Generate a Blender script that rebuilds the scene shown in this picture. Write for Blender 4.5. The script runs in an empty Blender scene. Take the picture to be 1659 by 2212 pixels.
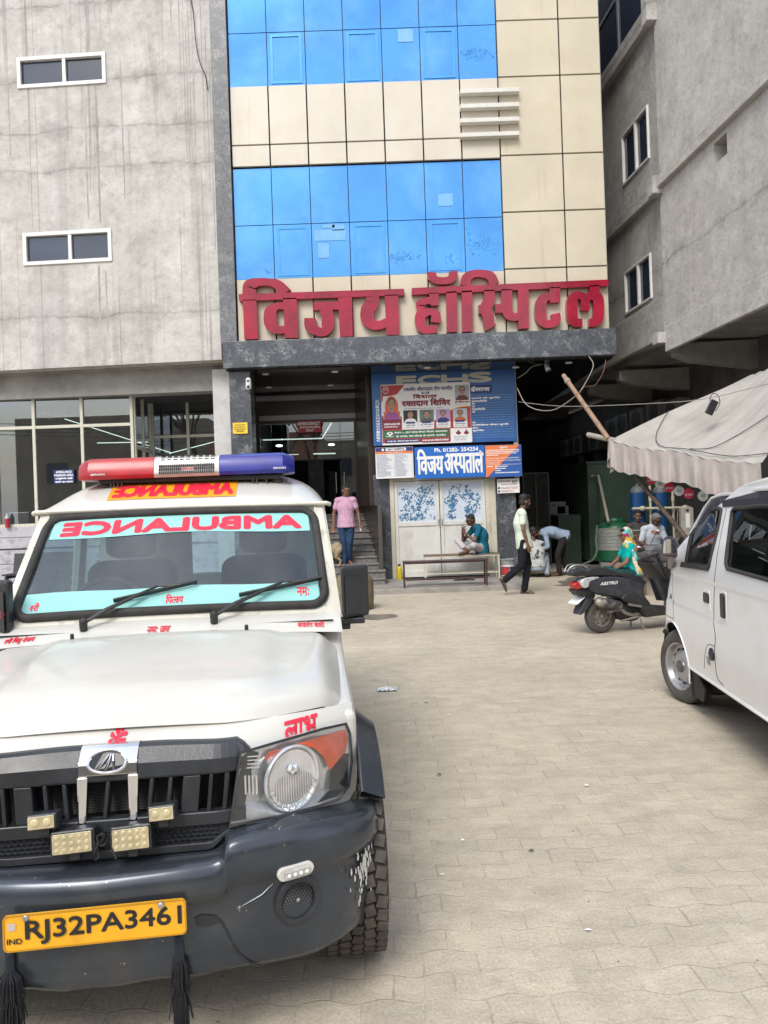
import bpy, bmesh, math, random
from mathutils import Vector, Matrix, noise
random.seed(7)
SC = bpy.context.scene
COL = SC.collection
R = math.radians
# ---------------------------------------------------------------- camera, sky, sun, exposure
ROLL = 0.0349
CAM_Z, FPX = 1.55, 1600.0
cd = bpy.data.cameras.new('camera'); cam = bpy.data.objects.new('camera', cd); COL.objects.link(cam)
cam.location = (0, 0, CAM_Z); cam.rotation_euler = (R(90), ROLL, 0)
cd.sensor_fit = 'VERTICAL'; cd.sensor_height = 36.0; cd.lens = 36.0*FPX/2212; cd.clip_start = 0.05; cd.clip_end = 1000
SC.camera = cam
SUN_EL, SUN_AZ = 48, 200           # azimuth clockwise from +Y
W = bpy.data.worlds.new("World"); SC.world = W; W.use_nodes = True
wt = W.node_tree; wn = wt.nodes; wl = wt.links
bg = wn['Background']; bg.inputs[1].default_value = 0.125
sky = wn.new('ShaderNodeTexSky'); sky.sky_type = 'NISHITA'; sky.sun_disc = False
sky.sun_elevation = R(SUN_EL); sky.sun_rotation = R(SUN_AZ); sky.air_density = 1.4; sky.dust_density = 3.0
tc = wn.new('ShaderNodeTexCoord')
mp = wn.new('ShaderNodeMapping'); mp.inputs['Scale'].default_value = (1, 1, 2.6)
wl.new(tc.outputs['Generated'], mp.inputs[0])
cn = wn.new('ShaderNodeTexNoise'); cn.inputs['Scale'].default_value = 2.3; cn.inputs['Detail'].default_value = 9; cn.inputs['Roughness'].default_value = 0.56
wl.new(mp.outputs[0], cn.inputs['Vector'])
cr = wn.new('ShaderNodeValToRGB'); cr.color_ramp.elements[0].position = 0.34; cr.color_ramp.elements[1].position = 0.60
wl.new(cn.outputs[0], cr.inputs[0])
cn2 = wn.new('ShaderNodeTexNoise'); cn2.inputs['Scale'].default_value = 5; cn2.inputs['Detail'].default_value = 8
wl.new(mp.outputs[0], cn2.inputs['Vector'])
cc = wn.new('ShaderNodeValToRGB'); cc.color_ramp.elements[0].color = (4.6, 5.1, 6.0, 1); cc.color_ramp.elements[1].color = (10, 10.4, 11.2, 1)
cc.color_ramp.elements[0].position = 0.3; cc.color_ramp.elements[1].position = 0.7
wl.new(cn2.outputs[0], cc.inputs[0])
mx = wn.new('ShaderNodeMixRGB'); wl.new(cr.outputs[0], mx.inputs[0]); wl.new(sky.outputs[0], mx.inputs[1]); wl.new(cc.outputs[0], mx.inputs[2])
wl.new(mx.outputs[0], bg.inputs[0])
sl = bpy.data.lights.new('sun', 'SUN'); sl.energy = 1.5; sl.angle = R(24); sl.color = (1, 0.97, 0.93)
so = bpy.data.objects.new('sun', sl); COL.objects.link(so)
sd = Vector((math.sin(R(SUN_AZ))*math.cos(R(SUN_EL)), math.cos(R(SUN_AZ))*math.cos(R(SUN_EL)), math.sin(R(SUN_EL))))
so.rotation_euler = (-sd).to_track_quat('-Z', 'Y').to_euler(); so.location = sd*40
SC.view_settings.view_transform = 'Standard'; SC.view_settings.look = 'None'; SC.view_settings.gamma = 1
SC.view_settings.exposure = 0.68
SC.cycles.max_bounces = 7; SC.cycles.transparent_max_bounces = 12; SC.cycles.caustics_reflective = False; SC.cycles.caustics_refractive = False
SC.cycles.use_denoising = True

# ---------------------------------------------------------------- helpers
def ab(px, py):
    u = (px-829.5)/FPX; v = (1106-py)/FPX
    return u+0.035*v, v-0.035*u
def at(px, py, Y):
    a, b = ab(px, py); return Vector((a*Y, Y, CAM_Z+b*Y))
def ground(px, py, z=0.0):
    a, b = ab(px, py); Y = (z-CAM_Z)/b; return Vector((a*Y, Y, z))

EM = {}
def tag(o, label=None, cat=None, group=None, kind=None):
    if label: o['label'] = label
    if cat: o['category'] = cat
    if group: o['group'] = group
    if kind: o['kind'] = kind
    return o
def thing(name, label, cat, loc=(0, 0, 0), rz=0.0, group=None):
    o = bpy.data.objects.new(name, None); COL.objects.link(o); o.empty_display_size = 0.2
    o.location = loc; o.rotation_euler = (0, 0, rz)
    EM[o.name] = (Matrix.Translation(Vector(loc)) @ Matrix.Rotation(rz, 4, 'Z')).inverted()
    return tag(o, label, cat, group)

class MB:
    def __init__(s): s.v = []; s.f = []; s.mi = []; s.m = 0; s.X = None
    def add(s, vs, fs):
        n = len(s.v)
        s.v += [(s.X @ Vector(p)) if s.X else Vector(p) for p in vs]
        s.f += [[i+n for i in f] for f in fs]; s.mi += [s.m]*len(fs); return s
    def box(s, c, d, M=None):
        x, y, z = d[0]/2, d[1]/2, d[2]/2
        vs = [Vector((i*x, j*y, k*z)) for k in (-1, 1) for j in (-1, 1) for i in (-1, 1)]
        if M: vs = [M @ p for p in vs]
        vs = [p+Vector(c) for p in vs]
        return s.add(vs, [[0, 2, 3, 1], [4, 5, 7, 6], [0, 1, 5, 4], [2, 6, 7, 3], [0, 4, 6, 2], [1, 3, 7, 5]])
    def b2(s, lo, hi):
        return s.box([(a+b)/2 for a, b in zip(lo, hi)], [abs(b-a) for a, b in zip(lo, hi)])
    def quad(s, *p): return s.add(p, [list(range(len(p)))])
    def slab(s, pts, off):
        """closed polygon pts (3D) extruded by vector off"""
        n = len(pts); off = Vector(off); P = [Vector(p) for p in pts]
        fs = [list(range(n))[::-1], list(range(n, 2*n))]+[[i, (i+1) % n, n+(i+1) % n, n+i] for i in range(n)]
        return s.add(P+[p+off for p in P], fs)
    def frame(s, outer, inner, off):
        """ring between two equal-length loops, extruded"""
        n = len(outer); off = Vector(off); O = [Vector(p) for p in outer]; I = [Vector(p) for p in inner]
        vs = O+I+[p+off for p in O]+[p+off for p in I]; fs = []
        for i in range(n):
            j = (i+1) % n
            fs += [[i, j, n+j, n+i], [2*n+i, 3*n+i, 3*n+j, 2*n+j], [i, 2*n+i, 2*n+j, j], [n+i, n+j, 3*n+j, 3*n+i]]
        return s.add(vs, fs)
    def tube(s, pts, r, n=8, cap=True, closed=False):
        P = [Vector(p) for p in pts]; N = len(P); rr = r if isinstance(r, (list, tuple)) else [r]*N
        vs = []; fs = []; prev = None
        for i in range(N):
            if closed: t = P[(i+1) % N]-P[i-1]
            else: t = P[min(i+1, N-1)]-P[max(i-1, 0)]
            t = t.normalized() if t.length > 1e-9 else Vector((0, 0, 1))
            if prev is None:
                a = Vector((0, 0, 1)) if abs(t.z) < 0.9 else Vector((1, 0, 0)); prev = t.cross(a).normalized()
            u = (prev-t*prev.dot(t)); u = u.normalized() if u.length > 1e-6 else t.orthogonal().normalized()
            prev = u; w = t.cross(u)
            for k in range(n):
                g = 2*math.pi*k/n; vs.append(P[i]+(u*math.cos(g)+w*math.sin(g))*rr[i])
        M = N if closed else N-1
        for i in range(M):
            j = (i+1) % N
            for k in range(n): fs.append([i*n+k, i*n+(k+1) % n, j*n+(k+1) % n, j*n+k])
        if cap and not closed: fs += [list(range(n))[::-1], list(range((N-1)*n, N*n))]
        return s.add(vs, fs)
    def lathe(s, prof, n=24, M=None, cap=True):
        vs = []; fs = []; K = len(prof)
        for r, z in prof:
            for k in range(n):
                g = 2*math.pi*k/n; p = Vector((r*math.cos(g), r*math.sin(g), z)); vs.append(M @ p if M else p)
        for i in range(K-1):
            for k in range(n): fs.append([i*n+k, i*n+(k+1) % n, (i+1)*n+(k+1) % n, (i+1)*n+k])
        if cap: fs += [list(range(n))[::-1], list(range((K-1)*n, K*n))]
        return s.add(vs, fs)
    def grid(s, fn, nu, nv, skip=None):
        vs = [fn(i/nu, j/nv) for j in range(nv+1) for i in range(nu+1)]; fs = []
        for j in range(nv):
            for i in range(nu):
                if skip and skip((i+.5)/nu, (j+.5)/nv): continue
                a = j*(nu+1)+i; fs.append([a, a+1, a+nu+2, a+nu+1])
        return s.add(vs, fs)
    def ell(s, c, r, M=None, nu=16, nv=10):
        vs = []; fs = []
        for j in range(nv+1):
            ph = math.pi*j/nv
            for i in range(nu):
                th = 2*math.pi*i/nu
                p = Vector((r[0]*math.sin(ph)*math.cos(th), r[1]*math.sin(ph)*math.sin(th), r[2]*math.cos(ph)))
                vs.append((M @ p if M else p)+Vector(c))
        for j in range(nv):
            for i in range(nu): fs.append([j*nu+i, (j+1)*nu+i, (j+1)*nu+(i+1) % nu, j*nu+(i+1) % nu])
        return s.add(vs, fs)
    def cap(s, a, b, ra, rb, n=12):
        a = Vector(a); b = Vector(b); d = (b-a); L = d.length or 1e-6; d = d/L; P = []; r = []
        for k in range(4): g = math.pi/2*(k/4); P.append(a-d*ra*math.cos(g)); r.append(max(ra*math.sin(g), 1e-4))
        P.append(a); r.append(ra); P.append(b); r.append(rb)
        for k in range(1, 5): g = math.pi/2*(k/4); P.append(b+d*rb*math.sin(g)); r.append(max(rb*math.cos(g), 1e-4))
        return s.tube(P, r, n)
    def ribbon(s, pts, w, fn, d0, d1):
        """thick 2D polyline (mitred) mapped by fn(x,y,d)"""
        P = [Vector((p[0], p[1])) for p in pts]; N = len(P); ws = w if isinstance(w, (list, tuple)) else [w]*N
        Lf = []; Rt = []
        for i in range(N):
            d0_ = (P[i]-P[i-1]).normalized() if i > 0 else None; d1_ = (P[i+1]-P[i]).normalized() if i < N-1 else None
            if d0_ is None: t = d1_; k = 1
            elif d1_ is None: t = d0_; k = 1
            else:
                t = (d0_+d1_); t = t.normalized() if t.length > 1e-6 else d0_; k = 1/max(0.45, t.dot(d0_))
            n = Vector((-t.y, t.x))*ws[i]/2*k
            Lf.append(P[i]+n); Rt.append(P[i]-n)
        vs = [fn(p.x, p.y, d) for d in (d0, d1) for q in (Lf, Rt) for p in q]; fs = []
        for i in range(N-1):
            fs += [[i, i+1, N+i+1, N+i], [2*N+i, 3*N+i, 3*N+i+1, 2*N+i+1], [i, 2*N+i, 2*N+i+1, i+1], [N+i, N+i+1, 3*N+i+1, 3*N+i]]
        fs += [[0, N, 3*N, 2*N], [N-1, 3*N-1, 4*N-1, 2*N-1]]
        return s.add(vs, fs)
    def poly(s, pts, fn, d0, d1=None):
        if d1 is None: return s.add([fn(x, y, d0) for x, y in pts], [list(range(len(pts)))])
        n = len(pts); vs = [fn(x, y, d0) for x, y in pts]+[fn(x, y, d1) for x, y in pts]
        return s.add(vs, [list(range(n))[::-1], list(range(n, 2*n))]+[[i, (i+1) % n, n+(i+1) % n, n+i] for i in range(n)])
    def text(s, txt, fn, x0, x1, y0, y1, bold=0.0, d=0.0, keep=False, flip=False, align='C'):
        """text fitted in the rectangle x0..x1, y0..y1 of fn(x,y,d); bold = share of the height"""
        tv, tf = glyphs(txt)
        if not tv: return s
        xs = [p[0] for p in tv]; ys = [p[1] for p in tv]; ax, bx, ay, by = min(xs), max(xs), min(ys), max(ys)
        bo = bold*(y1-y0)/2
        sx = (x1-x0-2*bo*math.copysign(1, x1-x0))/(bx-ax); sy = (y1-y0-2*bo)/max(by-ay, 1e-6)
        ox = x0+bo
        if keep:
            k = min(abs(sx), abs(sy)); ext = (bx-ax)*k
            ox = {'L': x0+bo, 'C': (x0+x1)/2-ext/2, 'R': x1-bo-ext}[align]; sx = sy = k
        offs = [(0, 0)]+([(bo*math.cos(g*math.pi/4), bo*math.sin(g*math.pi/4)) for g in range(8)] if bo else [])
        for i, (dx, dy) in enumerate(offs):
            vs = []
            for p in tv:
                X = ox+(p[0]-ax)*sx+dx; Y = y0+bo+(p[1]-ay)*sy+dy
                if flip: X = x0+x1-X
                vs.append(fn(X, Y, d+i*0.00012))
            s.add(vs, tf)
        return s
    def mesh(s, name, mats=(), recalc=True):
        me = bpy.data.meshes.new(name); me.from_pydata(s.v, [], s.f)
        for m in mats: me.materials.append(m)
        if len(mats) > 1: me.polygons.foreach_set('material_index', s.mi)
        if recalc:
            b = bmesh.new(); b.from_mesh(me); bmesh.ops.recalc_face_normals(b, faces=b.faces[:]); b.to_mesh(me); b.free()
        return me
    def build(s, name, mats, parent=None, world=False, smooth=None, bevel=0, seg=2, recalc=True):
        if not isinstance(mats, (list, tuple)): mats = [mats]
        if parent is not None and world:
            I = EM[parent.name]; s.v = [I @ p for p in s.v]
        return link(name, s.mesh(name, mats, recalc), parent, smooth, bevel, seg)
def link(name, me, parent=None, smooth=None, bevel=0, seg=2):
    if smooth is not None:
        me.shade_smooth(); me.set_sharp_from_angle(angle=R(smooth))
    o = bpy.data.objects.new(name, me); COL.objects.link(o)
    if parent is not None: o.parent = parent
    if bevel:
        b = o.modifiers.new('bevel', 'BEVEL'); b.width = bevel; b.segments = seg; b.limit_method = 'ANGLE'; b.angle_limit = R(35)
    return o
def baked(me, setup):
    o = bpy.data.objects.new('tmp', me); COL.objects.link(o); setup(o)
    dg = bpy.context.evaluated_depsgraph_get(); r = bpy.data.meshes.new_from_object(o.evaluated_get(dg), depsgraph=dg)
    bpy.data.objects.remove(o); return r
def fused(mb, name, voxel, mat, parent=None, smooth_it=3, dis=0, dsc=8, world=False):
    """union of overlapping closed shapes as one continuous surface"""
    if parent is not None and world:
        I = EM[parent.name]; mb.v = [I @ p for p in mb.v]
    me = mb.mesh(name)
    def setup(o):
        r = o.modifiers.new('r', 'REMESH'); r.mode = 'VOXEL'; r.voxel_size = voxel
        q = o.modifiers.new('s', 'SMOOTH'); q.iterations = smooth_it; q.factor = 0.5
    rm = baked(me, setup)
    if dis:
        rm.calc_loop_triangles()
        nn = [v.normal.copy() for v in rm.vertices]
        for v, n in zip(rm.vertices, nn):
            p = v.co; v.co = p+n*dis*(noise.noise(Vector((p.x*dsc, p.y*dsc, p.z*dsc*0.6)))+0.5*noise.noise(p*dsc*2.3))
    rm.materials.clear()
    for m in (mat if isinstance(mat, (list, tuple)) else [mat]): rm.materials.append(m)
    return link(name, rm, parent, 180)
def cut(me, cutters, solver='EXACT'):
    """boolean difference: mesh minus list of MB"""
    cs = []
    for c in cutters:
        co = bpy.data.objects.new('cutter', c.mesh('cutter')); COL.objects.link(co); cs.append(co)
    def setup(o):
        for c in cs:
            b = o.modifiers.new('b', 'BOOLEAN'); b.operation = 'DIFFERENCE'; b.object = c; b.solver = solver
    r = baked(me, setup)
    for c in cs: bpy.data.objects.remove(c)
    return r
_gc = {}
def _raw(txt):
    if txt in _gc: return _gc[txt]
    f = bpy.data.curves.new('f', 'FONT'); f.body = txt; f.resolution_u = 3
    o = bpy.data.objects.new('f', f); COL.objects.link(o)
    dg = bpy.context.evaluated_depsgraph_get(); me = bpy.data.meshes.new_from_object(o.evaluated_get(dg), depsgraph=dg)
    v = [(p.co.x, p.co.y) for p in me.vertices]; fc = [list(p.vertices) for p in me.polygons]
    bpy.data.objects.remove(o); bpy.data.curves.remove(f); bpy.data.meshes.remove(me)
    _gc[txt] = (v, fc); return v, fc
def _clip(v, f, x):
    b = bmesh.new(); vs = [b.verts.new((p[0], p[1], 0)) for p in v]
    for q in f:
        try: b.faces.new([vs[i] for i in q])
        except ValueError: pass
    bmesh.ops.bisect_plane(b, geom=b.verts[:]+b.edges[:]+b.faces[:], plane_co=(x, 0, 0), plane_no=(1, 0, 0), clear_outer=True)
    b.verts.index_update()
    r = [(p.co.x, p.co.y) for p in b.verts], [[p.index for p in q.verts] for q in b.faces]; b.free(); return r
def glyphs(txt):
    """'~' after a letter makes its half form (stem cut away); '\u093f' is typed before its letter"""
    if '~' not in txt: return _raw(txt)
    V = []; F = []; x = 0; parts = txt.split('~')
    for i, p in enumerate(parts):
        head, half = (p[:-1], p[-1]) if i < len(parts)-1 else (p, '')
        for t, h in ((head, 0), (half, 1)):
            if not t: continue
            lead = len(t)-len(t.lstrip(' ')); x += 0.25*lead; t2 = t.strip()
            if t2:
                v, f = _raw(t2); w = max(q[0] for q in v)
                if h: v, f = _clip(v, f, w*0.70); w = w*0.70
                n = len(V); V += [(q[0]+x, q[1]) for q in v]; F += [[k+n for k in g] for g in f]; x += w
            x += 0.25*(len(t)-len(t.rstrip(' '))) if t2 else 0
    return V, F
def smooth_pts(P, k=4, closed=False):
    """Catmull-Rom samples"""
    P = [Vector(p) for p in P]; N = len(P); out = []
    for i in range(N if closed else N-1):
        g = (lambda j: P[j % N]) if closed else (lambda j: P[max(0, min(N-1, j))])
        a, b, c, d = g(i-1), g(i), g(i+1), g(i+2)
        for s in range(k):
            t = s/k; out.append(0.5*((2*b)+(c-a)*t+(2*a-5*b+4*c-d)*t*t+(3*b-a-3*c+d)*t**3))
    if not closed: out.append(P[-1])
    return out
def lerp(a, b, t): return a+(b-a)*t
def copy_tree(o, parent=None):
    c = o.copy(); COL.objects.link(c)
    if parent is not None: c.parent = parent
    for ch in list(o.children): copy_tree(ch, c)
    return c

# ---------------------------------------------------------------- materials
def M(name, col, rough=0.6, metal=0.0, var=0.08, vs=6.0, bump=0.0, bs=60.0, spec=0.5, coat=0.0, col2=None, emit=None, es=1.0, detail=5, coord='Object', stretch=(1, 1, 1), rvar=0.0, pos=(0.35, 0.65)):
    m = bpy.data.materials.new(name); m.use_nodes = True; t = m.node_tree; n = t.nodes; l = t.links
    p = n['Principled BSDF']; p.inputs['Roughness'].default_value = rough; p.inputs['Metallic'].default_value = metal
    p.inputs['Specular IOR Level'].default_value = spec; p.inputs['Coat Weight'].default_value = coat; p.inputs['Coat Roughness'].default_value = 0.06
    c = tuple(col)
    if emit: p.inputs['Emission Color'].default_value = (*emit, 1); p.inputs['Emission Strength'].default_value = es
    tc = n.new('ShaderNodeTexCoord'); mp = n.new('ShaderNodeMapping'); mp.inputs['Scale'].default_value = stretch; l.new(tc.outputs[coord], mp.inputs[0])
    if var or col2:
        nz = n.new('ShaderNodeTexNoise'); nz.inputs['Scale'].default_value = vs; nz.inputs['Detail'].default_value = detail; nz.inputs['Roughness'].default_value = 0.6; l.new(mp.outputs[0], nz.inputs['Vector'])
        r = n.new('ShaderNodeValToRGB'); e = r.color_ramp.elements; e[0].position, e[1].position = pos
        a = c if col2 else tuple(x*(1-var) for x in c); b = tuple(col2) if col2 else tuple(min(1, x*(1+var)) for x in c)
        e[0].color = (*a, 1); e[1].color = (*b, 1); l.new(nz.outputs[0], r.inputs[0]); l.new(r.outputs[0], p.inputs['Base Color'])
        if rvar:
            mr = n.new('ShaderNodeMapRange'); mr.inputs[3].default_value = max(0.02, rough-rvar); mr.inputs[4].default_value = min(1, rough+rvar); l.new(nz.outputs[0], mr.inputs[0]); l.new(mr.outputs[0], p.inputs['Roughness'])
    else: p.inputs['Base Color'].default_value = (*c, 1)
    if bump:
        bz = n.new('ShaderNodeTexNoise'); bz.inputs['Scale'].default_value = bs; bz.inputs['Detail'].default_value = 4; l.new(mp.outputs[0], bz.inputs['Vector'])
        bp = n.new('ShaderNodeBump'); bp.inputs['Strength'].default_value = bump; bp.inputs['Distance'].default_value = 0.02; l.new(bz.outputs[0], bp.inputs['Height']); l.new(bp.outputs[0], p.inputs['Normal'])
    return m
def nd(m, kind, **kw):
    x = m.node_tree.nodes.new(kind)
    for k, v in kw.items():
        if k[0] == 'i' and k[1:].isdigit(): x.inputs[int(k[1:])].default_value = v
        else: setattr(x, k, v)
    return x
def add_dirt(m, col, scale=3.0, lo=0.5, hi=0.7, amt=0.6, stretch=(1, 1, 1), detail=8):
    """mix a second colour over the base colour by a noise mask"""
    t = m.node_tree; p = t.nodes['Principled BSDF']; src = p.inputs['Base Color']
    mixn = nd(m, 'ShaderNodeMixRGB'); mixn.inputs[2].default_value = (*col, 1)
    if src.links: t.links.new(src.links[0].from_socket, mixn.inputs[1])
    else: mixn.inputs[1].default_value = src.default_value
    tc = nd(m, 'ShaderNodeTexCoord'); mp = nd(m, 'ShaderNodeMapping'); mp.inputs['Scale'].default_value = stretch; t.links.new(tc.outputs['Object'], mp.inputs[0])
    mp.inputs['Location'].default_value = (scale*3.7, scale*1.3, 0)
    nz = nd(m, 'ShaderNodeTexNoise'); nz.inputs['Scale'].default_value = scale; nz.inputs['Detail'].default_value = detail; nz.inputs['Roughness'].default_value = 0.65; t.links.new(mp.outputs[0], nz.inputs['Vector'])
    mr = nd(m, 'ShaderNodeMapRange'); mr.inputs[1].default_value = lo; mr.inputs[2].default_value = hi; mr.inputs[4].default_value = amt
    t.links.new(nz.outputs[0], mr.inputs[0]); t.links.new(mr.outputs[0], mixn.inputs[0]); t.links.new(mixn.outputs[0], src)
    return m
def glass_mat(name, tint=(0.8, 0.9, 0.9), refl=0.12, rough=0.02, dark=1.0):
    """thin pane: see-through with a fresnel reflection"""
    m = bpy.data.materials.new(name); m.use_nodes = True; t = m.node_tree; n = t.nodes; l = t.links; n.remove(n['Principled BSDF'])
    o = n['Material Output']; tr = n.new('ShaderNodeBsdfTransparent'); tr.inputs[0].default_value = (*[x*dark for x in tint], 1)
    gl = n.new('ShaderNodeBsdfGlossy'); gl.inputs['Roughness'].default_value = rough; gl.inputs[0].default_value = (0.95, 0.97, 1, 1)
    lw = n.new('ShaderNodeLayerWeight'); lw.inputs[0].default_value = 0.5
    pw_ = n.new('ShaderNodeMath'); pw_.operation = 'POWER'; pw_.inputs[1].default_value = 4.0; l.new(lw.outputs['Facing'], pw_.inputs[0])
    ad = n.new('ShaderNodeMath'); ad.operation = 'ADD'; ad.use_clamp = True; ad.inputs[1].default_value = refl+0.04; l.new(pw_.outputs[0], ad.inputs[0])
    mx = n.new('ShaderNodeMixShader'); l.new(ad.outputs[0], mx.inputs[0]); l.new(tr.outputs[0], mx.inputs[1]); l.new(gl.outputs[0], mx.inputs[2]); l.new(mx.outputs[0], o.inputs[0])
    return m
white_letter = M('white_letter', (0.72, 0.72, 0.72), 0.5, var=0.04)
red_letter = M('red_letter', (0.62, 0.02, 0.03), 0.45, var=0.06)
black_letter = M('black_letter', (0.015, 0.015, 0.02), 0.5, var=0)
dark_void = M('dark_interior', (0.018, 0.019, 0.021), 0.8, var=0.3, vs=1)
lamp_white = M('lamp_white', (0.9, 0.9, 0.9), emit=(1, 0.97, 0.9), es=6, var=0)
lamp_strip = M('lamp_strip', (0.9, 0.9, 0.9), emit=(0.9, 1, 0.92), es=1.3, var=0)
black_plastic = M('black_plastic', (0.022, 0.023, 0.026), 0.42, var=0.25, vs=9, bump=0.05, bs=200, rvar=0.12)
rubber = M('rubber', (0.03, 0.029, 0.027), 0.75, var=0.25, vs=14, bump=0.1, bs=90)
steel = M('steel', (0.5, 0.5, 0.5), 0.35, 0.9, var=0.2, vs=12, rvar=0.12)
chrome = M('chrome', (0.8, 0.8, 0.82), 0.08, 1.0, var=0.04)
wire_black = M('wire_black', (0.02, 0.02, 0.02), 0.5, var=0)
skin_dark = M('skin_dark', (0.11, 0.055, 0.034), 0.5, var=0.15, vs=20)
skin_mid = M('skin_mid', (0.19, 0.095, 0.06), 0.5, var=0.12, vs=20)
hair_black = M('hair_black', (0.012, 0.011, 0.011), 0.55, var=0.3, vs=40, bump=0.3, bs=120)
concrete_plain = add_dirt(M('concrete_plain', (0.27, 0.262, 0.25), 0.85, var=0.2, vs=1.7, bump=0.25, bs=14, detail=8), (0.17, 0.165, 0.155), 2.2, 0.48, 0.72, 0.6)
cream_paint = add_dirt(M('cream_paint', (0.55, 0.52, 0.42), 0.5, var=0.08, vs=3), (0.28, 0.25, 0.19), 4, 0.55, 0.8, 0.6)
# ================================================================ setting materials
def paving():
    m = bpy.data.materials.new('dusty_pavers'); m.use_nodes = True; t = m.node_tree; l = t.links; p = t.nodes['Principled BSDF']; p.inputs['Roughness'].default_value = 0.9; p.inputs['Specular IOR Level'].default_value = 0.25
    tc = nd(m, 'ShaderNodeTexCoord')
    sx = nd(m, 'ShaderNodeSeparateXYZ'); l.new(tc.outputs['Object'], sx.inputs[0])
    # interlocking blocks: rows with gently waved long edges
    a1 = nd(m, 'ShaderNodeMath', operation='MULTIPLY'); a1.inputs[1].default_value = 2*math.pi/0.2; l.new(sx.outputs[0], a1.inputs[0])
    a2 = nd(m, 'ShaderNodeMath', operation='SINE'); l.new(a1.outputs[0], a2.inputs[0])
    ay = nd(m, 'ShaderNodeMath', operation='MULTIPLY_ADD'); ay.inputs[1].default_value = 0.011; l.new(a2.outputs[0], ay.inputs[0]); l.new(sx.outputs[1], ay.inputs[2])
    wob = nd(m, 'ShaderNodeTexNoise'); wob.inputs['Scale'].default_value = 2.2; wob.inputs['Detail'].default_value = 3; l.new(tc.outputs['Object'], wob.inputs['Vector'])
    ws0 = nd(m, 'ShaderNodeSeparateXYZ'); l.new(wob.outputs['Color'], ws0.inputs[0])
    ax = nd(m, 'ShaderNodeMath', operation='MULTIPLY_ADD'); ax.inputs[1].default_value = 0.05; l.new(ws0.outputs[0], ax.inputs[0]); l.new(sx.outputs[0], ax.inputs[2])
    ay2 = nd(m, 'ShaderNodeMath', operation='MULTIPLY_ADD'); ay2.inputs[1].default_value = 0.05; l.new(ws0.outputs[1], ay2.inputs[0]); l.new(ay.outputs[0], ay2.inputs[2])
    cb = nd(m, 'ShaderNodeCombineXYZ'); l.new(ax.outputs[0], cb.inputs[0]); l.new(ay2.outputs[0], cb.inputs[1])
    br = nd(m, 'ShaderNodeTexBrick'); br.inputs['Scale'].default_value = 1; br.inputs['Brick Width'].default_value = 0.2; br.inputs['Row Height'].default_value = 0.125; br.inputs['Mortar Size'].default_value = 0.0045; br.inputs['Mortar Smooth'].default_value = 0.5; br.inputs['Bias'].default_value = -0.1
    br.inputs['Color1'].default_value = (0.42, 0.42, 0.42, 1); br.inputs['Color2'].default_value = (0.6, 0.6, 0.6, 1); br.inputs['Mortar'].default_value = (0.5, 0.5, 0.5, 1)
    l.new(cb.outputs[0], br.inputs['Vector'])
    def nz(s, det=8, ro=0.6, st=(1, 1, 1)):
        mp = nd(m, 'ShaderNodeMapping'); mp.inputs['Scale'].default_value = st; l.new(tc.outputs['Object'], mp.inputs[0])
        n = nd(m, 'ShaderNodeTexNoise'); n.inputs['Scale'].default_value = s; n.inputs['Detail'].default_value = det; n.inputs['Roughness'].default_value = ro; l.new(mp.outputs[0], n.inputs['Vector']); return n.outputs[0]
    big = nd(m, 'ShaderNodeValToRGB'); e = big.color_ramp.elements; e[0].position = 0.3; e[0].color = (0.40, 0.352, 0.278, 1); e[1].position = 0.72; e[1].color = (0.54, 0.473, 0.37, 1); l.new(nz(0.55, 10, 0.62), big.inputs[0])
    gp = nd(m, 'ShaderNodeMapRange'); gp.inputs[1].default_value = 0.48; gp.inputs[2].default_value = 0.66; gp.inputs[4].default_value = 0.65; l.new(nz(1.7, 9, 0.72), gp.inputs[0])
    gx_ = nd(m, 'ShaderNodeMixRGB'); gx_.inputs[2].default_value = (0.39, 0.358, 0.298, 1); l.new(gp.outputs[0], gx_.inputs[0]); l.new(big.outputs[0], gx_.inputs[1]); big = gx_
    # block to block tone, weakened under the dust
    v = nd(m, 'ShaderNodeMixRGB', blend_type='OVERLAY'); v.inputs[0].default_value = 0.22; l.new(big.outputs[0], v.inputs[1]); l.new(br.outputs['Color'], v.inputs[2])
    # joints show in patches only
    jm = nd(m, 'ShaderNodeMapRange'); jm.inputs[1].default_value = 0.47; jm.inputs[2].default_value = 0.64; jm.inputs[3].default_value = 0.10; jm.inputs[4].default_value = 0.52; l.new(nz(2.6, 9, 0.75), jm.inputs[0])
    jf = nd(m, 'ShaderNodeMath', operation='MULTIPLY'); l.new(br.outputs['Fac'], jf.inputs[0]); l.new(jm.outputs[0], jf.inputs[1])
    j = nd(m, 'ShaderNodeMixRGB'); j.inputs[2].default_value = (0.215, 0.19, 0.155, 1); l.new(jf.outputs[0], j.inputs[0]); l.new(v.outputs[0], j.inputs[1])
    # fine grit and a few dark specks
    gm = nd(m, 'ShaderNodeMapRange'); gm.inputs[1].default_value = 0.3; gm.inputs[2].default_value = 0.7; gm.inputs[3].default_value = 0.8; gm.inputs[4].default_value = 1.2; l.new(nz(95, 4, 0.7), gm.inputs[0])
    g = nd(m, 'ShaderNodeMixRGB', blend_type='MULTIPLY'); g.inputs[0].default_value = 1; l.new(j.outputs[0], g.inputs[1]); l.new(gm.outputs[0], g.inputs[2])
    st = nd(m, 'ShaderNodeMapRange'); st.inputs[1].default_value = 0.6; st.inputs[2].default_value = 0.75; st.inputs[4].default_value = 0.4; l.new(nz(2.3, 7, 0.7), st.inputs[0])
    s2 = nd(m, 'ShaderNodeMixRGB'); s2.inputs[2].default_value = (0.16, 0.14, 0.12, 1); l.new(st.outputs[0], s2.inputs[0]); l.new(g.outputs[0], s2.inputs[1])
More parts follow.
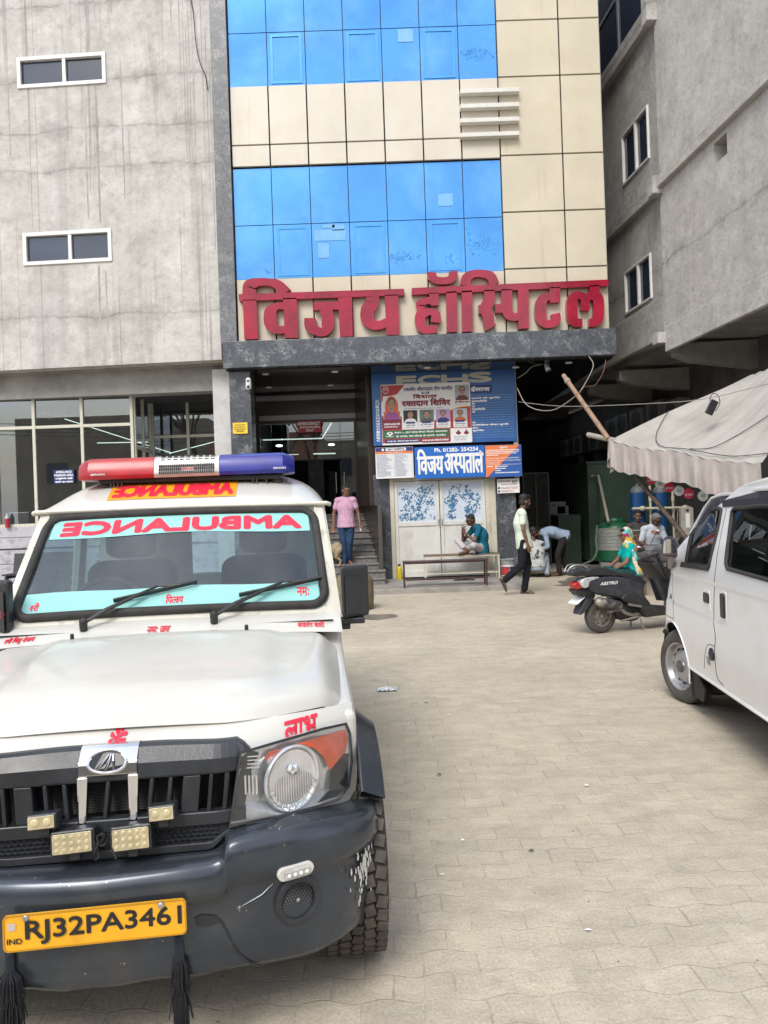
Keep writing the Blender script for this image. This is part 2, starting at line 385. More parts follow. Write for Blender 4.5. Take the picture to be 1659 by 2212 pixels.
    vo = nd(m, 'ShaderNodeTexVoronoi'); vo.inputs['Scale'].default_value = 9; l.new(tc.outputs['Object'], vo.inputs['Vector'])
    vm = nd(m, 'ShaderNodeMapRange'); vm.inputs[1].default_value = 0.035; vm.inputs[2].default_value = 0.06; vm.inputs[3].default_value = 0.75; vm.inputs[4].default_value = 0; l.new(vo.outputs['Distance'], vm.inputs[0])
    vc = nd(m, 'ShaderNodeSeparateXYZ'); l.new(vo.outputs['Color'], vc.inputs[0]); vt = nd(m, 'ShaderNodeMath', operation='GREATER_THAN'); vt.inputs[1].default_value = 0.55; l.new(vc.outputs[0], vt.inputs[0])
    vk = nd(m, 'ShaderNodeMath', operation='MULTIPLY'); l.new(vm.outputs[0], vk.inputs[0]); l.new(vt.outputs[0], vk.inputs[1])
    s3 = nd(m, 'ShaderNodeMixRGB'); s3.inputs[2].default_value = (0.13, 0.11, 0.09, 1); l.new(vk.outputs[0], s3.inputs[0]); l.new(s2.outputs[0], s3.inputs[1])
    db = nd(m, 'ShaderNodeMapRange'); db.inputs[1].default_value = 0.35; db.inputs[2].default_value = 0.68; db.inputs[3].default_value = 0.86; db.inputs[4].default_value = 1.13; l.new(nz(4.5, 8, 0.75, (1, 1.6, 1)), db.inputs[0])
    s4 = nd(m, 'ShaderNodeMixRGB', blend_type='MULTIPLY'); s4.inputs[0].default_value = 1; l.new(s3.outputs[0], s4.inputs[1]); l.new(db.outputs[0], s4.inputs[2])
    l.new(s4.outputs[0], p.inputs['Base Color'])
    h1 = nd(m, 'ShaderNodeMath', operation='MULTIPLY'); h1.inputs[1].default_value = -0.9; l.new(jf.outputs[0], h1.inputs[0])
    h2 = nd(m, 'ShaderNodeMath', operation='MULTIPLY'); h2.inputs[1].default_value = 0.5; l.new(nz(60, 5, 0.7), h2.inputs[0])
    h = nd(m, 'ShaderNodeMath', operation='ADD'); l.new(h1.outputs[0], h.inputs[0]); l.new(h2.outputs[0], h.inputs[1])
    h3 = nd(m, 'ShaderNodeMath', operation='MULTIPLY_ADD'); h3.inputs[1].default_value = 1.6; l.new(nz(7, 6, 0.6), h3.inputs[0]); l.new(h.outputs[0], h3.inputs[2])
    bp = nd(m, 'ShaderNodeBump'); bp.inputs['Strength'].default_value = 0.6; bp.inputs['Distance'].default_value = 0.012; l.new(h3.outputs[0], bp.inputs['Height']); l.new(bp.outputs[0], p.inputs['Normal'])
    return m
def plaster(name, c1, c2, zcracks, axis='Z', streak=1.0):
    """rough cement render: blotches, wavy day-joints at given heights, thin vertical runs"""
    m = bpy.data.materials.new(name); m.use_nodes = True; t = m.node_tree; l = t.links; p = t.nodes['Principled BSDF']; p.inputs['Roughness'].default_value = 0.9; p.inputs['Specular IOR Level'].default_value = 0.2
    tc = nd(m, 'ShaderNodeTexCoord'); sx = nd(m, 'ShaderNodeSeparateXYZ'); l.new(tc.outputs['Object'], sx.inputs[0])
    def nz(s, det=8, ro=0.6, st=(1, 1, 1), off=0):
        mp = nd(m, 'ShaderNodeMapping'); mp.inputs['Scale'].default_value = st; mp.inputs['Location'].default_value = (off, off*.7, off*.3); l.new(tc.outputs['Object'], mp.inputs[0])
        n = nd(m, 'ShaderNodeTexNoise'); n.inputs['Scale'].default_value = s; n.inputs['Detail'].default_value = det; n.inputs['Roughness'].default_value = ro; l.new(mp.outputs[0], n.inputs['Vector']); return n.outputs[0]
    def rng(s, a, b, c=0., d=1.):
        r = nd(m, 'ShaderNodeMapRange'); r.inputs[1].default_value = a; r.inputs[2].default_value = b; r.inputs[3].default_value = c; r.inputs[4].default_value = d; l.new(s, r.inputs[0]); return r.outputs[0]
    def mul(a, b):
        x = nd(m, 'ShaderNodeMath', operation='MULTIPLY'); l.new(a, x.inputs[0])
        if isinstance(b, float): x.inputs[1].default_value = b
        else: l.new(b, x.inputs[1])
        return x.outputs[0]
    def mix(f, a, col, bt='MIX'):
        x = nd(m, 'ShaderNodeMixRGB', blend_type=bt); l.new(f, x.inputs[0]); l.new(a, x.inputs[1]); x.inputs[2].default_value = (*col, 1); return x.outputs[0]
    b = nd(m, 'ShaderNodeValToRGB'); e = b.color_ramp.elements; e[0].position = 0.32; e[0].color = (*c1, 1); e[1].position = 0.68; e[1].color = (*c2, 1); l.new(nz(1.3, 14, 0.72), b.inputs[0])
    c = b.outputs[0]
    c = mix(rng(nz(6, 10, 0.72, off=4), 0.5, 0.72, 0, 0.5), c, tuple(x*0.62 for x in c1))
    c = mix(rng(nz(2.1, 8, 0.6, off=9), 0.55, 0.8, 0, 0.55), c, tuple(min(1, x*1.18) for x in c2))
    hgt = None
    for zc in zcracks:
        w = nd(m, 'ShaderNodeMath', operation='MULTIPLY_ADD'); w.inputs[1].default_value = 0.5; w.inputs[2].default_value = -0.25; l.new(nz(0.7, 12, 0.66, off=zc), w.inputs[0])
        d = nd(m, 'ShaderNodeMath', operation='ADD'); l.new(sx.outputs[2], d.inputs[0]); l.new(w.outputs[0], d.inputs[1])
        e_ = nd(m, 'ShaderNodeMath', operation='SUBTRACT'); l.new(d.outputs[0], e_.inputs[0]); e_.inputs[1].default_value = zc
        a_ = nd(m, 'ShaderNodeMath', operation='ABSOLUTE'); l.new(e_.outputs[0], a_.inputs[0])
        line = rng(a_.outputs[0], 0.004, 0.05, 1, 0); soft = rng(a_.outputs[0], 0.0, 0.22, 1, 0)
        c = mix(mul(mul(line, rng(nz(2.2, 6, 0.7, off=zc*2), 0.5, 0.7, 0.0, 0.8)), 0.22), c, tuple(x*0.5 for x in c1))
        c = mix(mul(soft, rng(nz(2.6, 8, 0.7, off=zc*3), 0.42, 0.66, 0, 0.75)), c, tuple(x*0.66 for x in c1))
        st = rng(e_.outputs[0], -0.02, 0.03, 0, .45)
        hgt = st if hgt is None else None or (lambda A, B: (lambda x: (l.new(A, x.inputs[0]), l.new(B, x.inputs[1]), x.outputs[0])[2])(nd(m, 'ShaderNodeMath', operation='ADD')))(hgt, st)
    if streak:
        s1 = rng(nz(11, 1, 0.5, (1, 1, 0.004)), 0.64, 0.66); k = rng(nz(0.5, 3, 0.5, (1.2, 1.2, 0.25), 3), 0.45, 0.50)
        c = mix(mul(mul(s1, k), 0.4*streak), c, (0.12, 0.118, 0.112))
        s2 = rng(nz(1.6, 4, 0.6, (1, 1, 0.03), 5), 0.56, 0.72, 0, 0.5*streak); c = mix(s2, c, (0.27, 0.27, 0.275))
        s3 = rng(nz(3.6, 4, 0.6, (1, 1, 0.05), 8), 0.56, 0.7, 0, 0.38*streak); c = mix(s3, c, (0.19, 0.175, 0.155))
    l.new(c, p.inputs['Base Color'])
    x = nd(m, 'ShaderNodeMath', operation='MULTIPLY_ADD'); x.inputs[1].default_value = 1.3; l.new(nz(5, 10, 0.7), x.inputs[0])
    if hgt is not None: l.new(hgt, x.inputs[2])
    bp = nd(m, 'ShaderNodeBump'); bp.inputs['Strength'].default_value = 0.7; bp.inputs['Distance'].default_value = 0.03; l.new(x.outputs[0], bp.inputs['Height']); l.new(bp.outputs[0], p.inputs['Normal'])
    return m
def granite(name, base, vein, rough=0.22, dens=1.0):
    m = bpy.data.materials.new(name); m.use_nodes = True; t = m.node_tree; l = t.links; p = t.nodes['Principled BSDF']; p.inputs['Roughness'].default_value = rough
    tc = nd(m, 'ShaderNodeTexCoord')
    def nz(s, det, ro, dist=0):
        n = nd(m, 'ShaderNodeTexNoise'); n.inputs['Scale'].default_value = s; n.inputs['Detail'].default_value = det; n.inputs['Roughness'].default_value = ro; n.inputs['Distortion'].default_value = dist; l.new(tc.outputs['Object'], n.inputs['Vector']); return n.outputs[0]
    def band(sock, w):
        a = nd(m, 'ShaderNodeMath', operation='SUBTRACT'); a.inputs[1].default_value = 0.5; l.new(sock, a.inputs[0])
        b = nd(m, 'ShaderNodeMath', operation='ABSOLUTE'); l.new(a.outputs[0], b.inputs[0])
        r = nd(m, 'ShaderNodeMapRange'); r.inputs[2].default_value = w; r.inputs[3].default_value = 1; r.inputs[4].default_value = 0; l.new(b.outputs[0], r.inputs[0]); return r.outputs[0]
    b = nd(m, 'ShaderNodeValToRGB'); e = b.color_ramp.elements; e[0].position = 0.35; e[0].color = (*[x*0.6 for x in base], 1); e[1].position = 0.7; e[1].color = (*[x*1.6 for x in base], 1); l.new(nz(14, 10, 0.7, 1.0), b.inputs[0])
    v1 = band(nz(4.5*dens, 5, 0.6, 2.4), 0.014); v2 = band(nz(9*dens, 4, 0.6, 1.8), 0.017)
    k = nd(m, 'ShaderNodeMapRange'); k.inputs[1].default_value = 0.5; k.inputs[2].default_value = 0.62; l.new(nz(3.2*dens, 4, 0.5), k.inputs[0])
    a = nd(m, 'ShaderNodeMath', operation='MAXIMUM'); l.new(v1, a.inputs[0]); l.new(v2, a.inputs[1])
    f = nd(m, 'ShaderNodeMath', operation='MULTIPLY'); l.new(a.outputs[0], f.inputs[0]); l.new(k.outputs[0], f.inputs[1])
    x = nd(m, 'ShaderNodeMixRGB'); l.new(f.outputs[0], x.inputs[0]); l.new(b.outputs[0], x.inputs[1]); x.inputs[2].default_value = (*vein, 1); l.new(x.outputs[0], p.inputs['Base Color'])
    return m
M_pave = paving()
M_wallL = plaster('grey_cement_render', (0.39, 0.372, 0.342), (0.59, 0.575, 0.545), (5.75, 8.75, 9.55, 10.55, 12.1))
M_wallR = plaster('smooth_cement_render', (0.345, 0.332, 0.312), (0.51, 0.497, 0.475), (6.4, 8.1, 11.6), streak=0.35)
M_gran = granite('veined_granite', (0.066, 0.073, 0.086), (0.46, 0.47, 0.48))
M_gran_light = granite('veined_granite_pale', (0.12, 0.126, 0.136), (0.45, 0.45, 0.45), 0.3, 1.3)
M_cream = add_dirt(add_dirt(M('cream_panel', (0.545, 0.495, 0.385), 0.45, var=0.07, vs=0.9), (0.48, 0.41, 0.28), 1.6, 0.5, 0.78, 0.5), (0.30, 0.24, 0.16), 5, 0.6, 0.76, 0.5, (1, 1, 0.07))
M_blue = add_dirt(M('blue_mirror_glass', (0.075, 0.29, 0.66), 0.07, 0.55, var=0.12, vs=0.5, spec=0.7, rvar=0.03), (0.17, 0.42, 0.70), 1.1, 0.46, 0.72, 0.55); add_dirt(M_blue, (0.05, 0.22, 0.52), 6, 0.56, 0.78, 0.35)
M_cream2 = add_dirt(add_dirt(M('pale_cream_panel', (0.585, 0.54, 0.46), 0.45, var=0.06, vs=0.9), (0.52, 0.46, 0.35), 1.3, 0.5, 0.78, 0.6), (0.36, 0.30, 0.23), 5, 0.6, 0.76, 0.4, (1, 1, 0.07))
M_blue2 = add_dirt(M('blue_pane_stain', (0.05, 0.27, 0.63), 0.2, 0.2, var=0.08), (0.02, 0.15, 0.42), 10, 0.5, 0.6, 0.7)
M_blue3 = M('blue_pane_paper', (0.16, 0.40, 0.70), 0.3, var=0.08, vs=5)
M_frame_blue = M('blue_sash', (0.075, 0.31, 0.68), 0.2, 0.4, var=0.06)
M_gap = M('dark_joint', (0.02, 0.022, 0.026), 0.6, var=0)
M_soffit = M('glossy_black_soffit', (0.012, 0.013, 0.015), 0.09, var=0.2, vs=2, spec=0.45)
M_white_frame = add_dirt(M('white_window_frame', (0.7, 0.69, 0.66), 0.4, var=0.05), (0.4, 0.36, 0.3), 8, 0.62, 0.8, 0.4)
M_dark_glass = M('dark_window_glass', (0.02, 0.032, 0.06), 0.04, var=0.2, vs=1, spec=0.9)
M_shop_glass = glass_mat('shop_glass', (0.7, 0.75, 0.75), 0.10, 0.01)
M_door_glass = glass_mat('entrance_glass', (0.6, 0.65, 0.65), 0.10, 0.01)
M_alu = M('cream_aluminium', (0.55, 0.54, 0.45), 0.4, var=0.06)
M_step = granite('speckled_step', (0.16, 0.152, 0.143), (0.26, 0.25, 0.24), 0.5, 4)
M_step_edge = M('step_nosing', (0.055, 0.053, 0.05), 0.5, var=0.3)
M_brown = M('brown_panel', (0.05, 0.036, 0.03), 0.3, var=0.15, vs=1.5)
M_kerb = add_dirt(M('cement_platform', (0.30, 0.285, 0.26), 0.8, var=0.15, vs=2, bump=0.2, bs=25), (0.16, 0.145, 0.125), 3, 0.45, 0.7, 0.7)
M_tilewall = add_dirt(M('lilac_wall_tiles', (0.46, 0.455, 0.50), 0.45, var=0.06, vs=4), (0.2, 0.185, 0.175), 6, 0.52, 0.68, 0.75, (1, 1, 1.4))

# ================================================================ ground
g = MB(); g.quad((-160, -160, 0), (160, -160, 0), (160, 160, 0), (-160, 160, 0))
tag(g.build('paved_ground', M_pave), kind='structure')
g = MB()
g.slab([(-9, 13.75, -.05), (2.62, 13.92, -.05), (2.75, 15.2, -.05), (2.92, 17.5, -.05), (2.92, 20, -.05), (-9, 20, -.05)], (0, 0, .15))
tag(g.build('hospital_pavement', M_kerb, bevel=0.012), kind='structure')
g = MB(); g.slab([(5.15, 13.75, -.05), (9.5, 13.35, -.05), (9.5, 18.4, -.05), (5.6, 18.4, -.05)], (0, 0, .17))
tag(g.build('shop_pavement', M_kerb, bevel=0.012), kind='structure')
g = MB(); g.slab([(5.15, 13.735, .02), (9.5, 13.335, .02), (9.5, 13.37, .02), (5.15, 13.77, .02)], (0, 0, .106))
tag(g.build('painted_kerb', M('red_kerb_paint', (0.25, 0.035, 0.03), 0.6, var=0.25, vs=5)), kind='structure')
wet = M('wet_ground', (0.17, 0.15, 0.125), 0.5, var=0.3, vs=5)
for cx, cy, rx, ry, sd_ in ((3.95, 14.9, .55, .4, 1), (3.6, 14.45, .35, .16, 2), (4.3, 15.6, .5, .5, 3), (-.2, 11.0, .35, .25, 4)):
    pts = []
    for k in range(26):
        a_ = k/26*2*math.pi; q = 1+0.55*noise.noise(Vector((math.cos(a_)*1.6, math.sin(a_)*1.6, sd_*5.3)))
        pts.append((cx+rx*q*math.cos(a_), cy+ry*q*math.sin(a_), .004))
    g = MB(); g.add(pts, [list(range(26))]); tag(g.build('wet_patch', wet), kind='structure')

# ================================================================ hospital
H = thing('hospital_building', 'narrow hospital block with blue mirror glass bands, cream panels and dark granite canopy', 'hospital', (0.8, 15, 0))
XL, XG, XM, XR = -2.83, 2.61, 3.87, 4.70
cols = [XL+(XG-XL)*i/7 for i in range(8)]
def panels(name, spec, mat, Y, parent=H, gap=0.014, th=0.05, bevel=0.004):
    m = MB()
    for x0, x1, z0, z1 in spec: m.b2((x0+gap, Y, z0+gap), (x1-gap, Y+th, z1-gap))
    return m.build(name, mat, parent, world=True, bevel=bevel, seg=1)
sp = []
for i in range(7):
    c0, c1 = cols[i], cols[i+1]
    sp += [(c0, c1, 8.63, 9.07), (c0, c1, 9.07, 10.27), (c0, c1, 12.5, 12.95), (c0, c1, 12.95, 14.2)]
panels('spandrel_cladding', [q for q in sp if q[2] < 11], M_cream2, 15.0); panels('spandrel_cladding', [q for q in sp if q[2] > 11], M_cream2, 15.0); sp = [(cols[i], cols[i+1], 5.02, 6.36) for i in range(7)]
zs = [5.02, 6.38, 7.53, 8.68, 10.27, 11.41, 12.5, 14.2]
for a_, b_ in ((XG, XM), (XM, XR)):
    sp += [(a_, b_, zs[i], zs[i+1]) for i in range(7)]
panels('cladding', sp, M_cream, 15.0)
m = MB(); m.b2((XL-.02, 15.09, 4.62), (XR-.012, 22, 15)); m.build('core', M_gap, H, world=True)
m = MB(); m.b2((XR-.01, 15.02, 4.62), (XR+.0, 22, 15)); m.build('side_wall', concrete_plain, H, world=True)
V3 = lambda x, y, z: Vector((x, y, z))
stains = [(6, 0.45, 1), (6, .35, 0), (4, .3, 0)]
for z0, z1, zt, nm in ((6.36, 7.46, 8.62, 'lower'), (10.27, 11.37, 12.5, 'upper')):
    m = MB()
    for i in range(7):
        for a_, b_ in ((z0, z1), (z1, zt)):
            j = [random.uniform(-.0022, .0022) for _ in range(4)]; P = [V3(cols[i]+.008, 15.055+j[0], a_+.008), V3(cols[i+1]-.008, 15.055+j[1], a_+.008), V3(cols[i+1]-.008, 15.055+j[2], b_-.008), V3(cols[i]+.008, 15.055+j[3], b_-.008)]; m.slab(P, (0, .03, 0))
    w = m.build('window', M_blue, H, world=True)
    w['label'] = 'band of blue mirror panes'
    for i in (1, 3, 5):
        x0, x1 = cols[i]+.07, cols[i+1]-.07; a_, b_ = z0+.05, z1-.05; q = MB()
        O = [(x0, 15.04, a_), (x1, 15.04, a_), (x1, 15.04, b_), (x0, 15.04, b_)]; I = [(x0+.05, 15.04, a_+.05), (x1-.05, 15.04, a_+.05), (x1-.05, 15.04, b_-.05), (x0+.05, 15.04, b_-.05)]
        q.frame(O, I, (0, .014, 0)); q.v = [EM[H.name] @ p for p in q.v]; q.build('sash', M_frame_blue, w)
    if 1:
        for x0, x1, a_, b_ in ((-.62+1.94, -.32+1.94, 7.72, 7.97), (-1.22, -.58, 7.10, 7.32), (-.85, -.6, 7.3, 7.42), (-1.15, -.93, 6.75, 7.05), (-1.05, -.8, 7.36, 7.43)) if nm == 'lower' else ((.62, .93, 11.08, 11.34),):
            q = MB(); q.b2((x0, 15.046, a_), (x1, 15.051, b_)); q.v = [EM[H.name] @ p for p in q.v]; q.build('paper_patch', M_blue3, w)
    rnd = random.Random(3 if nm == 'lower' else 5)
    spots = [(2.2, 6.9, .35, .16, 70), (.6, 6.7, .35, .1, 55), (1.9, 7.15, .1, .12, 16), (1.5, 6.65, .2, .1, 14), (-2.2, 6.5, .12, .06, 10)] if nm == 'lower' else [(2.2, 10.78, .3, .12, 130)]
    for cx, cz, rx, rz_, n_ in spots:
        q = MB()
        for k in range(n_):
            x, z = rnd.gauss(cx, rx*.5), rnd.gauss(cz, rz_*.55); r_ = rnd.uniform(.008, .035)
            if abs(x-cols[6]) < .05 or x > XG-.05 or abs(x-cols[5]) < .04: continue
            n6 = [(x+r_*rnd.uniform(.6, 1.3)*math.cos(t*1.05), 15.0515-k*1e-5, z+r_*rnd.uniform(.5, 1)*math.sin(t*1.05)) for t in range(6)]
            q.add(n6, [list(range(6))])
        q.v = [EM[H.name] @ p for p in q.v]; q.build('stain', M_blue2, w)
for i, (ya, yb) in enumerate(((196, 207), (228, 239), (259, 271), (290, 303))):
    p0, p1 = at(993, ya+2.2, 14.95), at(1120, ya-2.0, 14.95); m = MB(); zc = (p0.z+p1.z)/2
    m.b2((p0.x, 14.86, zc-.085), (p1.x, 14.998, zc)); m.build('fin', M('fin_white', (0.62, 0.61, 0.57), 0.4, var=0.06) if i == 0 else bpy.data.materials['fin_white'], H, world=True, bevel=.008)
m = MB(); m.b2((-3.17, 14.93, 5.05), (-2.845, 15.4, 15)); m.build('granite_column', M_gran_light, H, world=True)
m = MB(); m.b2((-3.11, 14.78, 4.53), (4.75, 15.3, 5.06))
for x in (-1.0, .75, 2.3, 3.6): pass
m.build('canopy_fascia', M_gran, H, world=True, bevel=.006)
m = MB()
for x in (-.75, 1.35, 3.05): m.b2((x, 14.776, 4.535), (x+.006, 14.779, 5.055))
m.build('fascia_joint', M_gap, H, world=True)
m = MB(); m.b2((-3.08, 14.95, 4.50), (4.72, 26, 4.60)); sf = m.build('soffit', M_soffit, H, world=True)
for px, py, Y in ((573, 790, 15.4), (723, 787, 15.4), (581, 835, 17), (714, 831, 17), (923, 785, 15.3), (1113, 770, 15.6), (1228, 777, 15.3)):
    c = at(px, py, Y); q = MB(); q.lathe([(.075, 4.498), (.07, 4.488), (.05, 4.485)], 20, Matrix.Translation((c.x, c.y, 0)) @ Matrix.Identity(4)); q.v = [EM[H.name] @ p for p in q.v]
    q.build('downlight', M('downlight', (.75, .75, .72), .4, var=0) if 'downlight' not in bpy.data.materials else bpy.data.materials['downlight'], sf)
# ground floor: pillars, entrance, steps, door block
m = MB(); m.b2((-3.05, 15.02, .1), (-2.62, 15.5, 4.5)); m.build('granite_pillar', M_gran, H, world=True, bevel=.005)
m = MB(); m.b2((-.21, 16.0, .1), (.14, 16.5, 2.35)); m.build('granite_pillar', M_gran, H, world=True, bevel=.005)
m = MB(); m.b2((2.42, 16.0, .1), (2.86, 16.5, 2.35)); m.build('granite_pillar', M_gran, H, world=True, bevel=.005)
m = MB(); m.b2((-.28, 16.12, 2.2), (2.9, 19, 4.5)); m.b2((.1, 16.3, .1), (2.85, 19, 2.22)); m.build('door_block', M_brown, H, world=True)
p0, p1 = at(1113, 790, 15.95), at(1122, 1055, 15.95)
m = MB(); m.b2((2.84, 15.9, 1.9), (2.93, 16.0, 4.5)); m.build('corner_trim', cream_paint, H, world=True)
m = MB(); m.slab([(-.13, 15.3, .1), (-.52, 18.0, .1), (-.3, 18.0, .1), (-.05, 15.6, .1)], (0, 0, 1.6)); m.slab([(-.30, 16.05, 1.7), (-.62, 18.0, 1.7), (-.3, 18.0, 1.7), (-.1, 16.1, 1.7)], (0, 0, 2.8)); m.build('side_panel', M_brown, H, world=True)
st = MB(); nz_ = MB()
for k in range(11):
    z = .235+.13*k; Y = 14.8+.3*k; xr = (-.02 if k < 2 else -.13-.14*(Y-15.3)); xl = -2.6
    st.b2((xl, Y, .09), (xr, 18.3, z-.035)); nz_.b2((xl, Y-.03, z-.035), (xr+.012, Y+.3, z))
s_ = st.build('staircase', M_step, H, world=True); nz_.v = [EM[H.name] @ p for p in nz_.v]; nz_.build('tread', M_step, s_, bevel=.006)
# entrance wall with glass
YE = 18.0
def er(px0, py0, px1, py1, Y=YE):
    a_, b_ = at(px0, py1, Y), at(px1, py0, Y); return a_.x, b_.x, a_.z, b_.z
m = MB(); m.b2((-3.05, YE, 3.78), (-.3, YE+.2, 4.5)); m.build('entrance_header', M_brown, H, world=True)
x0, x1, z0, z1 = er(540, 848, 787, 858); m = MB(); m.b2((-3.0, YE-.08, 4.33), (-.38, YE-.002, 4.45)); m.build('header_trim', M('satin_trim', (.3, .3, .31), .4, .5, var=.05), H, world=True)
for a_, b_ in ((-3.05, -2.95), (-.66, -.5)): m = MB(); m.b2((a_, YE, 1.5), (b_, YE+.1, 3.78)); m.build('entrance_jamb', M_brown, H, world=True)
m = MB(); m.b2((-2.95, YE-.03, 3.86), (-.6, YE-.002, 3.98)); m.build('header_trim', bpy.data.materials['satin_trim'], H, world=True)
for x0, x1, z0, z1 in ((-2.95, -2.42, 1.5, 3.78), (-2.42, -1.0, 2.9, 3.78), (-1.0, -.66, 1.5, 3.78)):
    m = MB(); m.b2((x0+.005, YE+.04, z0), (x1-.005, YE+.052, z1-.005)); m.build('glass_pane', M_door_glass, H, world=True)
m = MB(); m.b2((-2.42, YE+.035, 1.55), (-2.39, YE+.07, 2.9)); m.b2((-1.03, YE+.035, 1.55), (-1.0, YE+.07, 2.9)); m.b2((-2.42, YE+.035, 2.87), (-1.0, YE+.07, 2.9)); m.build('door_frame', M_gap, H, world=True)
m = MB()
for dx in (-1.13, -.93): m.tube([at(0, 0, 1).xyz*0+Vector((dx, YE-.03, 2.05)), Vector((dx, YE-.03, 2.55))], .012)
for dx in (-1.13, -.93):
    for z in (2.12, 2.48): m.tube([(dx, YE-.03, z), (dx, YE+.05, z)], .008)
m.build('door_handle', steel, H, world=True)
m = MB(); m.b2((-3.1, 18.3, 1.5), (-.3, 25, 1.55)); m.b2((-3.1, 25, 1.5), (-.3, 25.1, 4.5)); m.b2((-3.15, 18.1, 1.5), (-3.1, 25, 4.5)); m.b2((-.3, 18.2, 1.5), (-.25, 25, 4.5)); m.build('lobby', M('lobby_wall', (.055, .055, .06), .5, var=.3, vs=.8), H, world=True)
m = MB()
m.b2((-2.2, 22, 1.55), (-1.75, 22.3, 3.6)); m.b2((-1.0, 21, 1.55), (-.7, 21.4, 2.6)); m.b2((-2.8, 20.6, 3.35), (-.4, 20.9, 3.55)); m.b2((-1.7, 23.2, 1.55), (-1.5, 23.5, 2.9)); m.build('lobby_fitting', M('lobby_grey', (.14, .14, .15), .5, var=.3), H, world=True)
m = MB(); m.tube([at(552, 951, 19.4), at(696, 947, 19.4)], .016); m.tube([at(696, 947, 19.4), at(726, 897, 18.6)], .016); m.build('light_strip', lamp_strip, H, world=True)
m = MB(); m.tube([at(677, 980.5, 21), at(725, 979.5, 21)], .02); m.tube([at(620, 982.5, 21), at(645, 981.5, 21)], .012); m.build('light_strip', lamp_strip, H, world=True)
for px, py in ((603, 963), (716, 960.5)):
    m = MB(); c = at(px, py, 20); m.ell(c, (.09, .09, .03)); m.build('ceiling_lamp', lamp_white, H, world=True)
# white double door with ivy paper
D = H
def dz(py, px=960, Y=16.1): return at(px, py, Y).z
YD = 15.98
fr = MB(); fr.b2((.14, YD, .1), (.23, YD+.15, 2.32)); fr.b2((2.29, YD, .1), (2.42, YD+.15, 2.32)); fr.b2((.23, YD, 2.2), (2.29, YD+.15, 2.32)); fr.b2((2.2, YD-.01, .1), (2.29, YD+.15, 2.2)); fr.build('door_frame', cream_paint, H, world=True, bevel=.006)
door_white = add_dirt(M('door_white', (.62, .62, .58), .45, var=.05, vs=4), (.34, .31, .25), 3, .55, .78, .5)
paper = M('ivy_paper', (.60, .66, .74), .5, var=.05)
def ivy_paper():
    t = paper.node_tree; l = t.links; p = t.nodes['Principled BSDF']
    tc = nd(paper, 'ShaderNodeTexCoord'); mp = nd(paper, 'ShaderNodeMapping'); mp.inputs['Rotation'].default_value = (R(90), 0, 0); l.new(tc.outputs['Object'], mp.inputs[0])
    b = nd(paper, 'ShaderNodeTexBrick'); b.inputs['Scale'].default_value = 1; b.inputs['Brick Width'].default_value = .09; b.inputs['Row Height'].default_value = .032; b.inputs['Mortar Size'].default_value = .003; b.inputs['Color1'].default_value = (.64, .69, .76, 1); b.inputs['Color2'].default_value = (.55, .61, .70, 1); b.inputs['Mortar'].default_value = (.40, .47, .58, 1)
    l.new(mp.outputs[0], b.inputs['Vector']); l.new(b.outputs[0], p.inputs['Base Color'])
ivy_paper()
ivy_leaf = [M('ivy_leaf', (.03, .12, .28), .5, var=.2), M('ivy_leaf_teal', (.05, .20, .30), .5, var=.2)]
rnd = random.Random(11)
for dx0, dx1 in ((.235, 1.2), (1.215, 2.195)):
    f = MB(); z0, z1, zm, w_ = .12, 2.19, 1.22, .07
    for lo, hi in (((dx0, YD+.02, z0), (dx0+w_, YD+.07, z1)), ((dx1-w_, YD+.02, z0), (dx1, YD+.07, z1)), ((dx0+w_, YD+.02, z0), (dx1-w_, YD+.07, z0+.14)), ((dx0+w_, YD+.02, z1-.05), (dx1-w_, YD+.07, z1)), ((dx0+w_, YD+.02, zm), (dx1-w_, YD+.07, zm+.09))): f.b2(lo, hi)
    dd = f.build('door', door_white, H, world=True, bevel=.006)
    q = MB(); q.b2((dx0+w_, YD+.04, z0+.14), (dx1-w_, YD+.06, zm)); q.v = [EM[H.name] @ p for p in q.v]; q.build('lower_panel', door_white, dd)
    q = MB(); q.b2((dx0+w_, YD+.04, zm+.09), (dx1-w_, YD+.06, z1-.05)); q.v = [EM[H.name] @ p for p in q.v]; q.build('papered_pane', paper, dd)
    q = MB(); lx0, lx1, lz0, lz1 = dx0+w_+.03, dx1-w_-.03, zm+.12, z1-.08
    for s_ in range(46):
        x, z = rnd.uniform(lx0, lx1), rnd.uniform(lz0, lz1); ang = rnd.uniform(-2.2, -.6)
        for k in range(5):
            ang += rnd.uniform(-.5, .5); x += .035*math.cos(ang); z += .035*math.sin(ang)
            for _ in range(2):
                if rnd.random() < .15: continue
                cx, cz = x+rnd.uniform(-.035, .035), z+rnd.uniform(-.035, .035); r_ = rnd.uniform(.013, .028); a0 = rnd.uniform(0, 6.28)
                if not (lx0 < cx < lx1 and lz0 < cz < lz1): continue
                q.m = 0 if rnd.random() < .55 else 1
                n_ = 10; yy = YD+.0385-rnd.random()*.001
                q.add([(cx+r_*(1.1 if t % 2 == 0 else .55)*math.cos(a0+t*.628), yy, cz+r_*(1.1 if t % 2 == 0 else .55)*math.sin(a0+t*.628)) for t in range(n_)], [list(range(n_))])
    q.v = [EM[H.name] @ p for p in q.v]; q.build('ivy_print', ivy_leaf, dd, recalc=False)
    q = MB(); xh = dx1-.03 if dx0 < 1 else dx0+.03; q.b2((xh-.012, YD-.01, 1.22), (xh+.012, YD+.02, 1.36)); q.v = [EM[H.name] @ p for p in q.v]; q.build('handle', steel, dd, bevel=.004)
m = MB()
c0 = at(985, 1070, YD+.03)
m.build('x', cream_paint, H, world=True) if False else None

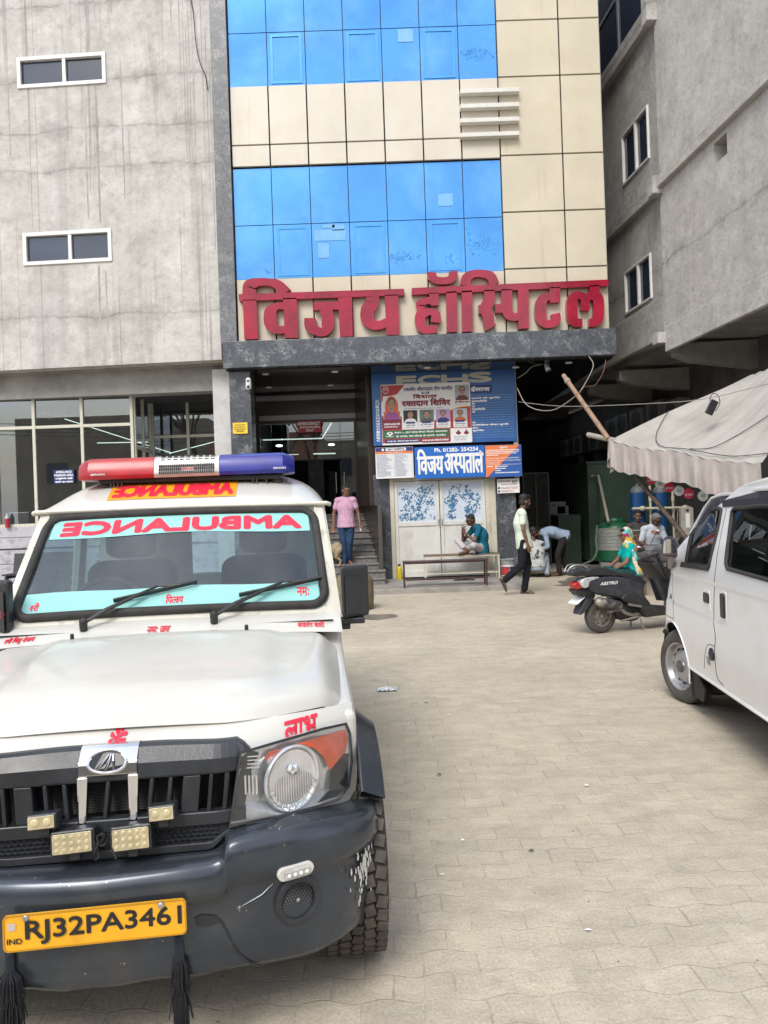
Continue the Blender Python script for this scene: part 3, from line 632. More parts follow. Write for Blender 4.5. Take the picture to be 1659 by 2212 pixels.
# ================================================================ left building
LB = thing('concrete_building', 'raw grey cement rendered building with two small white windows above a glazed shop front', 'building', (-6, 15.1, 0))
KL = .053
def lb(px, py, off=0.0):
    """pixel ray on the plane of the left wall (Y = 14.95 - KL (X + 3.17)), off metres behind it"""
    a_, b_ = ab(px, py); Y = (14.95-KL*3.17+off)/(1+KL*a_); return Vector((a_*Y, Y, CAM_Z+b_*Y))
def lbx(X, z, off=0.0): return Vector((X, 14.95-KL*(X+3.17)+off, z))
w_ = MB(); w_.slab([lbx(-14, 4.7), lbx(-3.165, 4.74), lbx(-3.165, 15), lbx(-14, 15)], (0, .3, 0))
wins = []
for q4 in (((37, 127), (228, 113), (230, 180), (39, 194)), ((50, 505), (241, 494), (243, 566), (52, 574))):
    P = [lb(*q) for q in q4]; x0 = (P[0].x+P[3].x)/2; x1 = (P[1].x+P[2].x)/2; z1 = (P[0].z+P[1].z)/2; z0 = (P[2].z+P[3].z)/2; wins.append((x0, x1, z0, z1))
cu = []
for x0, x1, z0, z1 in wins:
    c = MB(); c.b2((x0+.02, 14.5, z0+.02), (x1-.02, 16, z1-.02)); cu.append(c)
I = EM[LB.name]
wm = cut(w_.mesh('wall'), cu); wm.materials.clear(); wm.materials.append(M_wallL)
wm.transform(I); link('wall', wm, LB)
for x0, x1, z0, z1 in wins:
    f = MB(); t_ = .075
    O = [lbx(x0, z0, -.03), lbx(x1, z0, -.03), lbx(x1, z1, -.03), lbx(x0, z1, -.03)]; N_ = [lbx(x0+t_, z0+t_, -.03), lbx(x1-t_, z0+t_, -.03), lbx(x1-t_, z1-t_, -.03), lbx(x0+t_, z1-t_, -.03)]
    f.frame(O, N_, (0, .12, 0)); xm = lerp(x0, x1, .53); f.slab([lbx(xm-.035, z0+t_, -.02), lbx(xm+.035, z0+t_, -.02), lbx(xm+.035, z1-t_, -.02), lbx(xm-.035, z1-t_, -.02)], (0, .1, 0))
    f.v = [I @ p for p in f.v]; wf = f.build('window', M_white_frame, LB, bevel=.006)
    g = MB(); g.slab([lbx(x0+t_, z0+t_, .04), lbx(x1-t_, z0+t_, .04), lbx(x1-t_, z1-t_, .04), lbx(x0+t_, z1-t_, .04)], (0, .02, 0)); g.v = [I @ p for p in g.v]; g.build('pane', M_dark_glass, wf)
m = MB(); rn = random.Random(8)      # cement runs down the wall
for px, y0, y1, w in ((5, -20, 150, .02), (8, -20, 185, .018), (11, -20, 340, .02), (150, -20, 50, .012), (175, 190, 470, .05), (188, -20, 112, .09), (200, 185, 480, .06), (193, 575, 760, .05), (208, 585, 720, .03), (182, 300, 420, .02), (203, -20, 48, .012), (215, -20, 87, .018), (240, -20, 30, .012), (255, 130, 430, .03), (268, 280, 420, .018), (238, 300, 380, .012), (348, -20, 200, .012), (368, -20, 60, .02), (385, -20, 240, .02), (392, 40, 345, .022), (398, 60, 370, .02), (404, -20, 380, .016), (412, -20, 365, .02), (422, 330, 770, .018), (432, -20, 380, .016), (440, 60, 410, .018), (447, 130, 540, .022), (452, 240, 560, .014)):
    n_ = 12; L_ = []; R_ = []
    for k in range(n_+1):
        y = lerp(y0, y1, k/n_); p = lb(px+.035*y+rn.uniform(-.4, .4), y, -.004); q = w*.5*(1-.5*(k/n_)**3)*rn.uniform(.7, 1.2)*.8; L_.append(p+Vector((-q, 0, 0))); R_.append(p+Vector((q, 0, 0)))
    m.add(L_+R_, [[k, k+1, n_+2+k, n_+1+k] for k in range(n_)])
m.build('cement_run', add_dirt(M('cement_run', (.30, .297, .288), .9, var=.15, vs=6, bump=.2, bs=20), (.44, .43, .41), 5, .45, .6, .85, (1, 1, .15)), LB, world=True, recalc=False)
# beam, pillar, shop front
m = MB(); m.slab([lbx(-14, 4.2, .45), lbx(-3.16, 4.2, .45), lbx(-3.16, 4.72, .45), lbx(-14, 4.72, .45)], (0, .4, 0)); m.slab([lbx(-14, 4.66, .3), lbx(-3.16, 4.7, .3), lbx(-3.16, 4.75, .3), lbx(-14, 4.75, .3)], (0, .5, 0)); m.build('beam', concrete_plain, LB, world=True)
pl_white = add_dirt(M('lime_plaster', (.5, .495, .49), .8, var=.08, vs=3, bump=.15, bs=20), (.33, .315, .3), 5, .5, .75, .6)
a_, b_ = at(459, 830, 15.3), at(499, 960, 15.3)
m = MB(); m.b2((a_.x, 15.3, .1), (b_.x+.03, 15.75, 4.62)); m.build('pillar', pl_white, LB, world=True, bevel=.01)
YS = 15.75
def sx_(px): return at(px, 960, YS).x
zt, zr, zb = at(200, 836, YS).z, at(200, 919, YS).z, 1.5
X0, X1, X2, X3 = -9, sx_(74), sx_(178), sx_(286)
f = MB(); k = .032
XX = [-8.2, X1, X2, X3]
for x in XX: f.b2((x-k, YS, zb), (x+k, YS+.09, zt))
for z in (zb+k, zr, zt-k):
    for i in range(3): f.b2((XX[i]+k, YS+.005, z-k), (XX[i+1]-k, YS+.085, z+k))
sf_ = f.build('shop_window', M_alu, LB, world=True, bevel=.004)
for i in range(3):
    for a_, b_ in ((zb+2*k, zr-k), (zr+k, zt-2*k)):
        g = MB(); g.b2((XX[i]+k, YS+.04, a_), (XX[i+1]-k, YS+.05, b_)); g.v = [I @ p for p in g.v]; g.build('pane', M_shop_glass, sf_)
# canted return and inner window
YI = 17.2
xa, xb, xc = at(330, 960, YI).x, at(407, 960, YI).x, at(470, 960, YI).x
f = MB(); zt2, zm2 = at(400, 846, YI).z, at(400, 942, YI).z
for x in (xa, xb, xc): f.b2((x-k, YI, 1.5), (x+k, YI+.08, zt2))
for z in (zm2, zt2-k): f.b2((xa+k, YI+.004, z-k), (xb-k, YI+.076, z+k)); f.b2((xb+k, YI+.004, z-k), (xc-k, YI+.076, z+k))
x4 = X3+k
dv = Vector((xa-k-x4, YI-YS-.09, 0))
def cant(t, z): return Vector((x4, YS+.09, z))+dv*t
for t in (.0, .5, .97): p = cant(t, 1.5); f.b2((p.x-.03, p.y-.03, 1.5), (p.x+.03, p.y+.03, zt2))
for z in (zm2-.35, zt2-.06): f.slab([cant(.02, z-.03), cant(.97, z-.03), cant(.97, z+.03), cant(.02, z+.03)], (.03, .02, 0))
s2 = f.build('inner_window', M_alu, LB, world=True)
g = MB(); g.b2((xa+k, YI+.03, 1.5), (xb-k, YI+.04, zt2-.09)); g.b2((xb+k, YI+.03, 1.5), (xc-k, YI+.04, zt2-.09)); g.quad(cant(.02, 1.5), cant(.97, 1.5), cant(.97, zt2-.07), cant(.02, zt2-.07)); g.v = [I @ p for p in g.v]; g.build('pane', M_shop_glass, s2)
m = MB(); m.b2((-14, YS-.02, .1), (X3+.1, YS+.2, 1.5)); m.b2((X3-.02, YS+.2, .1), (-3.1, 17.3, 1.5)); m.build('dado_wall', M_tilewall, LB, world=True)
m = MB()
for z in (.72, 1.02, 1.28): m.b2((-14, YS-.026, z), (X3+.1, YS-.021, z+(.03 if z == 1.02 else .008)))
m.build('tile_joint', M_gap, LB, world=True)
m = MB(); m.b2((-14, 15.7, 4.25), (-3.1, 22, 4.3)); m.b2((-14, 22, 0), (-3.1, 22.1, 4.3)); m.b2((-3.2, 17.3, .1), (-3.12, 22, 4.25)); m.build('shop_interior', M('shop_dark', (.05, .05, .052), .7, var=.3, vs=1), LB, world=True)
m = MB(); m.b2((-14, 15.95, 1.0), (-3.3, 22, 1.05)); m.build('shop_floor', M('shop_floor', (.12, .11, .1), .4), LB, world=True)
m = MB(); m.tube([at(140, 905, 17.5), at(195, 920, 18), at(250, 943, 18.5), at(372, 979, 19.5)][:4:3], .011); m.tube([at(366, 979.5, 19.4), at(463, 953.5+2, 19.4)][:1]+[at(463, 954.5, 19.4)], .011); m.tube([at(210, 957, 19.4), at(320, 955, 19.4)], .011); m.build('light_strip', lamp_strip, LB, world=True)
m = MB()
for px in (40, 100, 250):
    c = at(px, 1086, 17.2); m.b2((c.x-.25, 17.2, 1.1), (c.x+.25, 17.3, 1.85)); m.b2((c.x-.25, 17.2, 1.05), (c.x+.25, 17.7, 1.15))
m.build('waiting_seat', M('seat_steel', (.1, .1, .105), .3, .6, var=.2), LB, world=True, bevel=.03)
m = MB(); c = at(130, 900, 17.5); m.tube([(c.x, 17.5, 4.2), (c.x, 17.5, c.z)], .012); m.lathe([(.02, .1), (.11, .08), (.12, 0), (.03, -.05)], 16, Matrix.Translation(c))
for k in range(3):
    a_ = 2.1*k+.3; m.box((c.x+.38*math.cos(a_), c.y+.38*math.sin(a_), c.z+.01), (.55, .13, .01), Matrix.Rotation(a_, 3, 'Z'))
m.build('ceiling_fan', M('fan_white', (.6, .6, .58), .4, var=0), LB, world=True)

# ================================================================ right building
RB = thing('plaster_building', 'tall grey plastered building overhanging a dark open ground floor beside the hospital', 'building', (6, 12, 0))
IR = EM[RB.name]
def rb(px, py, C=7.11):
    a_, b_ = ab(px, py); Y = C/(a_+.087); return Vector((a_*Y, Y, CAM_Z+b_*Y))
def rbp(Y, z, off=0.0): return Vector((7.11-.087*Y+off, Y, z))
zbot = lambda Y: 4.66+.06*(Y-11.56)
YJ = rb(1425, 430).y
cu = []
wq = [((1336, 290), (1391, 230), (1393, 351), (1337, 397)), ((1341, 588), (1397, 548), (1399, 647), (1344, 679))]
ww = []
for q4 in wq:
    P = [rb(*q) for q in q4]; y0 = (P[1].y+P[2].y)/2; y1 = (P[0].y+P[3].y)/2; z1 = (P[0].z+P[1].z)/2; z0 = (P[2].z+P[3].z)/2; ww.append((y0, y1, z0, z1))
    c = MB(); c.b2((3, y0+.02, z0+.02), (5.96, y1-.02, z1-.02)); cu.append(c)
P = [rb(1541, 312), rb(1569, 286), rb(1569, 335), rb(1541, 356)]
ho = (P[1].y, P[0].y, (P[2].z+P[3].z)/2, (P[0].z+P[1].z)/2)
c = MB(); c.b2((5, ho[0], ho[2]), (6.6, ho[1], ho[3])); cu.append(c)
w1 = MB(); w1.slab([rbp(1.0, zbot(1.0)), rbp(YJ, zbot(YJ)), rbp(YJ, 17), rbp(1.0, 17)], (.35, .03, 0))
w2 = MB(); w2.slab([rbp(YJ+.01, zbot(YJ), .1), rbp(27, zbot(27), .1), rbp(27, 17, .1), rbp(YJ+.01, 17, .1)], (.35, .03, 0))
wm = cut(w1.mesh('wall'), cu[2:]); wm.materials.clear(); wm.materials.append(M_wallR); wm.transform(IR); link('wall', wm, RB)
wm = cut(w2.mesh('wall'), cu[:2]); wm.materials.clear(); wm.materials.append(M_wallR); wm.transform(IR); link('wall', wm, RB)
for y0, y1, z0, z1 in ww:
    f = MB(); t_ = .045; o_ = .06
    O = [rbp(y0, z0, o_), rbp(y1, z0, o_), rbp(y1, z1, o_), rbp(y0, z1, o_)]; N_ = [rbp(y0+t_, z0+t_, o_), rbp(y1-t_, z0+t_, o_), rbp(y1-t_, z1-t_, o_), rbp(y0+t_, z1-t_, o_)]
    f.frame(O, N_, (.12, 0, 0)); ym = lerp(y0, y1, .48); f.slab([rbp(ym-.035, z0+t_, o_+.005), rbp(ym+.035, z0+t_, o_+.005), rbp(ym+.035, z1-t_, o_+.005), rbp(ym-.035, z1-t_, o_+.005)], (.1, 0, 0))
    f.v = [IR @ p for p in f.v]; wf = f.build('window', M_white_frame, RB, bevel=.006)
    g = MB(); g.slab([rbp(y0+t_, z0+t_, o_+.06), rbp(y1-t_, z0+t_, o_+.06), rbp(y1-t_, z1-t_, o_+.06), rbp(y0+t_, z1-t_, o_+.06)], (.02, 0, 0)); g.v = [IR @ p for p in g.v]; g.build('pane', M_dark_glass, wf)
def ledge(y0, y1, za, zb_, out, name='ledge', base=0.0):
    m = MB(); m.slab([rbp(y0, za, base-out), rbp(y1, za, base-out), rbp(y1, zb_, base-out), rbp(y0, zb_, base-out)], (out+.05, .0, 0)); m.build(name, M_wallR, RB, world=True, bevel=.015)
zl = rb(1314, 512).z; ledge(1, YJ-.12, zl-.05, zl+.17, .12); ledge(YJ+.1, 27, zl-.05, zl+.17, .12, base=.1)
zl2 = rb(1307, 189).z; ledge(YJ+.1, 27, zl2-.02, zl2+.35, .15, base=.1)
for za, zb_ in ((zl-.16, zl+.2), (zl2-.18, zl2+1.4), (zbot(YJ)-.12, zbot(YJ)+.1)): ledge(YJ-.14, YJ+.12, za, zb_, .2, 'bracket')
ledge(1, YJ-.1, zbot(8)+.12, zbot(8)+.62, .05, 'edge_beam'); ledge(YJ+.1, 27, zbot(20)-.25, zbot(20)+.6, .06, 'edge_beam', base=.1)
m = MB(); y0, y1 = YJ+.5, 26; o_ = .06
m.slab([rbp(y0, zl2+.36, o_), rbp(y1, zl2+.36, o_), rbp(y1, zl2+3.2, o_), rbp(y0, zl2+3.2, o_)], (.03, 0, 0)); wg = m.build('window', M_dark_glass, RB, world=True); wg['label'] = 'dark curtain glazing over the top ledge'
f = MB()
for i in range(9):
    y = lerp(y0, y1, i/8); f.slab([rbp(y-.04, zl2+.36, o_-.03), rbp(y+.04, zl2+.36, o_-.03), rbp(y+.04, zl2+3.2, o_-.03), rbp(y-.04, zl2+3.2, o_-.03)], (.028, 0, 0))
f.slab([rbp(y0, zl2+1.6, o_-.03), rbp(y1, zl2+1.6, o_-.03), rbp(y1, zl2+1.68, o_-.03), rbp(y0, zl2+1.68, o_-.03)], (.027, 0, 0))
f.v = [IR @ p for p in f.v]; f.build('mullion', M('grey_mullion', (.16, .17, .18), .4, .3, var=.1), wg)
m = MB(); m.slab([rbp(ho[0]-.1, ho[2]-.1, .349), rbp(ho[1]+.1, ho[2]-.1, .349), rbp(ho[1]+.1, ho[3]+.1, .349), rbp(ho[0]-.1, ho[3]+.1, .349)], (.03, 0, 0)); m.build('vent_backing', M_gap, RB, world=True)
# open ground floor: soffit, cross beams, inner wall, back wall
m = MB(); m.slab([rbp(1, 4.72, .36), rbp(30, 4.95, .36), rbp(30, 4.95, 8), rbp(1, 4.72, 8)], (0, 0, .2)); m.build('soffit', concrete_plain, RB, world=True)
for px, py, Lb in ((1444, 752, 2.0), (1324, 806, 2.2), (1260, 842, 2.2)):
    p = rb(px, py); y = p.y; m = MB()
    for sgn in (0,):
        m.slab([(p.x+.15, y, 4.72), (p.x+.15, y, 4.5), (p.x+.5, y+.03, 4.38), (p.x+Lb, y+.087*Lb, 4.2), (p.x+Lb, y+.087*Lb, 4.8)], (.02, .32, 0))
    m.build('beam', concrete_plain, RB, world=True, bevel=.01)
dark_wall = add_dirt(M('dark_grey_wall', (.10, .098, .094), .85, var=.25, vs=1.2, bump=.2, bs=12), (.05, .05, .05), 2, .45, .7, .7)  # dark grey wall colour with darker mottling
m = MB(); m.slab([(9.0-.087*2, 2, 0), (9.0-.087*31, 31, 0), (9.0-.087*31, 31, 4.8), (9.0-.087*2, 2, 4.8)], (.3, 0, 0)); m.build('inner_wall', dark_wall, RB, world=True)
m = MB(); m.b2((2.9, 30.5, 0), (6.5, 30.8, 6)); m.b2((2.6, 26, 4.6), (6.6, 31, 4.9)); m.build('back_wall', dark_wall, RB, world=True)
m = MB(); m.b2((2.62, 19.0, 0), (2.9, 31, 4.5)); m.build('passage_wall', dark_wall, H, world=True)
pl = rb(1640, 790, 9.0); m = MB(); m.b2((7.35, 12.1, 0), (8.3, 12.75, 4.7)); m.build('pillar', concrete_plain, RB, world=True, bevel=.015)
# ================================================================ signs
M_acry = M('red_acrylic', (0.28, 0.004, 0.026), 0.11, var=0.25, vs=1.6, spec=0.55, bump=0.3, bs=2.6, rvar=0.06)
def d1(zx, zy, d): p = at(504.7+zx*.23148, 576+zy*.23148, 14.9); return Vector((p.x, 14.865+d, p.z))
def d2(zx, zy, d): p = at(877.8+zx*.27115, 576+zy*.27115, 14.9); return Vector((p.x, 14.865+d, p.z))
def letters(name, label, fn, spec, loc):
    L_ = thing(name, label, 'sign', loc)
    for k, shapes in enumerate(spec):
        m = MB(); i = 0
        for kind, pts in shapes:
            d = -.0012*i; i += 1
            if kind == 'p': m.poly(pts, fn, d, .125)
            else:
                P = smooth_pts([(a, b, 0) for a, b, c in pts], 5); ws = [c for a, b, c in pts]; n = len(pts)-1
                wv = [lerp(ws[min(int(t/5), n-1)], ws[min(int(t/5)+1, n)], (t/5)-min(int(t/5), n-1)) for t in range(len(P))]
                m.ribbon([(p.x, p.y) for p in P], wv, fn, d, .125)
        m.build('headline' if k == 0 else 'letter', M_acry, L_, world=True, smooth=40)
    return L_
letters('sign_lettering', 'shorter red acrylic word of raised letters on the granite canopy ledge', d1, [
 [('p', [(48, 262), (1590, 212), (1592, 272), (55, 325)])],
 [('p', [(88, 316), (215, 312), (230, 680), (103, 682)]), ('r', [(152, 300, 124), (150, 235, 128), (158, 180, 120), (230, 150, 74), (330, 150, 66), (415, 175, 88), (480, 255, 130)])],
 [('p', [(463, 300), (590, 296), (605, 668), (480, 670)]), ('r', [(485, 372, 62), (400, 376, 64), (347, 430, 116), (349, 530, 124), (400, 592, 76), (488, 590, 66)])],
 [('p', [(975, 290), (1105, 286), (1113, 655), (993, 660)]), ('p', [(745, 338), (985, 330), (988, 405), (750, 412)]), ('r', [(850, 395, 110), (878, 460, 118), (880, 555, 118), (850, 608, 84), (790, 610, 80), (722, 560, 112), (716, 485, 108)])],
 [('p', [(1408, 270), (1535, 265), (1545, 640), (1425, 643)]), ('r', [(1295, 285, 120), (1295, 345, 118), (1252, 405, 128), (1250, 490, 126), (1300, 545, 92), (1370, 548, 78), (1432, 520, 80)])],
], (-1, 14.9, 5.1))
letters('sign_lettering', 'longer red acrylic word of raised letters ending at the canopy corner', d2, [
 [('p', [(42, 175), (1605, 107), (1605, 157), (42, 228)])],
 [('p', [(178, 215), (255, 212), (255, 312), (195, 316)]), ('r', [(228, 282, 68), (160, 275, 52), (108, 305, 70), (125, 345, 56)]), ('r', [(231, 448, 78), (232, 390, 78), (190, 362, 50), (116, 390, 84), (112, 460, 84), (142, 505, 64), (243, 500, 64)])],
 [('r', [(205, 48, 66), (206, 85, 70), (245, 114, 56), (330, 113, 56), (370, 84, 70), (371, 40, 68)])],
 [('p', [(315, 205), (400, 200), (403, 523), (320, 527)])],
 [('p', [(438, 198), (522, 194), (527, 520), (443, 523)]), ('r', [(468, 155, 84), (480, 95, 80), (530, 62, 58), (610, 60, 58), (670, 82, 74), (700, 146, 78)])],
 [('r', [(660, 190, 84), (658, 270, 84), (628, 335, 92), (650, 400, 88), (655, 455, 88), (672, 492, 92)]), ('p', [(572, 310), (640, 303), (640, 378), (575, 380)]), ('p', [(705, 303), (775, 300), (775, 370), (708, 373)])],
 [('r', [(797, 185, 85), (797, 330, 85), (816, 385, 80), (860, 405, 60), (902, 396, 60)]), ('p', [(885, 180), (970, 176), (973, 495), (890, 500)])],
 [('p', [(1137, 170), (1220, 166), (1220, 288), (1137, 290)]), ('r', [(1180, 262, 52), (1120, 240, 60), (1071, 290, 88), (1069, 400, 88), (1100, 455, 66), (1160, 458, 58), (1190, 425, 74), (1184, 378, 70)])],
 [('p', [(1455, 155), (1535, 150), (1535, 225), (1455, 230)]), ('r', [(1398, 450, 62), (1342, 446, 70), (1319, 400, 86), (1319, 270, 86), (1360, 230, 60), (1408, 250, 60), (1420, 300, 66), (1420, 354, 68)]), ('r', [(1420, 275, 56), (1460, 236, 62), (1522, 255, 84), (1525, 400, 86), (1500, 445, 72), (1452, 450, 60)])],
], (2.5, 14.9, 5.1))

def board(name, label, cat, px0, px1, yt, yb, Y, mat, th=.03, group=None, back=None):
    pm = (px0+px1)/2; z1, z0 = at(pm, yt, Y).z, at(pm, yb, Y).z; x0, x1 = at(px0, (yt+yb)/2, Y).x, at(px1, (yt+yb)/2, Y).x
    t = thing(name, label, cat, ((x0+x1)/2, Y, z0), group=group); w, h = x1-x0, z1-z0
    m = MB(); m.b2((-w/2, .0, 0), (w/2, th, h)); m.build('panel', mat, t, bevel=.002, seg=1)
    W_, H_ = px1-px0, yb-yt
    def fn(x, y, d): return Vector((-w/2+(x-px0)/W_*w, -.0015-d, (yb-y)/H_*h))       # x, y in the photo's de-rolled pixels
    return t, fn
def lay(t, name, mat, build):
    m = MB(); build(m); return m.build(name, mat, t, recalc=False)
def rect(m, fn, x0, y0, x1, y1, d=.001): m.add([fn(x0, y1, d), fn(x1, y1, d), fn(x1, y0, d), fn(x0, y0, d)], [[0, 1, 2, 3]])
def rrect(m, fn, x0, y0, x1, y1, d=.001, r=3):
    P = []
    for cx, cy, a0 in ((x1-r, y0+r, -90), (x1-r, y1-r, 0), (x0+r, y1-r, 90), (x0+r, y0+r, 180)):
        for k in range(5): g = R(a0+22.5*k); P.append(fn(cx+r*math.cos(g), cy+r*math.sin(g), d))
    m.add(P, [list(range(len(P)))])
def words(m, fn, x0, x1, y0, y1, rnd, d=.002, fill=.9):
    """unreadable small print: a run of word-length dashes"""
    x = x0; e = x0+(x1-x0)*fill
    while x < e-1:
        w = min(rnd.uniform(1.5, 5.5), e-x); rect(m, fn, x, y0, x+w, y1, d); x += w+.7
sky_board = add_dirt(M('blue_board', (.025, .11, .34), .35, var=.1, vs=2), (.06, .13, .28), 3, .5, .8, .4)
bright_blue = M('bright_blue_board', (.012, .13, .50), .35, var=.06, vs=2)
print_white = M('print_white', (.78, .79, .80), .45, var=.03)
print_orange = M('print_orange', (.72, .20, .06), .45, var=.06)
print_navy = M('print_navy', (.025, .035, .16), .45, var=.05)
print_red = M('print_red', (.42, .035, .035), .45, var=.1)
print_maroon = M('print_maroon', (.22, .02, .035), .45, var=.05)
print_green = M('print_green', (.035, .14, .06), .45, var=.06)
print_yellow = M('print_yellow', (.75, .52, .04), .5, var=.05)
print_black = M('print_black', (.02, .02, .025), .5, var=0)
print_grey = M('print_grey', (.33, .35, .38), .5, var=.1)
print_pale = M('print_pale', (.76, .74, .72), .5, var=.03)
rnd = random.Random(21)
# --- large clinic board behind the banner
t, fn = board('clinic_board', 'large blue clinic board under the canopy, mostly covered by a white poster', 'sign', 804, 1115, 801, 958, 15.86, sky_board, .1)
lay(t, 'lettering', M('board_cream', (.55, .54, .47), .5, var=.04), lambda m: (m.text('E', fn, 861, 899, 831, 809, .16), m.text('C', fn, 907, 950, 831, 809, .16), m.text('H', fn, 958, 1010, 831, 809, .16), m.text('S', fn, 1018, 1061, 829, 806, .16)))
lay(t, 'heading_plate', print_navy, lambda m: rrect(m, fn, 1014, 834, 1064, 852))
lay(t, 'heading', print_white, lambda m: m.text('ईलाज', fn, 1019, 1058, 849, 837, .1, .002))
def bl(m):
    for i in range(18):
        y = 857+5.3*i; rect(m, fn, 809, y, 1109, y+.55)
lay(t, 'ruled_line', M('board_line', (.22, .36, .56), .5, var=.05), bl)
def tl(m):
    for i, s in enumerate('CUEGCGNGGOOIEEC'): m.text(s, fn, 812, 818.5, 865+6.0*i, 860.3+6.0*i, .16, .002)
    for i, s in ((0, 'डालने की सुविधा'), (1, 'डायलिसिस'), (4, 'मेडिसिन'), (10, 'क~रिटिकल केयर यूनिट'), (11, 'रोग'), (12, 'सुविधा')):
        y = 863+5.8*i; m.text(s, fn, 1019, 1019+4.1*len(s), y+2.6, y-2.6, .12, .002)
    for i in (2, 3, 5, 9): y = 863+5.8*i; m.text('री', fn, 1019, 1026, y+2.3, y-2.3, .12, .002)
lay(t, 'list_lettering', print_white, tl)
# --- blood donation banner
t, fn = board('blood_camp_poster', 'white and red blood camp poster with portrait photos, hung over the large blue board', 'poster', 824, 1017, 828, 959, 15.82, print_pale, .006)
def zz(f): return lambda x, y, d: fn(824+(x-170)*(193/1300), 828+(y-135)*(131/905), d)
q = zz(0)
lay(t, 'red_area', print_red, lambda m: (m.add([q(175, 150, .0005), q(175, 400, .0005), q(250, 320, .0005), q(400, 290, .0005), q(460, 220, .0005), q(520, 150, .0005)], [[0, 1, 2, 3, 4, 5]]), m.add([q(175, 600, .0004), q(175, 1010, .0004), q(720, 1010, .0004), q(720, 820, .0004), q(460, 815, .0004), q(460, 640, .0004)], [[0, 1, 2, 3, 4, 5]]), m.add([q(940, 680, .0004), q(920, 820, .0004), q(720, 820, .0003), q(720, 1010, .0003), q(1165, 1010, .0003), q(1165, 820, .0003), q(1465, 820, .0003), q(1465, 500, .0003), q(1300, 510, .0003), q(1170, 550, .0003), q(1170, 800, .0003)], [list(range(11))])))
lay(t, 'gold_edge', print_yellow, lambda m: (m.ribbon([(1170, 552), (1230, 525), (1300, 508), (1465, 492)], 9, q, .0006, .0008), m.ribbon([(175, 402), (250, 318), (400, 288)], 6, q, .0007, .0009)))
lay(t, 'green_panel', print_green, lambda m: rrect(m, lambda x, y, d: q(x, y, d), 180, 822, 1145, 945, .0012, 22))
lay(t, 'navy_strip', print_navy, lambda m: (rrect(m, q, 205, 957, 715, 1013, .0012, 18), m.add([q(770, 262, .001), q(880, 262, .001), q(868, 292, .001), q(758, 292, .001)], [[0, 1, 2, 3]])))
lay(t, 'maroon_strip', print_maroon, lambda m: (rrect(m, q, 735, 957, 1160, 1020, .0012, 18), rrect(m, q, 172, 610, 462, 808, .0008, 22)))
lay(t, 'white_panel', print_white, lambda m: rect(m, q, 1168, 824, 1478, 1030, .0008))
lay(t, 'navy_lettering', print_navy, lambda m: (m.text('रक~तवीर जीवनदाता टीम नारनौल', q, 508, 1212, 250, 178, .06, .002), [m.text(s, q, a, b, y, y-24, .06, .003) for s, a, b, y in (('सतीष गोरिया', 525, 655, 765), ('डॉ. प~रदीप कुमार', 735, 915, 765), ('श~री \u093fवि\u093fपन शर\u094dमा'.replace('वि', 'व'), 995, 1130, 768), ('श~री \u093fजतेन~द~र कुमार', 1240, 1392, 768))]))
def rl(m):
    m.text('\u093fवशाल', q, 640, 980, 362, 290, .12, .002); m.text('रक~तदान \u093fश\u093fवर', q, 482, 1168, 480, 362, .12, .002); m.text('डॉ. \u093fव\u093fनत यादव', q, 1245, 1452, 448, 412, .1, .002)
    for cx in (1280, 1395):
        P = [q(cx+38*math.cos(g)*(1 if math.sin(g) > -.2 else .6*(1+math.sin(g))+.1), 885+(34*math.sin(g) if math.sin(g) > -.2 else 45*math.sin(g)), .0015) for g in [k*math.pi/12 for k in range(24)]]; m.add(P, [list(range(24))])
lay(t, 'red_lettering', print_maroon, rl)
def wl_(m):
    m.text('स~थान :– JRP ब~लड सेन~टर \u093fवजय अस~पताल', q, 350, 1115, 878, 838, .08, .003); m.text('के अन~दर, बस स~टैण~ड के सामने, नारनौल', q, 372, 1092, 932, 896, .08, .003)
    m.text('एक बूंद रक~त – \u093fकसी की धड़कन बन सकती है', q, 245, 690, 1000, 970, .08, .003); m.text('आपका एक कदम, \u093fकसी की नई \u093fजंदगी', q, 752, 1132, 1005, 968, .08, .003)
    m.text('द~वारा', q, 785, 850, 288, 266, .06, .003); m.text('श~रीमती कमलेश सैनी', q, 205, 432, 745, 708, .08, .003); words(m, lambda x, y, d: q(x*10, y, d), 20.5, 43, 762, 776, rnd, .003)
    g_ = [q(282+45*math.cos(k*.3927), 868+26*math.sin(k*.3927), .002) for k in range(16)]; m.add(g_, [list(range(16))]); m.add([q(240, 872, .0021), q(324, 872, .0021), q(282, 912, .0021)], [[0, 1, 2]]); m.ribbon([(222, 908), (282, 918), (342, 908)], 8, q, .0022, .0026)
    for cx, cy in ((222, 180), (262, 180)): m.ribbon([(cx+15*math.cos(k*.5236), cy+15*math.sin(k*.5236)) for k in range(13)], 5, q, .002, .003)
    m.ribbon([(242, 275), (205, 245), (195, 215), (220, 200), (242, 225), (262, 200), (285, 215), (275, 245), (242, 275)], 6, q, .002, .003)
lay(t, 'white_lettering', print_white, wl_)
lay(t, 'pin_hole', print_green, lambda m: m.add([q(282+17*math.cos(k*.5236), 865+11*math.sin(k*.5236), .0032) for k in range(12)], [list(range(12))]))
lay(t, 'small_print', print_grey, lambda m: (words(m, lambda x, y, d: q(x*10, y, d), 50, 113.5, 503, 514, rnd), words(m, lambda x, y, d: q(x*10, y, d), 124, 146, 466, 474, rnd), [words(m, lambda x, y, d: q(x*10, y, d), a, b, 780, 790, rnd, .003) for a, b in ((50, 67), (74, 91), (97, 116), (123, 140))], [words(m, lambda x, y, d: q(x*10, y, d), 121, 142, y, y+11, rnd, .003) for y in (940, 966, 992)]))
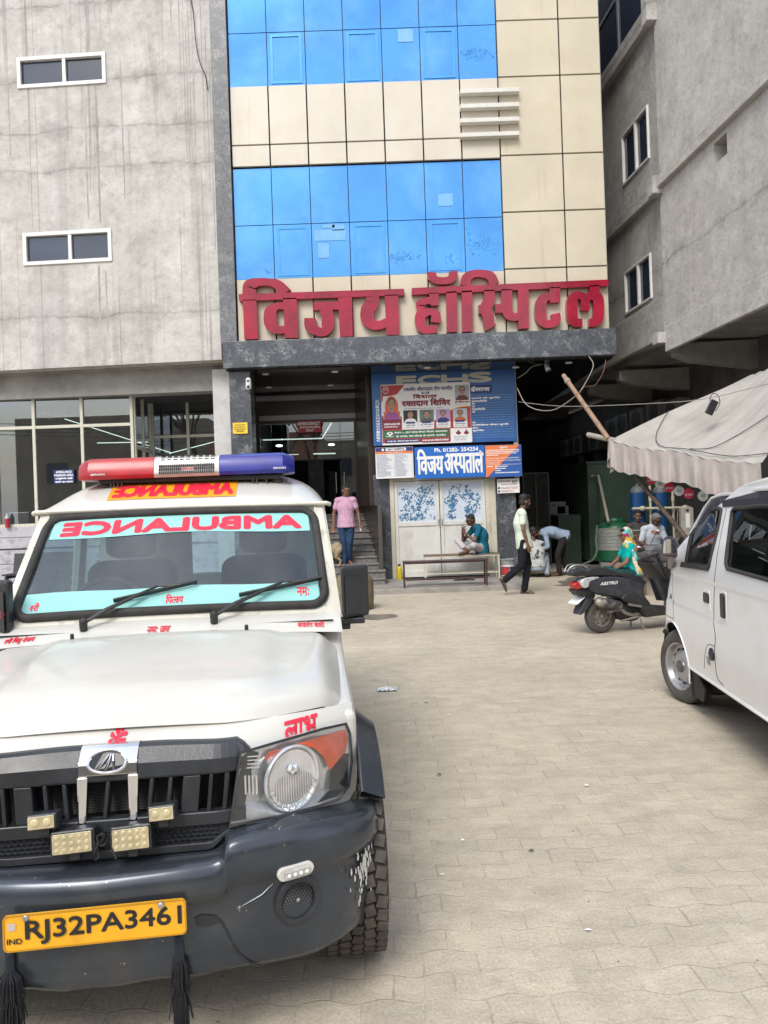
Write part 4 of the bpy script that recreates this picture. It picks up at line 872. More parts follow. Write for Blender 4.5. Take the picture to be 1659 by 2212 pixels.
# portraits: plain head-and-shoulders prints
skin_p = M('print_skin', (.40, .22, .15), .5, var=.1, vs=30); hair_p = M('print_hair', (.04, .03, .03), .5)
def portrait(x0, y0, x1, y1, bgc, cloth, hair, scarf=None, nm='portrait'):
    w = x1-x0; h = y1-y0; cx = (x0+x1)/2; m = MB()
    def el(ex, ey, rx, ry, mi, d, a0=0, a1=2*math.pi, n=18): m.m = mi; m.add([q(ex+rx*math.cos(lerp(a0, a1, k/n)), ey+ry*math.sin(lerp(a0, a1, k/n)), d) for k in range(n+1)], [list(range(n+1))])
    m.m = 0; rrect(m, q, x0, y0, x1, y1, .0015, 10)
    if scarf: el(cx, y0+.50*h, .40*w, .50*h, 4, .0017); m.m = 4; rect(m, q, x0+4, y0+.66*h, x1-4, y1, .0016)
    m.m = 1; m.add([q(cx+.44*w*math.cos(g), y1-(.36*h)*math.sin(g), .0019) for g in [math.pi*k/14 for k in range(15)]], [list(range(15))])
    m.m = 2; rect(m, q, cx-.1*w, y0+.5*h, cx+.1*w, y0+.70*h, .0021); el(cx, y0+.30*h, .235*w, .225*h, 3, .0020)
    el(cx, y0+.38*h, .2*w, .25*h, 2, .0023)
    if hair > 1: m.m = 3; rect(m, q, cx-.22*w, y0+.36*h, cx+.22*w, y0+.40*h, .0025)
    m.m = 3
    for s_ in (-1, 1): el(cx+s_*.085*w, y0+.365*h, .033*w, .014*h, 3, .0027, n=8)
    el(cx, y0+.52*h, .07*w, .012*h, 3, .0027, n=8)
    m.build(nm, [bgc, cloth, skin_p, hair_p, scarf or cloth], t, recalc=False)
pm_ = lambda n, c: M(n, c, .5, var=.08, vs=40)
portrait(197, 308, 443, 660, print_pale, pm_('print_violet', (.30, .08, .28)), 1, pm_('print_saffron', (.62, .14, .06)))
portrait(488, 530, 690, 715, print_black, print_white, 1); portrait(725, 530, 930, 715, pm_('print_tree', (.12, .2, .16)), pm_('print_slate', (.1, .1, .1)), 1)
portrait(962, 530, 1168, 715, pm_('print_lilac', (.45, .30, .55)), print_navy, 1); portrait(1210, 530, 1415, 715, pm_('print_sky', (.45, .52, .58)), pm_('print_rust', (.5, .12, .05)), 2); portrait(1248, 178, 1455, 405, pm_('print_dove', (.36, .36, .40)), pm_('print_wine', (.13, .03, .04)), 2)
lay(t, 'name_card', print_white, lambda m: [rrect(m, q, a, 712, b, 808, .0013, 10) for a, b in ((488, 690), (725, 930), (962, 1168), (1210, 1415))])
lay(t, 'name_ribbon', print_navy, lambda m: [rect(m, q, a, 702, b, 730, .003) for a, b in ((520, 655), (755, 890), (985, 1125), (1240, 1375))])
# --- row of signs over the door
t, fn = board('service_list_sign', 'white service list sign with a blue and orange heading, beside the blue hospital sign', 'sign', 811.5, 893, 966, 1033, 15.8, print_white, .06)
lay(t, 'blue_band', print_navy, lambda m: rect(m, fn, 812, 966.5, 892.5, 975)); lay(t, 'orange_band', print_orange, lambda m: rect(m, fn, 812, 975, 892.5, 980))
lay(t, 'name_plate', print_white, lambda m: (rrect(m, fn, 834, 967.5, 878, 974, .0014, 1.5), m.add([fn(828+2.8*math.cos(k*.5236), 971+2.8*math.sin(k*.5236), .0014) for k in range(12)], [list(range(12))])))
lay(t, 'name', print_black, lambda m: m.text('VIJAY HOSPITAL', fn, 837, 875, 973.3, 968.6, .1, .003))
lay(t, 'heading', print_white, lambda m: m.text('Scope of Service', fn, 836, 868, 979, 976, .05, .003))
def lst(m):
    for i in range(17):
        y = 982.5+2.8*i; words(m, fn, 815, 850, y, y+1.1, rnd, fill=rnd.uniform(.5, .95)); words(m, fn, 854, 889, y, y+1.1, rnd, fill=rnd.uniform(.4, .8))
lay(t, 'list_print', M('list_print', (.30, .36, .46), .5, var=.1), lst)
def lin(m):
    for i in range(18): rect(m, fn, 814, 981.3+2.8*i, 890.5, 981.6+2.8*i, .0012)
    for x in (814, 852, 890.5): rect(m, fn, x-.25, 981.3, x+.25, 1029, .0013)
lay(t, 'table_line', print_grey, lin)
t, fn = board('hospital_sign', 'bright blue hospital sign with big white letters and a phone number', 'sign', 896, 1047, 964, 1032, 15.76, bright_blue, .05)
lay(t, 'phone_number', print_white, lambda m: m.text('Ph. 01282- 254254', fn, 940, 1033, 976, 967, .1))
lay(t, 'lettering', print_white, lambda m: (m.text('\u093fवजय', fn, 903, 956, 1023, 968, .045, .001), m.text('अस~पताल', fn, 962, 1042, 1024, 979, .055, .001)))
lay(t, 'torn_patch', M('torn_paper', (.6, .6, .62), .7), lambda m: (m.add([fn(1038+4*math.cos(k)*(1+.3*math.sin(3*k)), 980+5*math.sin(k), .004) for k in [i*.6283 for i in range(10)]], [list(range(10))])))
t, fn = board('notice_sign', 'notice sign split diagonally into orange and blue halves with white print', 'sign', 1048, 1127, 961, 1030, 15.74, M('notice_blue', (.03, .10, .36), .4, var=.06), .05)
lay(t, 'orange_half', print_orange, lambda m: m.add([fn(1048.5, 961.5, .0008), fn(1048.5, 1029.5, .0008), fn(1052, 1029.5, .0008), fn(1124, 961.5, .0008)], [[0, 1, 2, 3]]))
def ntc(m):
    m.text('सूचना', fn, 1080, 1097, 970, 964.5, .05, .002)
    for i, f_ in enumerate((.98, .98, .9, .35)): words(m, fn, 1051, 1124, 971+3.6*i, 972.7+3.6*i, rnd, fill=f_)
    m.text('The Haryana Medicare Service Personnel & Medicare', fn, 1051, 1121, 991, 988, .06, .002); m.text('Service Institution (Prevention of violence and Damage', fn, 1051, 1124, 996, 993, .06, .002); m.text('to Property) Act, 2009', fn, 1051, 1079, 1001, 998, .06, .002)
    rect(m, fn, 1050, 1003, 1125, 1003.6, .002); words(m, fn, 1051, 1066, 1006, 1008, rnd)
    for i, f_ in enumerate((.5, .42, .22, .95)): words(m, fn, 1069, 1123, 1006+4.6*i, 1008+4.6*i, rnd, fill=f_)
lay(t, 'print', print_white, ntc)
t, fn = board('phone_notice', 'faded white notice with pink numbers taped to the granite pillar right of the doors', 'notice', 1074, 1122, 1034, 1065, 15.87, print_pale, .008)
lay(t, 'black_print', print_black, lambda m: (m.text('24/7', fn, 1106, 1117, 1043, 1037.5, .08), rrect(m, fn, 1075.5, 1051.5, 1079.5, 1056, .001, .8), rrect(m, fn, 1075.5, 1058.5, 1079.5, 1063, .001, .8), words(m, fn, 1107, 1118, 1045, 1046.3, rnd)))
lay(t, 'faded_print', M('faded_pink', (.50, .36, .36), .6, var=.15), lambda m: (m.text('9468078391', fn, 1082, 1118, 1056.5, 1051.5, .12), m.text('7042877211', fn, 1082, 1108, 1063, 1058.5, .12), words(m, fn, 1082, 1110, 1045, 1047, rnd)))
lay(t, 'brown_print', M('faded_brown', (.35, .22, .16), .6, var=.15), lambda m: m.text('एम~बुलेन~स के \u093fलए', fn, 1076, 1102, 1042, 1036.5, .08))
t, fn = board('camera_notice', 'small yellow notice on the granite pillar under the white camera', 'notice', 503, 535, 913, 937, 14.99, print_yellow, .008)
lay(t, 'print', M('notice_brown', (.22, .13, .01), .6), lambda m: ([words(m, fn, a, b, y, y+2, rnd, fill=1) for a, b, y in ((508, 529, 917), (506, 531, 921.5), (506, 532, 926))], m.text('धन~यवाद', fn, 511, 527, 934, 930, .05, .002)))
t, fn = board('emergency_sign', 'red emergency sign with white letters above the glass entrance', 'sign', 644, 694, 909, 934, 17.9, print_red, .03)
lay(t, 'lettering', print_white, lambda m: (m.text('EMERGENCY', fn, 646.5, 690.5, 918.5, 911.5, .14), m.text('आपातकालीन', fn, 647, 691, 925.5, 919.5, .1), m.text('24x7', fn, 661, 677, 932.5, 926.5, .12)))
t, fn = board('parking_sign', 'small navy ambulance parking sign stuck inside the shop window', 'sign', 116.5, 160.5, 1015, 1044, 15.73, print_navy, .01)
lay(t, 'lettering', print_white, lambda m: (m.text('AMBULANCE', fn, 122, 155, 1022, 1017, .1), m.text('PARKING AREA', fn, 118.5, 158.5, 1029, 1024, .1), m.text('एम~बुलेन~स खड़ी', fn, 120, 157, 1036.5, 1031, .1), m.text('करने का स~थान', fn, 120, 157, 1043, 1038, .1)))
# ================================================================ ambulance (local: x across to the picture's right, y back, z up; front bumper at y = 0)
AMB = thing('ambulance', 'dusty white jeep ambulance with red and blue light bar and yellow number plate', 'ambulance', (-.80, 1.98, 0), .113)
IA = EM[AMB.name]
_A = IA.inverted()
def amb(px, py, yl):
    """a photo point at depth yl behind the bumper, in the ambulance's own frame"""
    a, b = ab(px, py); o = IA @ Vector((0, 0, CAM_Z)); d = IA.to_3x3() @ Vector((a, 1, b)); t = (yl-o.y)/d.y; return o+d*t
def ax_(px, py, yl): p = amb(px, py, yl); return p.x, p.z
P_white = add_dirt(M('ambulance_white', (.575, .565, .52), .24, var=.05, vs=2, coat=.45, rvar=.08), (.42, .38, .31), 3.5, .55, .8, .35)
P_cream = add_dirt(M('aged_cream_paint', (.60, .58, .50), .4, var=.08, vs=6), (.16, .12, .09), 9, .58, .72, .8)
P_bump = M('grey_metallic_bumper', (.055, .066, .083), .26, .5, var=.16, vs=3, coat=.15, bump=.06, bs=7, rvar=.1)
add_dirt(P_bump, (.12, .115, .105), 4, .5, .75, .6); add_dirt(P_bump, (.5, .5, .48), 70, .735, .75, .9, detail=2)
P_scrape = M('scraped_white', (.62, .61, .58), .6, var=.1, vs=30)
P_grille = M('grille_black', (.024, .027, .032), .38, var=.3, vs=6, rvar=.15, bump=.05, bs=120)
P_lens = glass_mat('headlamp_cover', (.93, .95, .96), .04, .03)
P_wind = glass_mat('windscreen', (.74, .86, .88), .075, .01)
P_teal = M('teal_film', (.27, .56, .53), .25, var=.05, vs=5)
P_letter = M('film_red', (.72, .025, .06), .3, var=.05)
P_refl = M('lamp_reflector', (.82, .83, .85), .2, .85, var=.15, vs=18)
P_amber = M('amber_lens', (.60, .08, .025), .15, var=.2, vs=14, coat=.5)
P_led = M('yellowed_led', (.42, .36, .22), .25, var=.2, vs=30, coat=.4)
P_seat = M('seat_cloth', (.045, .052, .062), .75, var=.2, vs=8)
def sm(a, b, x): t = max(0, min(1, (x-a)/(b-a))); return t*t*(3-2*t)
def yN(x, z): return .13+1.1*max(0, abs(x)-.30)**1.6+(z-.6)*.12+8*max(0, z-.858)**1.7
def hood(x, v):
    """v 0 at the front edge, 1 at the cowl"""
    xx = x*(.685+.035*v); y0 = yN(xx, .925)-.012; y = lerp(y0, 1.13, v); ax = abs(xx)
    z = lerp(.972, 1.085, v**.92)-.028*(ax/.7)**2-.040*math.exp(-v*26)-.07*sm(.62, .73, ax)+.014*(1-sm(.40, .50, ax))*sm(.06, .25, v)-.03*math.exp(-(1-v)*30)
    return Vector((xx, y, z))
def on(fnm, off=.002):
    """surface mapper: (x, y, d) -> fnm(x, y) lifted towards the outside (camera/up)"""
    def f(x, y, d):
        p = fnm(x, y); e = .003; n = (fnm(x+e, y)-p).cross(fnm(x, y+e)-p); n = n.normalized() if n.length else Vector((0, -1, 0))
        if n.y > .3 or n.z < -.3: n = -n
        return p+n*(off+d)
    return f
# nose, hood, cowl
def nz_(u, v): x = lerp(-.725, .725, u); z = lerp(.54, .932-.028*(x/.7)**2, v); return Vector((x, yN(x, z), z))
m = MB(); m.grid(nz_, 80, 40, skip=lambda u, v: abs(lerp(-.725, .725, u)) < .385 and .655 < lerp(.54, .93, v) < .825); m.build('nose_panel', P_white, AMB, smooth=50)
m = MB(); m.grid(lambda u, v: Vector((lerp(-.66, .66, u), yN(lerp(-.66, .66, u), .92)+.02+.1*v, .92-.028*(lerp(-.66, .66, u)/.7)**2)), 40, 2); m.build('hood_gap', M_gap, AMB)
m = MB(); m.grid(lambda u, v: hood(2*u-1, v), 72, 48)
m.grid(lambda u, v: hood(2*u-1, 0)+Vector((0, .03*v, -.012*v)), 72, 1)
m.build('hood', P_white, AMB, smooth=60)
def cowl(x, t): return Vector((x, lerp(1.10, 1.29, t), lerp(1.068, 1.135, t)-.02*(x/.7)**2))
m = MB(); m.grid(lambda u, v: cowl(lerp(-.735, .735, u), v), 24, 6); m.build('cowl_panel', P_white, AMB, smooth=60)
m = MB()
for x, y in ((-.36, 1.06), (.335, 1.06)): z = hood(x/.72, .93).z; m.lathe([(.008, z-.01), (.008, z+.018), (.004, z+.022)], 8, Matrix.Translation((x, y, 0)))
m.build('washer_nozzle', black_plastic, AMB)
# body sides with wheel arches
def side_poly():
    arc = lambda cy, r: [(cy-r*math.cos(g), .36+r*math.sin(g)) for g in [R(-10+200*k/16) for k in range(17)]]
    return [(.42, .58), (.42, .885), (.7, .925), (1.15, 1.0), (1.27, 1.09), (3.97, 1.09), (4.0, .48)]+[(3.86, .46)]+arc(3.32, .42)[::-1]+[(1.2, .40)]+[p for p in arc(.66, .42) if p[0] > .43][::-1]
for s_ in (-1, 1):
    m = MB(); pts = [Vector((s_*.64, y, z)) for y, z in side_poly()]; m.slab(pts, (s_*.095, 0, 0)); m.build('side_panel', P_white, AMB, bevel=.022, seg=3)
    m = MB()
    for cy in (.66, 3.32):
        k = 14; g0 = 40 if cy < 1 else -4; gg = [R(lerp(g0, 184, i/k)) for i in range(k+1)]; inn = [Vector((s_*.735, cy-.42*math.cos(g), .36+.42*math.sin(g))) for g in gg]; out = [Vector((s_*.735, cy-.475*math.cos(g), .36+.475*math.sin(g))) for g in gg]
        w = .085 if cy < 1 else .06
        top = [p+Vector((s_*w, 0, -.012)) for p in inn]; n = k+1
        m.add(inn+out+top, [[i, i+1, n+i+1, n+i] for i in range(k)]+[[n+i, n+i+1, 2*n+i+1, 2*n+i] for i in range(k)]+[[2*n+i, 2*n+i+1, i+1, i] for i in range(k)])
        m.build('wheel_flare', P_bump, AMB, smooth=40, bevel=.008); m = MB()
m = MB(); m.b2((-.64, .5, .42), (.64, 3.9, .5)); m.b2((-.6, .35, .5), (.6, 1.2, .8)); m.build('underbody', M_gap, AMB)
m = MB(); m.b2((-.72, 3.9, .5), (.72, 3.97, 1.12)); m.b2((-.72, 3.9, 1.56), (.72, 3.97, 1.62)); m.build('rear_panel', P_white, AMB, bevel=.01)
m = MB(); m.b2((-.69, 3.92, 1.12), (.69, 3.93, 1.56)); m.build('rear_window', P_wind, AMB)
# upper cabin: pillars, side glass, roof
hw = lambda z: lerp(.735, .685, max(0, (z-1.08)/.52))
for s_ in (-1, 1):
    m = MB()
    m.slab([(s_*.742, 1.265, 1.085), (s_*.742, 1.345, 1.085), (s_*.69, 1.845, 1.60), (s_*.69, 1.745, 1.60)], (-s_*.05, -.012, 0))
    m.build('windscreen_pillar', P_cream, AMB, bevel=.006)
    m = MB()
    for y0, y1 in ((2.30, 2.42), (3.1, 3.2), (3.86, 3.96)): m.slab([(s_*.735, y0, 1.08), (s_*.735, y1, 1.08), (s_*.685, y1, 1.62), (s_*.685, y0, 1.62)], (-s_*.04, 0, 0))
    m.build('side_pillar', P_white, AMB, bevel=.006)
    m = MB()
    for (a0, a1), (b0, b1) in (((1.36, 2.3), (1.86, 2.3)), ((2.42, 3.1), (2.42, 3.1)), ((3.2, 3.86), (3.2, 3.86))): m.slab([(s_*.72, a0, 1.09), (s_*.72, a1, 1.09), (s_*.675, b1, 1.6), (s_*.675, b0, 1.6)], (-s_*.005, 0, 0))
    m.build('side_window', P_wind, AMB)
    m = MB(); m.tube([(s_*.737, 1.30, 1.10), (s_*.737, 3.9, 1.10)], .012); m.tube([(s_*.728, 1.36, 1.12), (s_*.683, 1.86, 1.60)], .013); m.build('window_rubber', rubber, AMB)
def roofz(x, y):
    ax = min(1, abs(x)/.70); f = min(1, max(0, (y-1.74)/.55)); rise = .185*(1-(1-f)**2.2)
    return 1.612+rise*(1-ax**4.5)**.6
def roof(x, y): return Vector((x, y, roofz(x, y)))
m = MB(); ysamp = [1.74+.02*k for k in range(15)]+[2.1+.08*k for k in range(8)]+[2.8+.17*k for k in range(8)]
xs = [-.70*math.cos(math.pi*k/40) for k in range(41)]
vs = [roof(x, y) for y in ysamp for x in xs]; n = 41
m.add(vs, [[j*n+i, j*n+i+1, (j+1)*n+i+1, (j+1)*n+i] for j in range(len(ysamp)-1) for i in range(n-1)]); rf = m.build('roof', P_white, AMB, smooth=60)
m = MB(); m.tube([(-.725, 1.735, 1.602), (-.71, 1.722, 1.606), (0, 1.70, 1.612), (.71, 1.722, 1.606), (.725, 1.735, 1.602)], [.010, .012, .012, .012, .010], 6)
for s_ in (-1, 1): m.tube([(s_*.722, 1.735, 1.60), (s_*.715, 2.4, 1.615), (s_*.712, 3.95, 1.615)], .012, 6)
m.b2((-.69, 1.735, 1.565), (.69, 1.80, 1.598)); m.build('drip_gutter', P_cream, AMB, bevel=.003)
m = MB(); q = on(lambda x, y: roof(x, 2.02-y), .003)
xa, xb = -.392, .248
m.grid(lambda u, v: q(lerp(xa, xb, u), lerp(.045, .215, v), 0), 12, 8); m.build('roof_sticker', M('sticker_orange', (.80, .33, .015), .3, var=.05), AMB, recalc=False)
m = MB(); m.text('AMBULANCE', q, xa+.035, xb-.03, .20, .07, .13, .0015, flip=True); m.build('roof_lettering', P_letter, AMB, recalc=False)
# windscreen
WB, WT = (1.275, 1.118), (1.748, 1.590)
def ws(s, t):
    w = lerp(.705, .665, t); bul = .035*(1-s*s)
    return Vector((s*w, lerp(WB[0], WT[0], t)-bul*.75, lerp(WB[1], WT[1], t)+bul*.35))
def rr(a, b, c, d, r_s, r_t, k=6):
    P = []
    for cx, cy, a0 in ((c-r_s, b+r_t, -90), (c-r_s, d-r_t, 0), (a+r_s, d-r_t, 90), (a+r_s, b+r_t, 180)):
        for i in range(k+1): g = R(a0+90*i/k); P.append((cx+r_s*math.cos(g), cy+r_t*math.sin(g)))
    return P
loop = rr(-.962, .045, .962, .955, .10, .13)
dens = []
for i in range(len(loop)):
    a_, b_ = loop[i], loop[(i+1) % len(loop)]; k = max(1, int(abs(b_[0]-a_[0])/.12))
    dens += [(lerp(a_[0], b_[0], j/k), lerp(a_[1], b_[1], j/k)) for j in range(k)]
m = MB(); m.tube([ws(s, t)+Vector((0, -.004, .004)) for s, t in dens], .020, 8, closed=True); m.build('windscreen_seal', rubber, AMB, smooth=60)
m = MB(); m.grid(lambda u, v: ws(lerp(-.965, .965, u), lerp(.04, .96, v)), 20, 10); gl_ = m.build('windscreen', P_wind, AMB, smooth=60)
nrm = Vector((0, -.707, .707))
m = MB()
for s_ in (-1, 1): m.grid(lambda u, v: ws(s_*lerp(.955, 1.05, u), lerp(.0, 1.0, v))-nrm*.006, 3, 8)
m.grid(lambda u, v: ws(lerp(-1.05, 1.05, u), lerp(-.05, .05, v))-nrm*.006, 20, 2); m.grid(lambda u, v: ws(lerp(-1.05, 1.05, u), lerp(.95, 1.03, v))-nrm*.006, 20, 2)
m.build('windscreen_frame', P_cream, AMB, smooth=60)
def wsf(s, t, d): return ws(s, t)+nrm*(.003+d)
m = MB()
m.grid(lambda u, v: wsf(lerp(-.915, .915, u), lerp(.745-.01*math.sin(u*9), .925, v), 0), 20, 3); m.grid(lambda u, v: wsf(lerp(-.925, .925, u), lerp(.065, .245+.006*math.sin(u*14), v), 0), 20, 3)
m.build('teal_film', P_teal, gl_, recalc=False)
m = MB(); m.text('AMBULANCE', lambda x, y, d: wsf(x, y, d), -.85, .86, .76, .905, .17, .001, flip=True); m.build('lettering', P_letter, gl_, recalc=False)
m = MB()
m.text('श~री', wsf, -.875, -.82, .10, .17, .05, .001); m.text('\u093fपत~र~ाय', wsf, -.045, .065, .10, .18, .05, .001); m.text('नमः', wsf, .78, .86, .125, .20, .05, .001); m.build('small_lettering', P_letter, gl_, recalc=False)
cf = on(lambda x, y: cowl(x, (y-1.10)/.19), .002)
hf = lambda x, y, d: (lambda p: Vector((p.x, p.y-.0012, p.z+.0025+d)))(Vector((x, y, cowl(x, (y-1.10)/.19).z)))
m = MB(); m.text('श~री \u093fपतृ देवाय', hf, -.655, -.535, 1.12, 1.18, .04); m.text('नमः जय', hf, -.085, .01, 1.125, 1.18, .04); m.text('बजरंग बली', hf, .545, .66, 1.135, 1.19, .04); m.build('cowl_lettering', P_letter, AMB, recalc=False)
nf = lambda x, z, d: Vector((x, yN(x, z)-.006-d, z))
m = MB(); m.text('लाभ', nf, .50, .605, .855, .905, .07); m.build('nose_lettering', P_letter, AMB, recalc=False)
m = MB(); c = amb(245, 1604, .16)
for k, (rad, n_, w) in enumerate(((0, 1, .007), (.011, 5, .0058), (.0205, 8, .0062))):
    for i in range(n_):
        g = 6.283*i/n_+k*.6; m.add([nf(c.x+rad*math.cos(g)+w*math.cos(t*.785)*(1.15 if (t+i) % 3 else .7), c.z+.8*rad*math.sin(g)+w*.8*math.sin(t*.785), .0004*k+.0001*i) for t in range(8)], [list(range(8))])
m.build('rose_sticker', P_letter, AMB, recalc=False)
# wipers
for (bx, tx) in ((-.35, .10), (.19, .655)):
    m = MB(); b0 = cowl(bx, .5)+Vector((0, -.01, .03)); e = ws(lerp(bx, tx, .62)/.69, .22)+nrm*.03; m.lathe([(.016, -.03), (.018, .01), (.008, .02)], 10, Matrix.Translation(b0))
    m.tube([b0, lerp(b0, e, .3)+nrm*.012, e], [.008, .010, .006], 6); a_, z_ = ws((bx+.10)/.70, .115)+nrm*.014, ws(tx/.69, .245)+nrm*.014
    m.slab([a_, z_, z_+nrm*.022, a_+nrm*.022], (0, .006, .006)); k0 = lerp(a_, z_, .25); k1 = lerp(a_, z_, .8)
    m.tube([k0+nrm*.02, e, k1+nrm*.02], .0045, 6)
    wp = m.build('wiper', wire_black, AMB)
# bumper
plan = [(0, .02), (.2, .028), (.315, .045), (.35, .05), (.5, .088), (.62, .15), (.712, .228), (.775, .34), (.80, .54)]
tops = [.592, .596, .602, .648, .652, .640, .622, .608, .60]; bots = [.272, .272, .268, .262, .25, .243, .243, .25, .27]
PL = smooth_pts([(x, y, 0) for x, y in plan], 5); TP = smooth_pts([(t, b, 0) for t, b in zip(tops, bots)], 5)
PL = [Vector((-p.x, p.y, 0)) for p in PL[:0:-1]]+PL; TP = TP[:0:-1]+TP
prof = [(-.12, 0), (-.03, .0), (-.008, .012), (.004, .045), (.012, .12), (.016, .22), (.010, .29), (-.006, .335), (-.012, .40), (-.010, .6), (-.008, .74), (-.016, .80), (-.020, .88), (-.024, .95), (-.04, 1.0), (-.10, 1.0)]
vs = []; N = len(PL); K = len(prof)
for i in range(N):
    t = (PL[min(i+1, N-1)]-PL[max(i-1, 0)]).normalized(); nn = Vector((t.y, -t.x, 0)); out = 1.0
    for k, (o_, h_) in enumerate(prof):
        z = lerp(TP[i].x, TP[i].y, h_); rag = .012*noise.noise(Vector((PL[i].x*9, k*.05, 1.3))) if k >= K-3 else 0
        vs.append(Vector((PL[i].x, PL[i].y, z+rag))+nn*(o_+.004*noise.noise(Vector((PL[i].x*4, z*6, 7)))))
m = MB(); m.add(vs, [[i*K+k, (i+1)*K+k, (i+1)*K+k+1, i*K+k+1] for i in range(N-1) for k in range(K-1)]); bp_ = m.build('bumper', P_bump, AMB, smooth=60)
def bsurf(x, z):
    ax = abs(x); j = min(range(N), key=lambda i: abs(PL[i].x-x)); t = (PL[min(j+1, N-1)]-PL[max(j-1, 0)]).normalized(); h_ = (TP[j].x-z)/(TP[j].x-TP[j].y)
    k = max(i for i in range(K) if prof[i][1] <= max(0, min(.99, h_))); k2 = min(k+1, K-1); f = 0 if prof[k2][1] == prof[k][1] else (h_-prof[k][1])/(prof[k2][1]-prof[k][1]); o_ = lerp(prof[k][0], prof[k2][0], f)
    ya = PL[j].y+(x-PL[j].x)*(t.y/t.x if abs(t.x) > .2 else 0)
    return Vector((x, ya, z))+Vector((t.y, -t.x, 0))*o_, Vector((t.y, -t.x, 0))
m = MB(); r2 = random.Random(9)
for k in range(260):
    i = r2.randint(N-16, N-6); z = r2.triangular(.33, .58, .46); p0 = PL[i]; t = (PL[i+1]-PL[i-1]).normalized(); nn = Vector((t.y, -t.x, 0)); p = lerp(PL[i], PL[i+1], r2.random())+nn*(.001)
    if r2.random() > math.exp(-((i-(N-10)-(z-.46)*14)/1.7)**2): continue
    s_ = r2.uniform(.002, .009); p = Vector((p.x, p.y, z))
    m.add([p+t*s_*.7*math.cos(g)*r2.uniform(.5, 1.2)+Vector((0, 0, 1))*s_*2.1*math.sin(g)*r2.uniform(.5, 1.2) for g in [j_*.785 for j_ in range(8)]], [list(range(8))])
m.build('scrape', P_scrape, bp_, recalc=False)
m = MB()   # split and torn lip beside the plate
for pts in ([(.245, .445), (.262, .452), (.305, .442), (.312, .425), (.275, .418), (.25, .424)], ): m.add([bsurf(x, z)[0]+bsurf(x, z)[1]*.006 for x, z in pts], [list(range(len(pts)))])
m.build('tear', M_gap, bp_, recalc=False)
m = MB(); m.tube([bsurf(x, z)[0]+bsurf(x, z)[1]*.004 for x, z in ((.312, .43), (.335, .385), (.355, .33), (.385, .29), (.42, .262))], .0035, 5); m.build('crack', M_gap, bp_)
m = MB()
for pts in ([(.36, .45), (.43, .475), (.462, .50)], [(.52, .365), (.60, .385), (.68, .42)]): m.tube([bsurf(x, z)[0] for x, z in pts], [.002, .0045, .002], 6)
m.build('crease', P_bump, bp_, smooth=60)
for s_ in (-1, 1):
    p, nn = bsurf(s_*.53, .436); Mx = Matrix.Translation(p-nn*.006) @ nn.to_track_quat('Z', 'Y').to_matrix().to_4x4()
    m = MB(); m.lathe([(.05, -.01), (.052, .014), (.062, .017), (.071, .012), (.073, -.01)], 28, Mx); fg = m.build('fog_lamp', P_grille, AMB, smooth=40)
    m = MB(); m.lathe([(.0001, .004), (.05, .003)], 24, Mx, cap=False); m.build('lamp_face', M('honeycomb_hole', (.09, .075, .06), .5, var=.3, vs=60) if 'honeycomb_hole' not in bpy.data.materials else bpy.data.materials['honeycomb_hole'], fg)
    m = MB()
    for i in range(-6, 7):
        for j in range(-6, 7):
            cx, cy = .0085*(i+.5*(j % 2)), .0075*j
            if cx*cx+cy*cy < .0465**2: m.tube([Mx @ Vector((cx+.0044*math.cos(R(60*k+30)), cy+.0044*math.sin(R(60*k+30)), .006)) for k in range(6)], .0011, 4, closed=True)
    m.build('honeycomb', P_grille, fg)
    m = MB(); m.lathe([(.006, .005), (.006, .012), (.002, .014)], 8, Mx); m.build('screw', steel, fg)
    p, nn = bsurf(s_*.518, .532); Mx = Matrix.Translation(p) @ Matrix(((nn.cross(Vector((0, 0, 1)))*-1).to_tuple(), (0, 0, 1), nn.to_tuple())).transposed().to_4x4()
    m = MB(); m.slab([Mx @ Vector((x*.055, y*.019, -.002)) for x, y in rr(-1, -1, 1, 1, .35, 1)], nn*.014); lm = m.build('marker_lamp', M('marker_white', (.62, .6, .55), .4, var=.08), AMB, bevel=.002) if 'marker_white' not in bpy.data.materials else m.build('marker_lamp', bpy.data.materials['marker_white'], AMB, bevel=.002)
    m = MB(); m.slab([Mx @ Vector((x*.038, y*.013, .012)) for x, y in rr(-1, -1, 1, 1, .12, .3)], nn*.014); m.build('lens', M('marker_lens', (.42, .41, .38), .15, var=.2, vs=60, coat=.6) if 'marker_lens' not in bpy.data.materials else bpy.data.materials['marker_lens'], lm, bevel=.003)
    m = MB()
    for k in range(4): c = Mx @ Vector((-.027+.018*k, 0, .0265)); m.ell(c, (.006, .006, .006))
    m.build('led', M('marker_led', (.7, .7, .66), .15, var=.1) if 'marker_led' not in bpy.data.materials else bpy.data.materials['marker_led'], lm)
# number plate
pl_ = [(-.236, .436), (.228, .432), (.232, .478), (.228, .527), (.05, .529), (-.12, .524), (-.238, .522)]
pw = lambda x, z, d: Vector((x, -.012-d+.010*math.sin(x*9)*.4+.02*max(0, x-.2), z))
m = MB(); m.poly(rr(-.238, .432, .230, .528, .014, .014), pw, -.003, .001); np_ = m.build('number_plate', M('plate_yellow', (.80, .40, .012), .3, var=.06, vs=9, coat=.3), AMB)
add_dirt(bpy.data.materials['plate_yellow'], (.36, .2, .05), 14, .6, .75, .6)
m = MB(); m.text('RJ32PA3461', pw, -.182, .218, .447, .512, .045, .0025)
m.text('IND', pw, -.228, -.19, .453, .467, .03, .0025); m.build('lettering', black_letter, np_, recalc=False)
m = MB(); m.poly([(-.226, .488), (-.205, .488), (-.205, .507), (-.226, .507)], pw, .002); m.build('hologram', M('hologram', (.66, .55, .52), .2, .4), np_, recalc=False)
m = MB()
